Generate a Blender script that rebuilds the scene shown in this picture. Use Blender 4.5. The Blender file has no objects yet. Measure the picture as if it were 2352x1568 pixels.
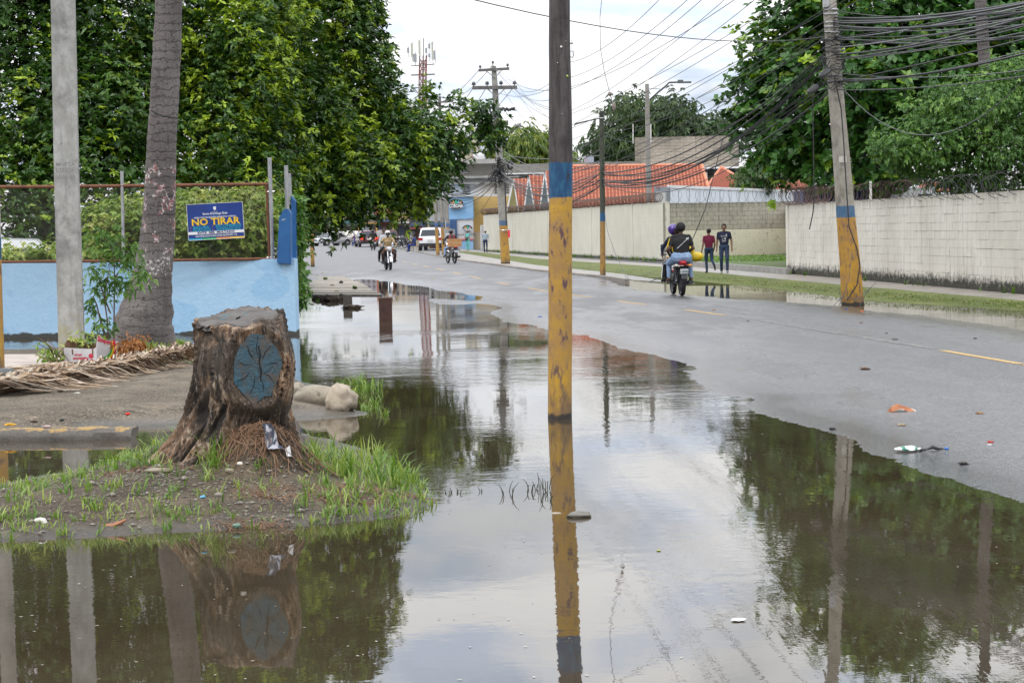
import bpy, math, random
import numpy as np
from mathutils import Vector, Matrix, noise as mnoise
S = bpy.context.scene
COL = S.collection
random.seed(7)
RNG = np.random.default_rng(11)
PI = math.pi
R = math.radians

# ------------------------------------------------------------------ camera
FPX, CX, CY = 4600.0, 1176.0, 784.0          # focal length in units of a 2352 px wide frame
CAM_H, PITCH, ROLL = 1.70, 0.05603, 0.020
_F = Vector((0, math.cos(PITCH), -math.sin(PITCH)))
_R0 = Vector((1, 0, 0)); _U0 = Vector((0, math.sin(PITCH), math.cos(PITCH)))
_Rr = _R0*math.cos(ROLL) - _U0*math.sin(ROLL)*1.0
_Rr = _R0*math.cos(ROLL) - _U0*math.sin(ROLL)
_Ur = _U0*math.cos(ROLL) + _R0*math.sin(ROLL)
cam_data = bpy.data.cameras.new('camera')
cam_data.sensor_width = 36.0
cam_data.lens = 36.0*FPX/2352.0
cam_data.clip_start = 0.1
cam_data.clip_end = 3000
cam = bpy.data.objects.new('camera', cam_data); COL.objects.link(cam)
m = Matrix((( _Rr.x, _Ur.x, -_F.x, 0), (_Rr.y, _Ur.y, -_F.y, 0), (_Rr.z, _Ur.z, -_F.z, CAM_H), (0, 0, 0, 1)))
cam.matrix_world = m
cam_data.dof.use_dof = False
S.camera = cam

# ------------------------------------------------------------------ sky, sun, exposure
SUN_EL, SUN_AZ = R(58), R(215)
w = bpy.data.worlds.new('World'); S.world = w; w.use_nodes = True
nt = w.node_tree; nt.nodes.clear()
def _n(t, **k):
    n = nt.nodes.new(t)
    for a, b in k.items(): setattr(n, a, b)
    return n
wo = _n('ShaderNodeOutputWorld'); bg = _n('ShaderNodeBackground')
sky = _n('ShaderNodeTexSky', sky_type='NISHITA', sun_disc=False)
sky.sun_elevation = SUN_EL; sky.sun_rotation = SUN_AZ; sky.altitude = 0
sky.air_density = 1.0; sky.dust_density = 3.0; sky.ozone_density = 1.0
tc = _n('ShaderNodeTexCoord'); sep = _n('ShaderNodeSeparateXYZ')
nt.links.new(tc.outputs['Generated'], sep.inputs[0])
zc = _n('ShaderNodeMath', operation='ABSOLUTE'); nt.links.new(sep.outputs['Z'], zc.inputs[0])
za = _n('ShaderNodeMath', operation='ADD'); za.inputs[1].default_value = 0.16; nt.links.new(zc.outputs[0], za.inputs[0])
dx = _n('ShaderNodeMath', operation='DIVIDE'); dy = _n('ShaderNodeMath', operation='DIVIDE')
nt.links.new(sep.outputs['X'], dx.inputs[0]); nt.links.new(za.outputs[0], dx.inputs[1])
nt.links.new(sep.outputs['Y'], dy.inputs[0]); nt.links.new(za.outputs[0], dy.inputs[1])
cmb = _n('ShaderNodeCombineXYZ'); nt.links.new(dx.outputs[0], cmb.inputs[0]); nt.links.new(dy.outputs[0], cmb.inputs[1])
n1 = _n('ShaderNodeTexNoise'); n1.inputs['Scale'].default_value = 1.7; n1.inputs['Detail'].default_value = 7; n1.inputs['Roughness'].default_value = 0.55; n1.inputs['Distortion'].default_value = 0.4
n2 = _n('ShaderNodeTexNoise'); n2.inputs['Scale'].default_value = 3.3; n2.inputs['Detail'].default_value = 6; n2.inputs['Roughness'].default_value = 0.55
nt.links.new(cmb.outputs[0], n1.inputs['Vector']); nt.links.new(cmb.outputs[0], n2.inputs['Vector'])
r1 = _n('ShaderNodeValToRGB')
r1.color_ramp.elements[0].position = 0.36; r1.color_ramp.elements[0].color = (0.62, 0.62, 0.62, 1)
r1.color_ramp.elements[1].position = 0.50; r1.color_ramp.elements[1].color = (1, 1, 1, 1)
nt.links.new(n1.outputs['Fac'], r1.inputs[0])
r2 = _n('ShaderNodeValToRGB')
r2.color_ramp.elements[0].position = 0.37; r2.color_ramp.elements[0].color = (0.66, 0.76, 0.93, 1)
r2.color_ramp.elements[1].position = 0.54; r2.color_ramp.elements[1].color = (1.0, 1.0, 1.0, 1)
nt.links.new(n2.outputs['Fac'], r2.inputs[0])
# overcast brightens gently towards the zenith
mr = _n('ShaderNodeMapRange'); mr.inputs['From Min'].default_value = 0.0; mr.inputs['From Max'].default_value = 0.55
mr.inputs['To Min'].default_value = 11.0; mr.inputs['To Max'].default_value = 27.0
nt.links.new(zc.outputs[0], mr.inputs['Value'])
cl = _n('ShaderNodeVectorMath', operation='SCALE'); nt.links.new(r2.outputs[0], cl.inputs[0]); nt.links.new(mr.outputs[0], cl.inputs['Scale'])
sk = _n('ShaderNodeVectorMath', operation='SCALE'); nt.links.new(sky.outputs[0], sk.inputs[0]); sk.inputs['Scale'].default_value = 1.0
mx = _n('ShaderNodeMix', data_type='RGBA')
nt.links.new(r1.outputs[0], mx.inputs['Factor']); nt.links.new(sk.outputs[0], mx.inputs['A']); nt.links.new(cl.outputs[0], mx.inputs['B'])
nt.links.new(mx.outputs['Result'], bg.inputs['Color']); bg.inputs['Strength'].default_value = 0.10
nt.links.new(bg.outputs[0], wo.inputs['Surface'])
sd_ = bpy.data.lights.new('sun', 'SUN'); sd_.energy = 1.3; sd_.angle = R(14); sd_.color = (1.0, 0.96, 0.9)
sun = bpy.data.objects.new('sun', sd_); COL.objects.link(sun)
_sv = Vector((math.sin(SUN_AZ)*math.cos(SUN_EL), math.cos(SUN_AZ)*math.cos(SUN_EL), math.sin(SUN_EL)))
sun.rotation_euler = _sv.to_track_quat('Z', 'Y').to_euler(); sun.location = (0, -20, 40)
S.view_settings.view_transform = 'Standard'; S.view_settings.look = 'None'
S.view_settings.exposure = -0.10; S.view_settings.gamma = 1.0; S.view_settings.use_curve_mapping = False
S.render.engine = 'CYCLES'
S.cycles.max_bounces = 6; S.cycles.diffuse_bounces = 3; S.cycles.glossy_bounces = 3; S.cycles.transmission_bounces = 4
S.cycles.transparent_max_bounces = 6; S.cycles.caustics_reflective = False; S.cycles.caustics_refractive = False

# ------------------------------------------------------------------ placing helpers
def ray(x, y):
    return _F*FPX + _Rr*(x-CX) + _Ur*(CY-y)
def rise(Y):
    return 0.0045*max(0.0, Y-140.0)
def G(x, y, z=0.0):
    "the spot on the ground (height z above water level) seen at that direction"
    d = ray(x, y); zz = z
    for _ in range(14):
        t = (zz-CAM_H)/d.z
        zz = z + rise(d.y*t)
    return Vector((d.x*t, d.y*t, zz))
def Q(x, y, Y):
    d = ray(x, y); t = Y/d.y
    return Vector((d.x*t, Y, CAM_H+d.z*t))
def Gs(pts, z=0.0): return [G(a, b, z) for a, b in pts]

# ------------------------------------------------------------------ mesh builder
class MB:
    def __init__(s): s.v = []; s.f = []; s.m = []
    def add(s, vs, fs, mi=0):
        o = len(s.v); s.v.extend([tuple(v) for v in vs]); s.f.extend([tuple(i+o for i in f) for f in fs]); s.m.extend([mi]*len(fs)); return s
    def box(s, c, sz, rz=0, mi=0, top=1.0, rx=0, ry=0):
        x, y, z = sz[0]/2, sz[1]/2, sz[2]/2
        vs = [Vector((a*x*(top if e > 0 else 1), b*y*(top if e > 0 else 1), e*z)) for e in (-1, 1) for b in (-1, 1) for a in (-1, 1)]
        if rx or ry or rz:
            mm = Matrix.Rotation(rz, 3, 'Z') @ Matrix.Rotation(ry, 3, 'Y') @ Matrix.Rotation(rx, 3, 'X')
            vs = [mm @ v for v in vs]
        c = Vector(c)
        return s.add([v+c for v in vs], [(0, 2, 3, 1), (4, 5, 7, 6), (0, 1, 5, 4), (2, 6, 7, 3), (0, 4, 6, 2), (1, 3, 7, 5)], mi)
    def beam(s, a, b, wd, hd, mi=0, up=Vector((0, 0, 1))):
        a = Vector(a); b = Vector(b); d = (b-a).normalized()
        if abs(d.dot(up)) > .98: up = Vector((0, 1, 0))
        r = d.cross(up).normalized(); u = r.cross(d)
        vs = [p + r*i*wd/2 + u*j*hd/2 for p in (a, b) for j in (-1, 1) for i in (-1, 1)]
        return s.add(vs, [(0, 1, 3, 2), (4, 6, 7, 5), (0, 4, 5, 1), (2, 3, 7, 6), (0, 2, 6, 4), (1, 5, 7, 3)], mi)
    def tube(s, pts, r, n=8, mi=0, caps=True):
        pts = [Vector(p) for p in pts]; k = len(pts)
        rr = list(r) if hasattr(r, '__len__') else [r]*k
        vs = []; prev = None
        for i, p in enumerate(pts):
            d = (pts[min(i+1, k-1)]-pts[max(i-1, 0)])
            d = d.normalized() if d.length > 1e-9 else Vector((0, 0, 1))
            if prev is None:
                a = Vector((0, 0, 1)) if abs(d.z) < .9 else Vector((1, 0, 0))
                u = d.cross(a).normalized()
            else:
                u = prev - d*prev.dot(d)
                u = u.normalized() if u.length > 1e-6 else d.orthogonal().normalized()
            prev = u; wv = d.cross(u)
            for j in range(n):
                t = 2*PI*j/n
                vs.append(p + (u*math.cos(t)+wv*math.sin(t))*rr[i])
        fs = [(i*n+j, i*n+(j+1) % n, (i+1)*n+(j+1) % n, (i+1)*n+j) for i in range(k-1) for j in range(n)]
        if caps: fs += [tuple(range(n))[::-1], tuple((k-1)*n+j for j in range(n))]
        return s.add(vs, fs, mi)
    def lathe(s, prof, n=16, c=(0, 0, 0), axis='Z', mi=0, a0=0, a1=2*PI):
        full = abs(a1-a0-2*PI) < 1e-6; cols = n if full else n+1
        vs = []
        for (r_, z_) in prof:
            for j in range(cols):
                t = a0+(a1-a0)*j/n; q = (r_*math.cos(t), r_*math.sin(t), z_)
                if axis == 'X': q = (q[2], q[0], q[1])
                elif axis == 'Y': q = (q[0], q[2], q[1])
                vs.append((q[0]+c[0], q[1]+c[1], q[2]+c[2]))
        fs = []
        for i in range(len(prof)-1):
            for j in range(n):
                j2 = (j+1) % cols
                fs.append((i*cols+j, i*cols+j2, (i+1)*cols+j2, (i+1)*cols+j))
        return s.add(vs, fs, mi)
    def ball(s, c, r, nu=12, nv=8, mi=0, rot=None):
        if not hasattr(r, '__len__'): r = (r, r, r)
        vs = []
        for i in range(nv+1):
            ph = PI*i/nv
            for j in range(nu):
                th = 2*PI*j/nu
                p = Vector((r[0]*math.sin(ph)*math.cos(th), r[1]*math.sin(ph)*math.sin(th), r[2]*math.cos(ph)))
                if rot: p = rot @ p
                vs.append(p+Vector(c))
        fs = []
        for i in range(nv):
            for j in range(nu):
                a, b = i*nu+j, i*nu+(j+1) % nu
                if i == 0: fs.append((a, (i+1)*nu+j, (i+1)*nu+(j+1) % nu))
                elif i == nv-1: fs.append((a, a+nu, b))
                else: fs.append((a, a+nu, b+nu, b))
        return s.add(vs, fs, mi)
    def prism(s, poly, z0, z1, mi=0):
        n = len(poly); vs = [(p[0], p[1], z0) for p in poly]+[(p[0], p[1], z1) for p in poly]
        return s.add(vs, [tuple(range(n))[::-1], tuple(range(n, 2*n))]+[(i, (i+1) % n, n+(i+1) % n, n+i) for i in range(n)], mi)
    def slab(s, pts, th, mi=0):
        "a flat polygon of any orientation given a thickness behind its normal"
        pts = [Vector(p) for p in pts]; n = len(pts)
        nn = Vector((0, 0, 0))
        for i in range(n): nn += pts[i].cross(pts[(i+1) % n])
        nn.normalize()
        vs = pts+[p-nn*th for p in pts]
        return s.add(vs, [tuple(range(n)), tuple(range(n, 2*n))[::-1]]+[(i, n+i, n+(i+1) % n, (i+1) % n) for i in range(n)], mi)
    def join(s, o):
        k = len(s.v); s.v += o.v; s.f += [tuple(i+k for i in f) for f in o.f]; s.m += o.m; return s
    def xf(s, M4):
        s.v = [tuple(M4 @ Vector(v)) for v in s.v]; return s

def _props(o, label=None, cat=None, group=None, kind=None, category=None):
    cat = cat or category
    if label: o['label'] = label
    if cat: o['category'] = cat
    if group: o['group'] = group
    if kind: o['kind'] = kind
    return o
def mesh_of(name, mb, mats, smooth=False, off=None):
    me = bpy.data.meshes.new(name)
    vs = mb.v
    if off is not None:
        ox, oy, oz = off; vs = [(v[0]-ox, v[1]-oy, v[2]-oz) for v in vs]
    me.from_pydata(vs, [], mb.f)
    if not isinstance(mats, (list, tuple)): mats = [mats]
    for x in mats: me.materials.append(x)
    if len(mats) > 1: me.polygons.foreach_set('material_index', mb.m)
    if smooth:
        me.polygons.foreach_set('use_smooth', [True]*len(me.polygons))
        if smooth != 'all':
            try: me.set_sharp_from_angle(angle=R(40))
            except Exception: pass
    me.update()
    return me
def obj(name, mb, mats, parent=None, smooth=False, world=False, me=None, **kw):
    "one mesh object; with world=True the vertices are world coordinates and the parent stands at its own base"
    off = None
    if world and parent is not None:
        off = wloc(parent)
    elif world == 'self':
        off = (sum(v[0] for v in mb.v)/len(mb.v), sum(v[1] for v in mb.v)/len(mb.v), min(v[2] for v in mb.v))
    if me is None: me = mesh_of(name, mb, mats, smooth, off)
    o = bpy.data.objects.new(name, me); COL.objects.link(o)
    if world == 'self': o.location = off
    if parent is not None: o.parent = parent
    _props(o, **kw); return o
def wloc(o):
    v = Vector(o.location)
    if o.parent is not None: v = v + wloc(o.parent)
    return v
def thing(name, label, cat, loc, rz=0, group=None, scale=None):
    o = bpy.data.objects.new(name, None); COL.objects.link(o); o.location = loc; o.rotation_euler = (0, 0, rz)
    o.empty_display_size = .2
    if scale: o.scale = (scale, scale, scale)
    return _props(o, label, cat, group)
def dup(root, loc, rz=None, label=None, group=None, scale=None):
    r_ = root.copy(); COL.objects.link(r_); r_.location = loc
    if rz is not None: r_.rotation_euler = (0, 0, rz)
    if scale: r_.scale = (scale,)*3
    if label: r_['label'] = label
    if group: r_['group'] = group
    for ch in list(root.children):
        c_ = ch.copy(); COL.objects.link(c_); c_.parent = r_
        for g_ in list(ch.children):
            d_ = g_.copy(); COL.objects.link(d_); d_.parent = c_
    return r_
def npmesh(name, V, F, mats, smooth=False, attrs=None, mi=None):
    "fast mesh from numpy arrays, all faces with the same number of corners"
    me = bpy.data.meshes.new(name); V = np.asarray(V, np.float32); F = np.asarray(F, np.int32)
    k = F.shape[1]
    me.vertices.add(len(V)); me.vertices.foreach_set('co', V.ravel())
    me.loops.add(F.size); me.loops.foreach_set('vertex_index', F.ravel())
    me.polygons.add(len(F)); me.polygons.foreach_set('loop_start', np.arange(0, F.size, k, dtype=np.int32))
    if not isinstance(mats, (list, tuple)): mats = [mats]
    for x in mats: me.materials.append(x)
    if mi is not None: me.polygons.foreach_set('material_index', np.asarray(mi, np.int32))
    if smooth: me.polygons.foreach_set('use_smooth', np.ones(len(F), bool))
    me.update(calc_edges=True)
    if attrs:
        for an, av in attrs.items():
            a = me.attributes.new(an, 'FLOAT', 'POINT'); a.data.foreach_set('value', np.asarray(av, np.float32))
    return me
def npobj(name, V, F, mats, parent=None, smooth=False, attrs=None, mi=None, **kw):
    V = np.asarray(V, float)
    if parent is not None: V = V - np.array(wloc(parent))
    me = npmesh(name, V, F, mats, smooth, attrs, mi)
    o = bpy.data.objects.new(name, me); COL.objects.link(o)
    if parent is not None: o.parent = parent
    return _props(o, **kw)
def bez(a, b, sag, n=14, ctrl=None):
    a = Vector(a); b = Vector(b); out = []
    for i in range(n+1):
        t = i/n; p = a.lerp(b, t); p.z -= sag*4*t*(1-t); out.append(p)
    return out

# ------------------------------------------------------------------ materials
def mat(name, c1, c2=None, rough=.7, scale=4, bump=0.0, bscale=30, metal=0, stretch=(1, 1, 1), lo=.35, hi=.65,
        spec=.5, c3=None, s3=12, lo3=.55, hi3=.7, rnd=0.0, detail=5, coord='Object', emis=None, rough2=None, bdist=.01, coat=0, trans=0):
    mt = bpy.data.materials.new(name); mt.use_nodes = True; t = mt.node_tree; b = t.nodes['Principled BSDF']
    def N(k, **kw):
        n_ = t.nodes.new(k)
        for a_, v_ in kw.items(): setattr(n_, a_, v_)
        return n_
    L = t.links.new
    b.inputs['Roughness'].default_value = rough; b.inputs['Metallic'].default_value = metal
    b.inputs['Specular IOR Level'].default_value = spec
    if coat: b.inputs['Coat Weight'].default_value = coat; b.inputs['Coat Roughness'].default_value = .06
    if trans: b.inputs['Transmission Weight'].default_value = trans
    b.inputs['Base Color'].default_value = (*c1, 1)
    tcn = N('ShaderNodeTexCoord'); mp = N('ShaderNodeMapping'); mp.inputs['Scale'].default_value = stretch
    L(tcn.outputs[coord], mp.inputs['Vector']); col = None
    if rnd or c2 is not None:
        oi = N('ShaderNodeObjectInfo')
    if c2 is not None:
        va = N('ShaderNodeVectorMath', operation='ADD'); L(mp.outputs[0], va.inputs[0])
        vs = N('ShaderNodeVectorMath', operation='SCALE'); vs.inputs['Scale'].default_value = 1.0
        cb = N('ShaderNodeCombineXYZ'); sc_ = N('ShaderNodeMath', operation='MULTIPLY'); sc_.inputs[1].default_value = 37.0
        L(oi.outputs['Random'], sc_.inputs[0]); L(sc_.outputs[0], cb.inputs[0]); L(sc_.outputs[0], cb.inputs[1]); L(cb.outputs[0], va.inputs[1])
        no = N('ShaderNodeTexNoise'); no.inputs['Scale'].default_value = scale; no.inputs['Detail'].default_value = detail; no.inputs['Roughness'].default_value = .6
        L(va.outputs[0], no.inputs['Vector'])
        rp = N('ShaderNodeMapRange'); rp.inputs['From Min'].default_value = lo; rp.inputs['From Max'].default_value = hi; L(no.outputs['Fac'], rp.inputs['Value'])
        mxx = N('ShaderNodeMix', data_type='RGBA'); mxx.inputs['A'].default_value = (*c1, 1); mxx.inputs['B'].default_value = (*c2, 1)
        L(rp.outputs[0], mxx.inputs['Factor']); col = mxx.outputs['Result']
        if rough2 is not None:
            rr = N('ShaderNodeMapRange'); rr.inputs['To Min'].default_value = rough; rr.inputs['To Max'].default_value = rough2; L(rp.outputs[0], rr.inputs['Value']); L(rr.outputs[0], b.inputs['Roughness'])
        if c3 is not None:
            n3 = N('ShaderNodeTexNoise'); n3.inputs['Scale'].default_value = s3; n3.inputs['Detail'].default_value = 6; n3.inputs['Roughness'].default_value = .65; L(va.outputs[0], n3.inputs['Vector'])
            r3 = N('ShaderNodeMapRange'); r3.inputs['From Min'].default_value = lo3; r3.inputs['From Max'].default_value = hi3; L(n3.outputs['Fac'], r3.inputs['Value'])
            m3 = N('ShaderNodeMix', data_type='RGBA'); L(r3.outputs[0], m3.inputs['Factor']); L(col, m3.inputs['A']); m3.inputs['B'].default_value = (*c3, 1); col = m3.outputs['Result']
    if rnd:
        hs = N('ShaderNodeHueSaturation'); r_ = N('ShaderNodeMapRange'); r_.inputs['To Min'].default_value = 1-rnd; r_.inputs['To Max'].default_value = 1+rnd
        L(oi.outputs['Random'], r_.inputs['Value']); L(r_.outputs[0], hs.inputs['Value'])
        if col: L(col, hs.inputs['Color'])
        else: hs.inputs['Color'].default_value = (*c1, 1)
        col = hs.outputs[0]
    if col: L(col, b.inputs['Base Color'])
    if bump:
        nb = N('ShaderNodeTexNoise'); nb.inputs['Scale'].default_value = bscale; nb.inputs['Detail'].default_value = 5; L(mp.outputs[0], nb.inputs['Vector'])
        bp = N('ShaderNodeBump'); bp.inputs['Strength'].default_value = bump; bp.inputs['Distance'].default_value = bdist
        L(nb.outputs['Fac'], bp.inputs['Height']); L(bp.outputs[0], b.inputs['Normal'])
    if emis:
        b.inputs['Emission Color'].default_value = (*emis[0], 1); b.inputs['Emission Strength'].default_value = emis[1]
    mt['b'] = 1
    return mt
def NT(mt):
    t = mt.node_tree
    def N(k, **kw):
        n_ = t.nodes.new(k)
        for a_, v_ in kw.items(): setattr(n_, a_, v_)
        return n_
    return t, N, t.links.new, t.nodes['Principled BSDF']
def noise_(N, L, vec, scale, detail=5, rough=.6):
    n_ = N('ShaderNodeTexNoise'); n_.inputs['Scale'].default_value = scale; n_.inputs['Detail'].default_value = detail; n_.inputs['Roughness'].default_value = rough
    L(vec, n_.inputs['Vector']); return n_.outputs['Fac']
def rng_(N, L, v, a, b_, c=0, d=1):
    n_ = N('ShaderNodeMapRange'); n_.inputs['From Min'].default_value = a; n_.inputs['From Max'].default_value = b_
    n_.inputs['To Min'].default_value = c; n_.inputs['To Max'].default_value = d; L(v, n_.inputs['Value']); return n_.outputs[0]
def mixc(N, L, f, a, b_):
    n_ = N('ShaderNodeMix', data_type='RGBA')
    if hasattr(f, 'links') or not isinstance(f, (int, float)): L(f, n_.inputs['Factor'])
    else: n_.inputs['Factor'].default_value = f
    for s_, k in ((a, 'A'), (b_, 'B')):
        if isinstance(s_, tuple): n_.inputs[k].default_value = (*s_, 1)
        else: L(s_, n_.inputs[k])
    return n_.outputs['Result']
def math_(N, L, op, a, b_=None, c=None):
    n_ = N('ShaderNodeMath', operation=op)
    for i, v in enumerate((a, b_, c)):
        if v is None: continue
        if isinstance(v, (int, float)): n_.inputs[i].default_value = v
        else: L(v, n_.inputs[i])
    return n_.outputs[0]

def leaf_mat(name, dark, mid, young, rough=.38, tr=.22):
    mt = bpy.data.materials.new(name); mt.use_nodes = True; t, N, L, b = NT(mt)
    at = N('ShaderNodeAttribute', attribute_name='tint')
    cr = N('ShaderNodeValToRGB'); e = cr.color_ramp.elements
    e[0].position = 0; e[0].color = (*dark, 1); e[1].position = .55; e[1].color = (*mid, 1); e2 = e.new(1.0); e2.color = (*young, 1)
    L(at.outputs['Fac'], cr.inputs[0]); L(cr.outputs[0], b.inputs['Base Color'])
    b.inputs['Roughness'].default_value = rough; b.inputs['Specular IOR Level'].default_value = .4
    tl = N('ShaderNodeBsdfTranslucent'); ms = N('ShaderNodeMixShader'); ms.inputs[0].default_value = tr
    hs = N('ShaderNodeHueSaturation'); hs.inputs['Value'].default_value = 1.6; hs.inputs['Saturation'].default_value = 1.1; L(cr.outputs[0], hs.inputs['Color']); L(hs.outputs[0], tl.inputs[0])
    out = t.nodes['Material Output']; L(b.outputs[0], ms.inputs[1]); L(tl.outputs[0], ms.inputs[2]); L(ms.outputs[0], out.inputs['Surface'])
    return mt

M = {}
M['asphalt_dry'] = None
M['rubber'] = mat('rubber', (.012, .012, .013), rough=.75, bump=.2, bscale=200)
M['black_metal'] = mat('black_metal', (.015, .015, .017), rough=.4)
M['dark_plastic'] = mat('dark_plastic', (.02, .02, .022), rough=.45)
M['steel'] = mat('steel', (.5, .5, .5), (.35, .34, .33), rough=.3, metal=1, scale=8)
M['chrome'] = mat('chrome', (.75, .75, .76), rough=.12, metal=1)
M['alloy'] = mat('alloy', (.45, .46, .47), rough=.35, metal=.8)
M['glass'] = mat('car_glass', (.015, .018, .02), rough=.05, spec=.7)
M['galv'] = mat('galvanised', (.3, .3, .31), (.42, .42, .42), rough=.45, metal=.6, scale=10, bump=.1)
M['rust'] = mat('rusty_pipe', (.12, .045, .025), (.2, .08, .04), rough=.85, scale=9, bump=.3, bscale=60)
M['rustwire'] = mat('rusty_wire', (.06, .04, .035), (.12, .07, .05), rough=.7, scale=3)
M['wire'] = mat('chain_wire', (.14, .13, .12), (.08, .05, .04), rough=.6, metal=.5, scale=3)
M['cable'] = mat('cable', (.02, .02, .022), rough=.55)
M['cable_grey'] = mat('cable_grey', (.11, .11, .12), rough=.5)
M['white'] = mat('white_paint', (.75, .75, .76), (.62, .62, .62), rough=.4, scale=3)
M['pvc'] = mat('pvc', (.78, .77, .74), (.6, .58, .52), rough=.35, scale=12)
M['concrete'] = mat('concrete', (.34, .33, .31), (.25, .24, .225), rough=.85, scale=3, bump=.25, bscale=50, c3=(.16, .155, .14), s3=9, lo3=.6, hi3=.72)
M['leafy'] = leaf_mat('ficus_leaf', (.013, .040, .008), (.048, .118, .013), (.33, .44, .03), tr=.16)
M['leafr'] = leaf_mat('almond_leaf', (.014, .055, .011), (.052, .145, .020), (.26, .38, .03), tr=.16)
M['leafl'] = leaf_mat('small_leaf', (.04, .10, .018), (.075, .17, .03), (.17, .30, .05))
M['leafv'] = leaf_mat('vine_leaf', (.07, .14, .018), (.20, .30, .035), (.42, .44, .12))
M['leafm'] = leaf_mat('mango_leaf', (.05, .10, .015), (.12, .19, .03), (.28, .30, .05))
M['leafd'] = leaf_mat('dark_mango_leaf', (.028, .055, .02), (.055, .10, .03), (.12, .17, .05))
M['bark'] = mat('bark', (.09, .075, .06), (.16, .14, .12), rough=.9, scale=5, stretch=(1, 1, .3), bump=.5, bscale=25)
# ------------------------------------------------------------------ ground, road, water
def poly_world(px, z=0.0): return np.array([[p.x, p.y] for p in Gs(px, z)])
def sdist(P, poly):
    "signed distance, positive outside the closed polygon (numpy)"
    x, y = P[:, 0], P[:, 1]; d = np.full(len(P), 1e9); ins = np.zeros(len(P), bool)
    n = len(poly)
    for i in range(n):
        ax, ay = poly[i]; bx, by = poly[(i+1) % n]; ex, ey = bx-ax, by-ay
        wx, wy = x-ax, y-ay; t = np.clip((wx*ex+wy*ey)/(ex*ex+ey*ey+1e-12), 0, 1)
        d = np.minimum(d, (wx-ex*t)**2+(wy-ey*t)**2)
        c = ((ay <= y) & (by > y)) | ((by <= y) & (ay > y))
        with np.errstate(divide='ignore', invalid='ignore'):
            xi = ax+(y-ay)*ex/np.where(ey == 0, 1e-12, ey)
        ins ^= c & (x < xi)
    d = np.sqrt(d); return np.where(ins, -d, d)
def sm(a, b, x):
    t = np.clip((x-a)/(b-a), 0, 1); return t*t*(3-2*t)
_NG = np.random.default_rng(5).random((64, 64))
def vnoise(x, y, s=1.0, o=3):
    "cheap value noise -1..1"
    out = 0; amp = 1; tot = 0; f = s
    for k in range(o):
        u, v = x*f+17.3*k, y*f+9.1*k; iu, iv = np.floor(u).astype(int), np.floor(v).astype(int); fu, fv = u-iu, v-iv
        fu = fu*fu*(3-2*fu); fv = fv*fv*(3-2*fv)
        g = lambda a, b: _NG[a % 64, b % 64]
        val = (g(iu, iv)*(1-fu)+g(iu+1, iv)*fu)*(1-fv)+(g(iu, iv+1)*(1-fu)+g(iu+1, iv+1)*fu)*fv
        out = out+amp*(val*2-1); tot += amp; amp *= .5; f *= 2.03
    return out/tot
MAIN = [(822, 640), (871, 645), (924, 654), (985, 663), (1012, 669), (1050, 674), (1080, 679), (1113, 688), (1080, 693), (1040, 688), (1000, 686), (975, 690),
        (1010, 699), (1052, 700), (1095, 697), (1140, 701), (1157, 706), (1125, 712), (1121, 718), (1133, 728), (1145, 738), (1181, 742), (1226, 748), (1258, 758),
        (1314, 768), (1342, 770.5), (1375, 782.6), (1423, 797.5), (1451, 805.6), (1475, 808.8), (1516, 817.7), (1572, 837), (1600, 848), (1570, 851), (1574, 862),
        (1582, 872), (1620, 893), (1648, 905.6), (1688, 912), (1735, 916), (1712, 930), (1769, 954), (1833, 974), (1890, 994), (1946, 1008), (1970, 1028.5), (2031, 1052.6),
        (2111, 1083), (2172, 1101), (2232, 1121), (2293, 1141), (2352, 1163), (2480, 1215), (2700, 1330), (3000, 1560), (3300, 2000), (3300, 3000), (-1600, 3000), (-2200, 1700), (-1600, 1000),
        (-900, 760), (0, 745), (660, 740), (686, 700), (690, 680), (800, 660)]
RIGHT = [(1395, 648), (1440, 658), (1480, 666), (1560, 675), (1640, 682), (1740, 689), (1810, 693), (1900, 699), (1958, 705), (2020, 716), (2110, 724), (2200, 734), (2352, 757),
         (2500, 785), (2900, 850), (2900, 700), (2352, 688), (1985, 672), (1751, 650), (1597, 642), (1440, 643)]
MAINW, RIGHTW = poly_world(MAIN), poly_world(RIGHT)
def road_z(x, y):
    P = np.stack([x, y], 1)
    d = np.minimum(sdist(P, MAINW), sdist(P, RIGHTW))
    far = np.clip(y/25, .4, 2.5)
    d = d+vnoise(x*1.0, y*.45, 1.1, 4)*.16*far+vnoise(x, y, 7, 4)*.075*np.minimum(far, 1.2)
    z = np.where(d > 0, .055*(1-np.exp(-d/2.2)), .14*(np.exp(d/1.0)-1))
    z = z+np.where(d > 0, vnoise(x, y, 14, 2)*.0022*np.exp(-d/.8), 0)
    z = z+np.where(d > 1, vnoise(x, y, .35, 2)*.004*sm(1, 4, d), 0)
    return z+.0045*np.maximum(0, y-140)
def rz1(x, y): return float(road_z(np.array([float(x)]), np.array([float(y)]))[0])
def GR(px, py):
    "point on the actual road surface at that direction"
    p = G(px, py, .03)
    for _ in range(4): p = G(px, py, rz1(p.x, p.y)-rise(p.y))
    return p

def grid_mesh(us, ys, zf):
    U, Y = np.meshgrid(us, ys); X = U*Y; Z = zf(X.ravel(), Y.ravel())
    V = np.stack([X.ravel(), Y.ravel(), Z], 1); nx, ny = len(us), len(ys)
    i = np.arange(nx-1)[None, :]+np.arange(ny-1)[:, None]*nx
    F = np.stack([i, i+1, i+nx+1, i+nx], -1).reshape(-1, 4)
    return V, F
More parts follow.
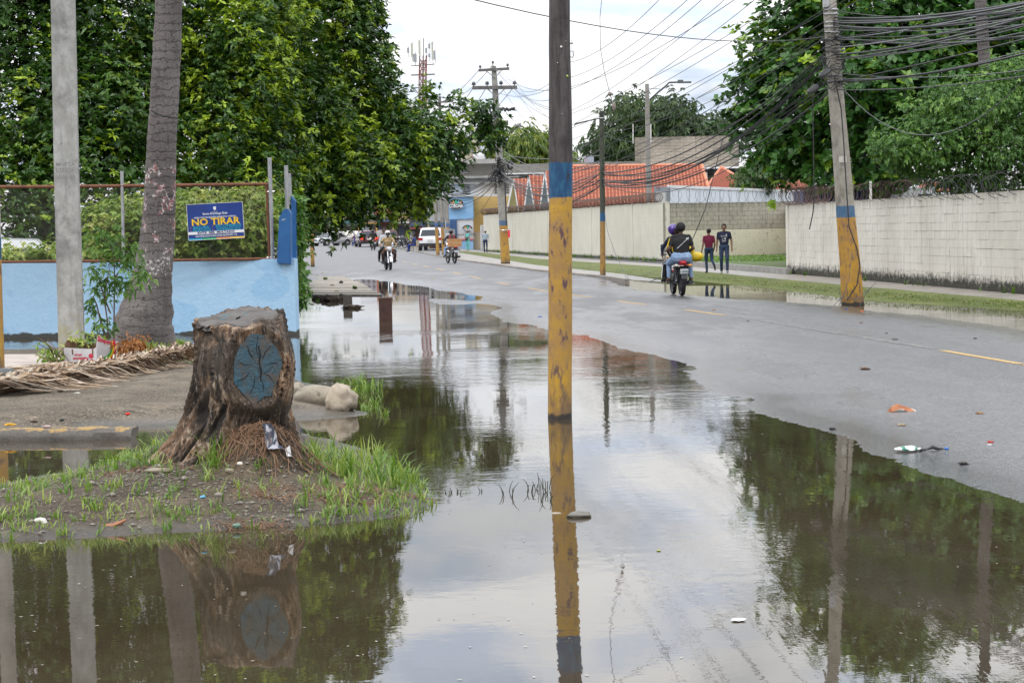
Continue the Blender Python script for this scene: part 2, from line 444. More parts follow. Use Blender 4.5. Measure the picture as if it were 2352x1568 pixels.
# asphalt
am = mat('wet_asphalt', (.05, .05, .052)); t, N, L, b = NT(am)
tcn = N('ShaderNodeTexCoord'); ov = tcn.outputs['Object']
mp = N('ShaderNodeMapping'); mp.inputs['Scale'].default_value = (1, .22, 1); mp.inputs['Rotation'].default_value = (0, 0, -.16); L(ov, mp.inputs['Vector'])
big = noise_(N, L, mp.outputs[0], .9, 6, .6); mid = noise_(N, L, ov, 3.0, 5, .6); fine = noise_(N, L, ov, 75, 3, .7); grit = noise_(N, L, ov, 230, 2, .7); mm = noise_(N, L, ov, 30, 3, .75)
c = mixc(N, L, rng_(N, L, big, .35, .65), (.065, .065, .069), (.115, .113, .117))
c = mixc(N, L, rng_(N, L, mid, .5, .68), c, (.040, .039, .040)); c = mixc(N, L, rng_(N, L, noise_(N, L, mp.outputs[0], .35, 4, .7), .5, .56, 0, .45), c, (.035, .034, .034))
c = mixc(N, L, rng_(N, L, fine, .46, .66), c, (.23, .225, .23))
c = mixc(N, L, rng_(N, L, grit, .36, .5, 1, 0), c, (.012, .012, .013))
sp = N('ShaderNodeSeparateXYZ'); L(ov, sp.inputs[0])
c = mixc(N, L, rng_(N, L, mm, .50, .62, 0, .8), c, (.21, .205, .21)); c = mixc(N, L, rng_(N, L, mm, .36, .46, .8, 0), c, (.016, .016, .018))
cr_ = noise_(N, L, mp.outputs[0], 2.2, 7, .75); c = mixc(N, L, rng_(N, L, math_(N, L, 'ABSOLUTE', math_(N, L, 'SUBTRACT', cr_, .5)), 0, .0035, .75, 0), c, (.012, .012, .012))
wet = rng_(N, L, sp.outputs['Z'], .007, .034, 1, 0)
wet2 = math_(N, L, 'MAXIMUM', wet, rng_(N, L, big, .46, .60))
farf = rng_(N, L, sp.outputs['Y'], 45, 95, 1, 0)
wet2 = math_(N, L, 'MULTIPLY', wet2, farf)
c = mixc(N, L, math_(N, L, 'MULTIPLY', wet, .5), c, (.03, .03, .032)); L(c, b.inputs['Base Color'])
ro = math_(N, L, 'SUBTRACT', rng_(N, L, wet2, 0, 1, .50, .27), math_(N, L, 'MULTIPLY', wet, .13)); ro = math_(N, L, 'ADD', ro, rng_(N, L, fine, .3, .7, -.05, .08)); L(ro, b.inputs['Roughness'])
bp = N('ShaderNodeBump'); L(rng_(N, L, wet, 0, 1, 1, .2), bp.inputs['Strength']); bp.inputs['Distance'].default_value = .010
L(math_(N, L, 'ADD', fine, mm), bp.inputs['Height']); L(bp.outputs[0], b.inputs['Normal'])
b.inputs['Specular IOR Level'].default_value = .55
M['asphalt'] = am
s_ = np.concatenate([np.linspace(1750, 700, 90, endpoint=False), np.linspace(700, 220, 170, endpoint=False), np.linspace(220, 90, 110, endpoint=False), np.geomspace(90, 10, 90)])
us = np.concatenate([np.linspace(-1.1, -.41, 24), np.linspace(-.40, .42, 430), np.linspace(.43, 1.5, 34)])
V, F = grid_mesh(us, 7820.0/s_, road_z)
npobj('road', V, F, am, smooth=True, kind='structure')

# plain earth under and beyond everything
em = mat('earth', (.09, .075, .055), (.06, .06, .04), rough=.95, scale=.5)
gm = MB(); gm.add([(-1500, -400, -.35), (1500, -400, -.35), (1500, 2200, -.35), (-1500, 2200, -.35)], [(0, 1, 2, 3)])
obj('ground', gm, em, kind='structure')

# water
wm = mat('muddy_water', (.03, .023, .014), rough=.012); t, N, L, b = NT(wm)
tcn = N('ShaderNodeTexCoord'); ov = tcn.outputs['Object']
b.inputs['IOR'].default_value = 1.5; b.inputs['Specular IOR Level'].default_value = .72
cn = noise_(N, L, ov, .5, 4, .6); L(mixc(N, L, rng_(N, L, cn, .4, .65), (.038, .029, .017), (.055, .043, .027)), b.inputs['Base Color'])
m1 = N('ShaderNodeMapping'); m1.inputs['Scale'].default_value = (1.0, 1.0, 1); L(ov, m1.inputs['Vector'])
w1 = noise_(N, L, m1.outputs[0], 2.2, 2, .5); w2 = noise_(N, L, m1.outputs[0], 9.0, 3, .55)
zone = noise_(N, L, ov, .28, 2, .5); zf = rng_(N, L, zone, .42, .66, .15, 1.0)
sp = N('ShaderNodeSeparateXYZ'); L(ov, sp.inputs[0])
near = rng_(N, L, sp.outputs['Y'], 13, 24, .28, 1.0); zf = math_(N, L, 'MULTIPLY', zf, near)
farc = rng_(N, L, sp.outputs['Y'], 34, 44, 1, .25); zf = math_(N, L, 'MULTIPLY', zf, farc)
# wake lines crossing the near water
m2 = N('ShaderNodeMapping'); m2.inputs['Rotation'].default_value = (0, 0, 1.05); m2.inputs['Scale'].default_value = (1.1, .12, 1); L(ov, m2.inputs['Vector'])
w3 = noise_(N, L, m2.outputs[0], 3.2, 4, .7); w3 = rng_(N, L, w3, .50, .66, 0, 1)
w3f = noise_(N, L, ov, 26, 2, .6); w3 = math_(N, L, 'MULTIPLY', math_(N, L, 'MULTIPLY', w3, w3f), rng_(N, L, sp.outputs['X'], -.3, 1.2, 0, .5))
h = math_(N, L, 'ADD', math_(N, L, 'MULTIPLY', w1, .55), math_(N, L, 'MULTIPLY', w2, .28)); h = math_(N, L, 'MULTIPLY', h, zf)
h = math_(N, L, 'ADD', h, math_(N, L, 'MULTIPLY', w3, .085))
bp = N('ShaderNodeBump'); bp.inputs['Strength'].default_value = 1.0; bp.inputs['Distance'].default_value = .010; L(h, bp.inputs['Height']); L(bp.outputs[0], b.inputs['Normal'])
M['water'] = wm
wmsh = MB(); wmsh.add([(-26, -14, 0), (18, -14, 0), (18, 74, 0), (-26, 74, 0)], [(0, 1, 2, 3)])
obj('water', wmsh, wm, kind='structure')

# painted centre line
pm = mat('road_paint_yellow', (.55, .33, .07), (.40, .27, .10), rough=.6, scale=18, c3=(.09, .085, .08), s3=25, lo3=.52, hi3=.62, bump=.3, bscale=120)
pw = mat('road_paint_worn', (.22, .215, .2), (.07, .07, .07), rough=.6, scale=14, lo=.42, hi=.55)
def strip_on_road(a, b_, wd, dz=.004, n=10):
    vs, fs = [], []
    a = Vector((a[0], a[1])); b_ = Vector((b_[0], b_[1])); d = (b_-a).normalized(); nn = Vector((-d.y, d.x))
    for i in range(n+1):
        p = a.lerp(b_, i/n)
        for s in (-.5, .5):
            q = p+nn*wd*s; vs.append((q.x, q.y, rz1(q.x, q.y)+dz))
    fs = [(2*i, 2*i+1, 2*i+3, 2*i+2) for i in range(n)]
    mb = MB(); mb.add(vs, fs); return mb
CL = [(2352, 834), (2165, 803), (1573, 711), (1484, 699), (1418, 690), (1357, 682), (1255, 668), (1170, 653), (1105, 640), (1060, 630), (1000, 617), (965, 610), (920, 600), (890, 594)]
for a, b_ in [((2560, 866), (2352, 834)), ((2345, 833), (2165, 803)), ((1665, 723.5), (1573, 711)), ((1484, 699), (1418, 690)), ((1357, 682), (1310, 675.5)), ((1255, 667.5), (1213, 660.5)), ((1170, 653.5), (1143, 648)),
              ((1105, 640), (1080, 634.5)), ((1060, 630), (1040, 625.5)), ((1020, 621), (1003, 617)), ((988, 614), (972, 611)), ((960, 608.5), (947, 606)), ((935, 603), (925, 601)), ((912, 598), (903, 596))]:
    A, B = G(*a, .05), G(*b_, .05)
    o = obj('lane_dash', strip_on_road(A, B, .11), pm, kind='structure')
o = obj('worn_lane_line', strip_on_road(G(2150, 800, .05), G(1690, 727, .05), .10, n=24), pw, kind='structure')

# ------------------------------------------------------------------ the near left bank and kerb
BANK = [(-700, 1015), (300, 1004), (306, 984), (400, 980), (550, 975), (685, 963), (760, 961), (804, 955), (843, 950), (815, 925), (791, 906), (725, 882), (663, 867),
        (560, 850), (470, 835), (447, 800), (442, 768), (300, 772), (235, 790), (150, 805), (120, 812), (-200, 814), (-700, 816)]
BANKW = poly_world(BANK)
def bank_z(x, y):
    d = -sdist(np.stack([x, y], 1), BANKW)
    d = d+vnoise(x, y, 1.4, 3)*.10
    z = np.where(d > 0, .125*sm(0, 1.0, d)+.004, -.12*(1-np.exp(d/.35)))
    z = z+vnoise(x, y, 2.2, 3)*.010*sm(.1, .8, d)+vnoise(x, y, 14, 2)*.003
    # earth heaped at the foot of the palm
    pc = G(335, 785, .12); r2 = ((x-pc.x)/1.1)**2+((y-pc.y)/1.2)**2
    return z+.10*np.exp(-r2)*sm(0, .5, d)
bm = mat('bank_dirt', (.12, .10, .075)); t, N, L, b = NT(bm)
tcn = N('ShaderNodeTexCoord'); ov = tcn.outputs['Object']; sp = N('ShaderNodeSeparateXYZ'); L(ov, sp.inputs[0])
bn, mn, fn, gn = noise_(N, L, ov, .9, 5, .6), noise_(N, L, ov, 4, 5, .65), noise_(N, L, ov, 38, 4, .7), noise_(N, L, ov, 110, 2, .7)
c = mixc(N, L, rng_(N, L, bn, .4, .62), (.075, .057, .037), (.15, .118, .082))
c = mixc(N, L, rng_(N, L, mn, .45, .66), c, (.045, .036, .022))
c = mixc(N, L, rng_(N, L, fn, .52, .66), c, (.30, .25, .18)); c = mixc(N, L, rng_(N, L, gn, .33, .45, 1, 0), c, (.025, .02, .015))
c = mixc(N, L, rng_(N, L, sp.outputs['Z'], .01, .07, .8, 0), c, (.04, .034, .026)); L(c, b.inputs['Base Color'])
L(rng_(N, L, sp.outputs['Z'], .01, .075, .22, .9), b.inputs['Roughness'])
bp = N('ShaderNodeBump'); bp.inputs['Strength'].default_value = .8; bp.inputs['Distance'].default_value = .01; L(math_(N, L, 'ADD', fn, gn), bp.inputs['Height']); L(bp.outputs[0], b.inputs['Normal'])
M['bank'] = bm
xs = np.linspace(-13, -1.3, 260); yy = np.linspace(15.8, 35.5, 300)
X, Y = np.meshgrid(xs, yy); Z = bank_z(X.ravel(), Y.ravel()); i = np.arange(len(xs)-1)[None, :]+np.arange(len(yy)-1)[:, None]*len(xs)
V = np.stack([X.ravel(), Y.ravel(), Z], 1); F = np.stack([i, i+1, i+len(xs)+1, i+len(xs)], -1).reshape(-1, 4)
keep = (Z[F].max(axis=1) > -.03); F = F[keep]; used = np.unique(F); remap = np.zeros(len(V), int); remap[used] = np.arange(len(used)); V = V[used]; F = remap[F]
npobj('dirt_pavement', V, F, bm, smooth=True, kind='structure')
# pale concrete behind the fronds, and the yellow kerb in front
kb = MB(); KP0, KP1 = G(-420, 1017, .0), G(302, 1009, .0)
nk = 40; kd = (KP1-KP0); kn = Vector((-kd.y, kd.x, 0)).normalized()
prof = [(0, -.1), (-.01, .03), (.0, .085), (.03, .118), (.10, .128), (.20, .13), (.24, .10)]
vs = []
for i in range(nk+1):
    p = KP0.lerp(KP1, i/nk)
    for (a_, z_) in prof:
        e = mnoise.noise(Vector((i*.45, a_*9, z_*9)))*.022 + mnoise.noise(Vector((i*1.9, a_*20, z_*20)))*.010
        q = p+kn*(a_+e); vs.append((q.x, q.y, (z_+e*.6)*(.72 if z_ > 0 else 1)))
npf = len(prof)
kb.add(vs, [(i*npf+j, (i+1)*npf+j, (i+1)*npf+j+1, i*npf+j+1) for i in range(nk) for j in range(npf-1)]+[tuple(nk*npf+j for j in range(npf))])
km = mat('kerb_yellow', (.16, .13, .10)); t, N, L, b = NT(km)
tcn = N('ShaderNodeTexCoord'); ov = tcn.outputs['Object']; sp = N('ShaderNodeSeparateXYZ'); L(ov, sp.inputs[0])
mn, fn = noise_(N, L, ov, 7, 6, .7), noise_(N, L, ov, 30, 5, .7)
band = math_(N, L, 'ADD', rng_(N, L, sp.outputs['Z'], .045, .09), math_(N, L, 'MULTIPLY', math_(N, L, 'SUBTRACT', mn, .54), 5.0))
c = mixc(N, L, rng_(N, L, fn, .4, .6), (.11, .095, .08), (.06, .05, .042)); c = mixc(N, L, rng_(N, L, band, .55, .85, 0, .85), c, (.34, .21, .06))
c = mixc(N, L, rng_(N, L, fn, .56, .62), c, (.12, .10, .08)); L(c, b.inputs['Base Color']); L(rng_(N, L, sp.outputs['Z'], .02, .09, .3, .85), b.inputs['Roughness'])
bp = N('ShaderNodeBump'); bp.inputs['Strength'].default_value = .6; bp.inputs['Distance'].default_value = .01; L(fn, bp.inputs['Height']); L(bp.outputs[0], b.inputs['Normal'])
obj('kerb', kb, km, smooth=True, kind='structure')
pc = MB(); pk = mat('pale_concrete', (.42, .36, .32), (.30, .26, .23), rough=.85, scale=3, bump=.3, bscale=70)
pts = Gs([(-400, 852), (-400, 815), (60, 813), (128, 812), (150, 820), (190, 852)], .135)
pc.slab(pts[::-1], .10); pc.v = [(a, b_, c_) for a, b_, c_ in pc.v]
obj('concrete_apron', pc, pk, kind='structure')

# ------------------------------------------------------------------ the mound round the stump
MOUND = [(-300, 1200), (-120, 1140), (0, 1112), (60, 1098), (150, 1085), (240, 1070), (330, 1055), (400, 1030), (480, 1005), (600, 985), (700, 992), (760, 1010), (840, 1040), (900, 1072),
         (960, 1112), (988, 1145), (992, 1160), (960, 1178), (880, 1190), (760, 1201), (600, 1211), (450, 1217), (300, 1222), (150, 1232), (0, 1240), (-200, 1248)]
MOUNDW = poly_world(MOUND)
STC = G(560, 1034, .27)          # stump foot
PILE = G(606, 1072, .2)
def mound_z(x, y):
    d = -sdist(np.stack([x, y], 1), MOUNDW)
    d = d+vnoise(x, y, 1.6, 3)*.10+vnoise(x, y, 8, 2)*.02
    z = np.where(d > 0, .15*sm(-.05, 1.25, d)+.02*sm(0, .1, d), -.12*(1-np.exp(d/.3)))
    r2 = ((x-STC.x)/.75)**2+((y-STC.y)/.85)**2; z = z+.08*np.exp(-r2)*sm(0, .5, d)
    r2 = ((x-PILE.x)/.29)**2+((y-PILE.y-.03)/.27)**2; z = z+(.21+.05*vnoise(x, y, 5, 3))*np.exp(-r2**1.5)*sm(0, .4, d)
    return z+(vnoise(x, y, 3, 3)*.016+vnoise(x, y, 20, 3)*.006)*sm(0, .4, d)
def mz1(x, y): return float(mound_z(np.array([x*1.0]), np.array([y*1.0]))[0])
mm_ = mat('mound_soil', (.1, .08, .06)); t, N, L, b = NT(mm_)
tcn = N('ShaderNodeTexCoord'); ov = tcn.outputs['Object']; sp = N('ShaderNodeSeparateXYZ'); L(ov, sp.inputs[0])
bn, mn, fn, gn = noise_(N, L, ov, 1.4, 5, .6), noise_(N, L, ov, 6, 5, .65), noise_(N, L, ov, 45, 4, .7), noise_(N, L, ov, 150, 2, .7)
c = mixc(N, L, rng_(N, L, bn, .4, .62), (.065, .046, .028), (.125, .092, .058)); c = mixc(N, L, rng_(N, L, mn, .45, .7), c, (.04, .030, .020))
c = mixc(N, L, rng_(N, L, fn, .54, .68), c, (.27, .22, .155)); c = mixc(N, L, rng_(N, L, gn, .35, .47, 1, 0), c, (.02, .016, .012))
c = mixc(N, L, rng_(N, L, sp.outputs['Z'], .005, .05, .7, 0), c, (.035, .028, .02)); L(c, b.inputs['Base Color'])
L(rng_(N, L, sp.outputs['Z'], .008, .05, .3, .92), b.inputs['Roughness'])
bp = N('ShaderNodeBump'); bp.inputs['Strength'].default_value = .9; bp.inputs['Distance'].default_value = .012; L(math_(N, L, 'ADD', fn, gn), bp.inputs['Height']); L(bp.outputs[0], b.inputs['Normal'])
xs = np.linspace(-5.3, .2, 330); yy = np.linspace(10.4, 17.6, 400)
X, Y = np.meshgrid(xs, yy); Z = mound_z(X.ravel(), Y.ravel()); i = np.arange(len(xs)-1)[None, :]+np.arange(len(yy)-1)[:, None]*len(xs)
V = np.stack([X.ravel(), Y.ravel(), Z], 1); F = np.stack([i, i+1, i+len(xs)+1, i+len(xs)], -1).reshape(-1, 4)
keep = (Z[F].max(axis=1) > -.02); F = F[keep]; used = np.unique(F); remap = np.zeros(len(V), int); remap[used] = np.arange(len(used)); V = V[used]; F = remap[F]
npobj('earth_mound', V, F, mm_, smooth=True, kind='structure')

# ------------------------------------------------------------------ right hand verge
def yl(pts):
    xs_ = [p[0] for p in pts]; ys_ = [p[1] for p in pts]
    o_ = np.argsort(xs_); xs_ = np.array(xs_)[o_]; ys_ = np.array(ys_)[o_]
    return lambda x: float(np.interp(x, xs_, ys_))
Wl = yl([(2800, 716), (2352, 676), (2100, 652), (1812, 629), (1751, 622), (1594, 610), (1530, 607), (1384, 597), (1234, 587), (1115, 577), (1056, 571)])
Al = yl([(2800, 735), (2352, 690), (1958, 656), (1751, 637), (1594, 622), (1530, 613), (1384, 604), (1234, 594), (1123, 582), (1056, 576)])
Bl = yl([(2800, 752), (2352, 714), (1985, 691), (1900, 679), (1751, 661), (1597, 646), (1500, 637), (1384, 624), (1234, 609), (1123, 591), (1056, 580)])
Kl = yl([(2800, 765), (2352, 725), (1985, 700), (1751, 668), (1597, 652), (1440, 642), (1384, 634), (1234, 620), (1123, 605), (1050, 595.5), (997, 585), (947, 575), (900, 567.5), (860, 563)])
def band(la, lb, x0, x1, n, za, zb, mt, name, sub=6, nz=.012, kind='structure', smooth=True):
    V, F = [], []
    for i in range(n+1):
        x = x0+(x1-x0)*i/n; A = G(x, la(x), za(x) if callable(za) else za); B = G(x, lb(x), zb(x) if callable(zb) else zb)
        for j in range(sub+1):
            p = A.lerp(B, j/sub); p.z += nz*mnoise.noise(Vector((p.x*1.5, p.y*.5, 0)))*(1 if 0 < j < sub else .4); V.append(p)
        V.append(p-Vector((0, 0, .25)))
    sub += 1; k = sub+1; F = [(i*k+j, i*k+j+1, (i+1)*k+j+1, (i+1)*k+j) for i in range(n) for j in range(sub)]
    mb = MB(); mb.add(V, F); return obj(name, mb, mt, smooth=smooth, kind=kind)
M['path'] = mat('path_concrete', (.27, .24, .205), (.19, .17, .15), rough=.6, rough2=.35, scale=.8, bump=.3, bscale=40, c3=(.10, .09, .075), s3=3, lo3=.52, hi3=.68)
M['turf'] = mat('turf', (.075, .10, .018), (.125, .145, .032), rough=.95, scale=1.2, stretch=(1, .3, 1), bump=1.0, bscale=22, bdist=.05, c3=(.13, .11, .06), s3=2.2, lo3=.56, hi3=.7)
M['soilturf'] = mat('bank_soil', (.11, .085, .055), (.07, .13, .03), rough=.95, scale=.9, bump=.8, bscale=22, bdist=.04, lo=.38, hi=.52)
zt = .10
band(Wl, Al, 1056, 2800, 60, zt+.01, zt, M['path'], 'pavement', nz=.01)
band(Al, Bl, 1056, 2800, 90, zt+.012, lambda x: .085-.085*min(1, max(0, x-1570)/120), M['turf'], 'grass_verge', sub=8, nz=.02)
band(Bl, Kl, 1040, 1440, 40, .083, .10, M['path'], 'kerbside_path', nz=.008)
band(Bl, Kl, 1440, 1625, 30, lambda x: .08-.05*max(0, x-1440)/185, lambda x: .012-.05*max(0, (x-1585)/40), mat('wet_path', (.22, .20, .175), (.14, .13, .115), rough=.14, rough2=.4, scale=2.5, bump=.15, bscale=30), 'wet_kerbside_path', nz=.012)
# joints of the right kerb: each kerbstone a piece
kroot = thing('kerb_row', 'pale concrete kerbstones edging the far right side of the road', 'kerb', G(1234, 622, .05))
kmm = mat('kerb_concrete', (.30, .27, .235), (.19, .17, .15), rough=.85, scale=6, bump=.4, bscale=40, rnd=.18, c3=(.08, .07, .06), s3=14, lo3=.55, hi3=.68)
kx = [1440]; P_ = G(1440, Kl(1440), .10)
while kx[-1] > 868:
    x = kx[-1]; p0 = G(x, Kl(x), .1); q = x
    while q > 860 and (G(q, Kl(q), .1)-p0).length < 1.4: q -= .5
    kx.append(q)
for a_, b_ in zip(kx[:-1], kx[1:]):
    A, B = G(a_, Kl(a_), .10), G(b_, Kl(b_), .10)
    mb = MB(); mb.beam(A.lerp(B, .012)-Vector((0, 0, .08)), A.lerp(B, .988)-Vector((0, 0, .08+random.uniform(-.01, .01))), .16, .20)
    obj('kerbstone', mb, kmm, kroot, world=True)
# street-side edge of the left pavement, in slabs
LSW_R = [(724, 596), (728, 601), (754, 614), (770, 624), (802, 639), (840, 655), (876, 676)]
LSW_L = [(688, 596), (688, 601), (688, 614), (688, 624), (688, 639), (688, 655), (688, 676)]
M['slabc'] = mat('paving_concrete', (.33, .29, .24), (.22, .195, .16), rough=.85, scale=1.3, bump=.4, bscale=30, rnd=.16, c3=(.10, .085, .065), s3=5, lo3=.55, hi3=.7)
prt = thing('broken_pavement', 'pale broken concrete pavement slabs beside the blue wall', 'pavement', G(770, 640, .0)); prt['kind'] = 'structure'
rl = yl([(b_, a_) for a_, b_ in LSW_R])
ycur = 677.0; first = True
while ycur > 590:
    p0 = G(700, ycur, .07); y2 = ycur
    while y2 > 580 and (G(700, y2, .07)-p0).length < (1.7 if ycur > 620 else 3.5): y2 -= .2
    ra, rb = rl(ycur)+random.uniform(-4, 4), rl(y2)+random.uniform(-5, 5)
    zz = .035+random.uniform(-.008, .008)
    pts = [G(689, ycur-.3, zz), G(ra, ycur-.3, zz), G((ra+rb)/2+random.uniform(-3, 2), (ycur+y2)/2, zz), G(rb, y2, zz), G(689, y2, zz)]
    mb = MB(); mb.slab(pts, .34); obj('paving_slab', mb, M['slabc'], prt, world=True); ycur = y2
# yard behind the walls on the left, plot behind the walls on the right
ym = mat('yard_soil', (.05, .05, .025), (.03, .035, .015), rough=1, scale=2)
mb = MB(); A, B = Vector((-3.75, 34.1, 0)), Vector((-11.2, 102, 0))
mb.add([(A.x, A.y+.9, .3), (B.x, B.y, .3), (-16, 140, .5), (-70, 140, .5), (-70, 36.2, .3)], [(0, 1, 2, 3, 4)]); obj('yard', mb, ym, kind='structure')
mb = MB(); mb.add([(12.6, 44, .1), (80, 44, .1), (80, 240, .6), (0.0, 240, .5), (-1.2, 158, .2), (7.2, 91, .2), (12.4, 93, .2), (9.9, 68.5, .1)], [tuple(range(8))]); obj('plot', mb, ym, kind='structure')
# raised bank in the recess of the right wall
mb = MB(); kp = Gs([(1596, 612), (1650, 616), (1700, 620), (1751, 624), (1812, 629)], .12)
bk = [Q(1535, 588, 90.3), Q(1620, 588, 90.3), Q(1690, 588, 91), Q(1760, 587.5, 91.5), Q(1850, 587, 92)]
for i in range(5): bk[i].z = .30
V = []
for i in range(5):
    for j in range(9):
        p = (kp[i]+Vector((0, .18, .13))).lerp(bk[i], j/8); p.z += .05*mnoise.noise(p*.8); V.append(p)
mb.add(V, [(i*9+j, (i+1)*9+j, (i+1)*9+j+1, i*9+j+1) for i in range(4) for j in range(8)]); obj('raised_bed', mb, M['soilturf'], smooth=True, kind='structure')
mb = MB()
for i in range(4): mb.beam(kp[i]+Vector((0, 0, .06)), kp[i+1]+Vector((0, 0, .06)), .2, .24)
obj('bed_kerb', mb, M['concrete'], kind='structure')
# ------------------------------------------------------------------ walls
def wall_mat(name, c1, c2, joint=(.2, .18, .15), mould=.45, streak=.5, ztop=2.3):
    mt = mat(name, c1); t, N, L, b = NT(mt)
    g = N('ShaderNodeNewGeometry'); pos = g.outputs['Position']; sp = N('ShaderNodeSeparateXYZ'); L(pos, sp.inputs[0])
    m1 = N('ShaderNodeMapping'); m1.inputs['Scale'].default_value = (3.5, 3.5, .25); L(pos, m1.inputs['Vector'])
    st, bn, fn = noise_(N, L, m1.outputs[0], 2.2, 5, .65), noise_(N, L, pos, .6, 4, .6), noise_(N, L, pos, 9, 6, .7)
    c = mixc(N, L, rng_(N, L, bn, .38, .64), c1, c2)
    c = mixc(N, L, math_(N, L, 'MULTIPLY', rng_(N, L, st, .52, .72), .55*streak), c, (.16, .145, .115))
    tp = math_(N, L, 'ADD', rng_(N, L, sp.outputs['Z'], ztop-.55, ztop, -.5, .45), st); c = mixc(N, L, math_(N, L, 'MULTIPLY', rng_(N, L, tp, .55, .95), .7*streak), c, (.12, .11, .085))
    lo = math_(N, L, 'ADD', rng_(N, L, sp.outputs['Z'], .1, .1+mould, .55, -.3), fn)
    lo2 = math_(N, L, 'ADD', lo, math_(N, L, 'MULTIPLY', st, .4)); c = mixc(N, L, rng_(N, L, lo2, .76, 1.02), c, (.040, .038, .026))
    L(c, b.inputs['Base Color']); b.inputs['Roughness'].default_value = .85
    bp = N('ShaderNodeBump'); bp.inputs['Strength'].default_value = .5; bp.inputs['Distance'].default_value = .008; L(fn, bp.inputs['Height']); L(bp.outputs[0], b.inputs['Normal'])
    return mt
def block_wall(label, p0, p1, z0, z1, mt, mjoint, nmax=300, zb0=None, th=.2, bl=.4, bh=.2, name='block_wall', jit=.004, proud=.007, gap=.012):
    "blocks on the side to the right of the direction p0 -> p1 ... p0 is the end nearest the camera"
    p0 = Vector((p0[0], p0[1], z0)); p1 = Vector((p1[0], p1[1], z0)); d = p1-p0; ln = d.length; az = math.atan2(d.y, d.x)
    root = thing(name, label, 'wall', p0, az)
    sgn = 1 if (Vector((-d.y, d.x, 0)).dot(Vector((0, 0, 0))-p0) > 0) else -1    # local +y or -y faces the camera
    core = MB(); core.box((ln/2, -sgn*th/2, (z1-z0)/2), (ln, th, z1-z0)); obj('mortar', core, mjoint, root)
    zb = (zb0 if zb0 is not None else z0)-z0; rows = int(round((z1-z0-zb)/bh)); cols = int(ln/bl)+2
    cap = []
    bmm = MB(); bmm.box((0, 0, 0), (bl-gap, .04, bh-gap)); bme = mesh_of('block', bmm, mt)
    rest = MB()
    for r_ in range(rows):
        for c_ in range(cols):
            x = (c_+.5*(r_ % 2))*bl; xa, xb = max(0, x), min(ln, x+bl)
            if xb-xa > .08: cap.append((x, r_, xa, xb))
    cap.sort(key=lambda q: q[0])
    for k, (x, r_, xa, xb) in enumerate(cap):
        cy = sgn*(proud-.02)+random.uniform(-jit, jit); cz = zb+(r_+.5)*bh; full = xb-xa > bl-.02
        if k < nmax:
            if full: o = bpy.data.objects.new('block', bme); COL.objects.link(o); o.parent = root
            else:
                q = MB(); q.box((0, 0, 0), (xb-xa-gap, .04, bh-gap)); o = obj('block', q, mt, root)
            o.location = ((xa+xb)/2, cy, cz); o.rotation_euler = (random.uniform(-.006, .006), 0, random.uniform(-.006, .006))
        else: rest.box(((xa+xb)/2, cy, cz), (xb-xa-gap, .04, bh-gap))
    if rest.v: obj('block', rest, mt, root, kind='stuff')
    return root, ln, sgn
cream = wall_mat('cream_blockwork', (.70, .665, .60), (.60, .565, .50), ztop=2.3, mould=.6, streak=.62)
creamj = wall_mat('cream_joint', (.60, .565, .50), (.52, .48, .42), ztop=2.3, mould=.6)
NW0, NW1 = G(2700, Wl(2700), .1), G(1812, 629, .1)
nwall, nl, ns = block_wall('long cream painted blockwork wall on the right with mould along its foot', NW0, NW1, .05, 2.30, cream, creamj, nmax=0, name='near_block_wall') if False else (None, 0, 0)
# the stretch in the frame is what counts: start the pieces at the frame edge
NWs = G(2400, Wl(2400), .1); dd_ = (NW1-NWs); dd_.z = 0
nwall, nl, ns = block_wall('long whitewashed blockwork wall on the right with mould along its foot', NWs-dd_.normalized()*.2, NW1, .05, 2.30, cream, creamj, nmax=300, jit=.006, proud=.007, gap=.007)
mb = MB(); mb.box((nl+.0, -ns*.1, 1.14), (.26, .30, 2.34)); obj('end_pillar', mb, cream, nwall)
mb = MB(); e_ = dd_.normalized(); bx_ = NWs-e_*.2
mb.beam((bx_.x, bx_.y, 1.17), (bx_.x-e_.x*9, bx_.y-e_.y*9, 1.17), .2, 2.25); o = obj('wall_continuation', mb, cream, nwall, world=False)
o.parent = None; o.name = 'block_wall'; _props(o, 'plain end of the whitewashed wall running out of the frame on the right', 'wall')
# recess wall
RW0 = Q(1530, 606, 89.0); RW1 = Q(1850, 600, 92.5)
rcream = wall_mat('bare_blockwork', (.36, .33, .265), (.29, .265, .215), mould=.0, streak=1.0, ztop=2.75)
rj = wall_mat('bare_joint', (.24, .22, .18), (.20, .18, .15), mould=.0, ztop=2.6)
rwall, rl_, rs_ = block_wall('wall set back behind the two pedestrians, bare grey blocks above pale plaster', RW0, RW1, .1, 2.70, rcream, rj, zb0=1.50, nmax=300, proud=.012, gap=.016)
plast = wall_mat('cream_plaster', (.60, .56, .43), (.54, .50, .39), mould=.0, streak=.12, ztop=9)
mb = MB(); mb.box((rl_/2, rs_*.012, .69), (rl_, .05, 1.38)); obj('plaster', mb, plast, rwall)
mb = MB(); pts = [Q(1745, 563-0, 89.0)]
crk = [(1757, 577), (1763, 572), (1776, 566), (1790, 557), (1800, 556), (1812, 551), (1822, 546)]
# return wall of the recess
mb = MB(); mb.beam((NW1.x+.3, NW1.y+.2, 1.2), (12.75, 92.0, 1.2), .2, 2.2); obj('side_wall', mb, cream, label='side wall closing the recess between the two street walls', category=None)
bpy.data.objects['side_wall']['category'] = 'wall'
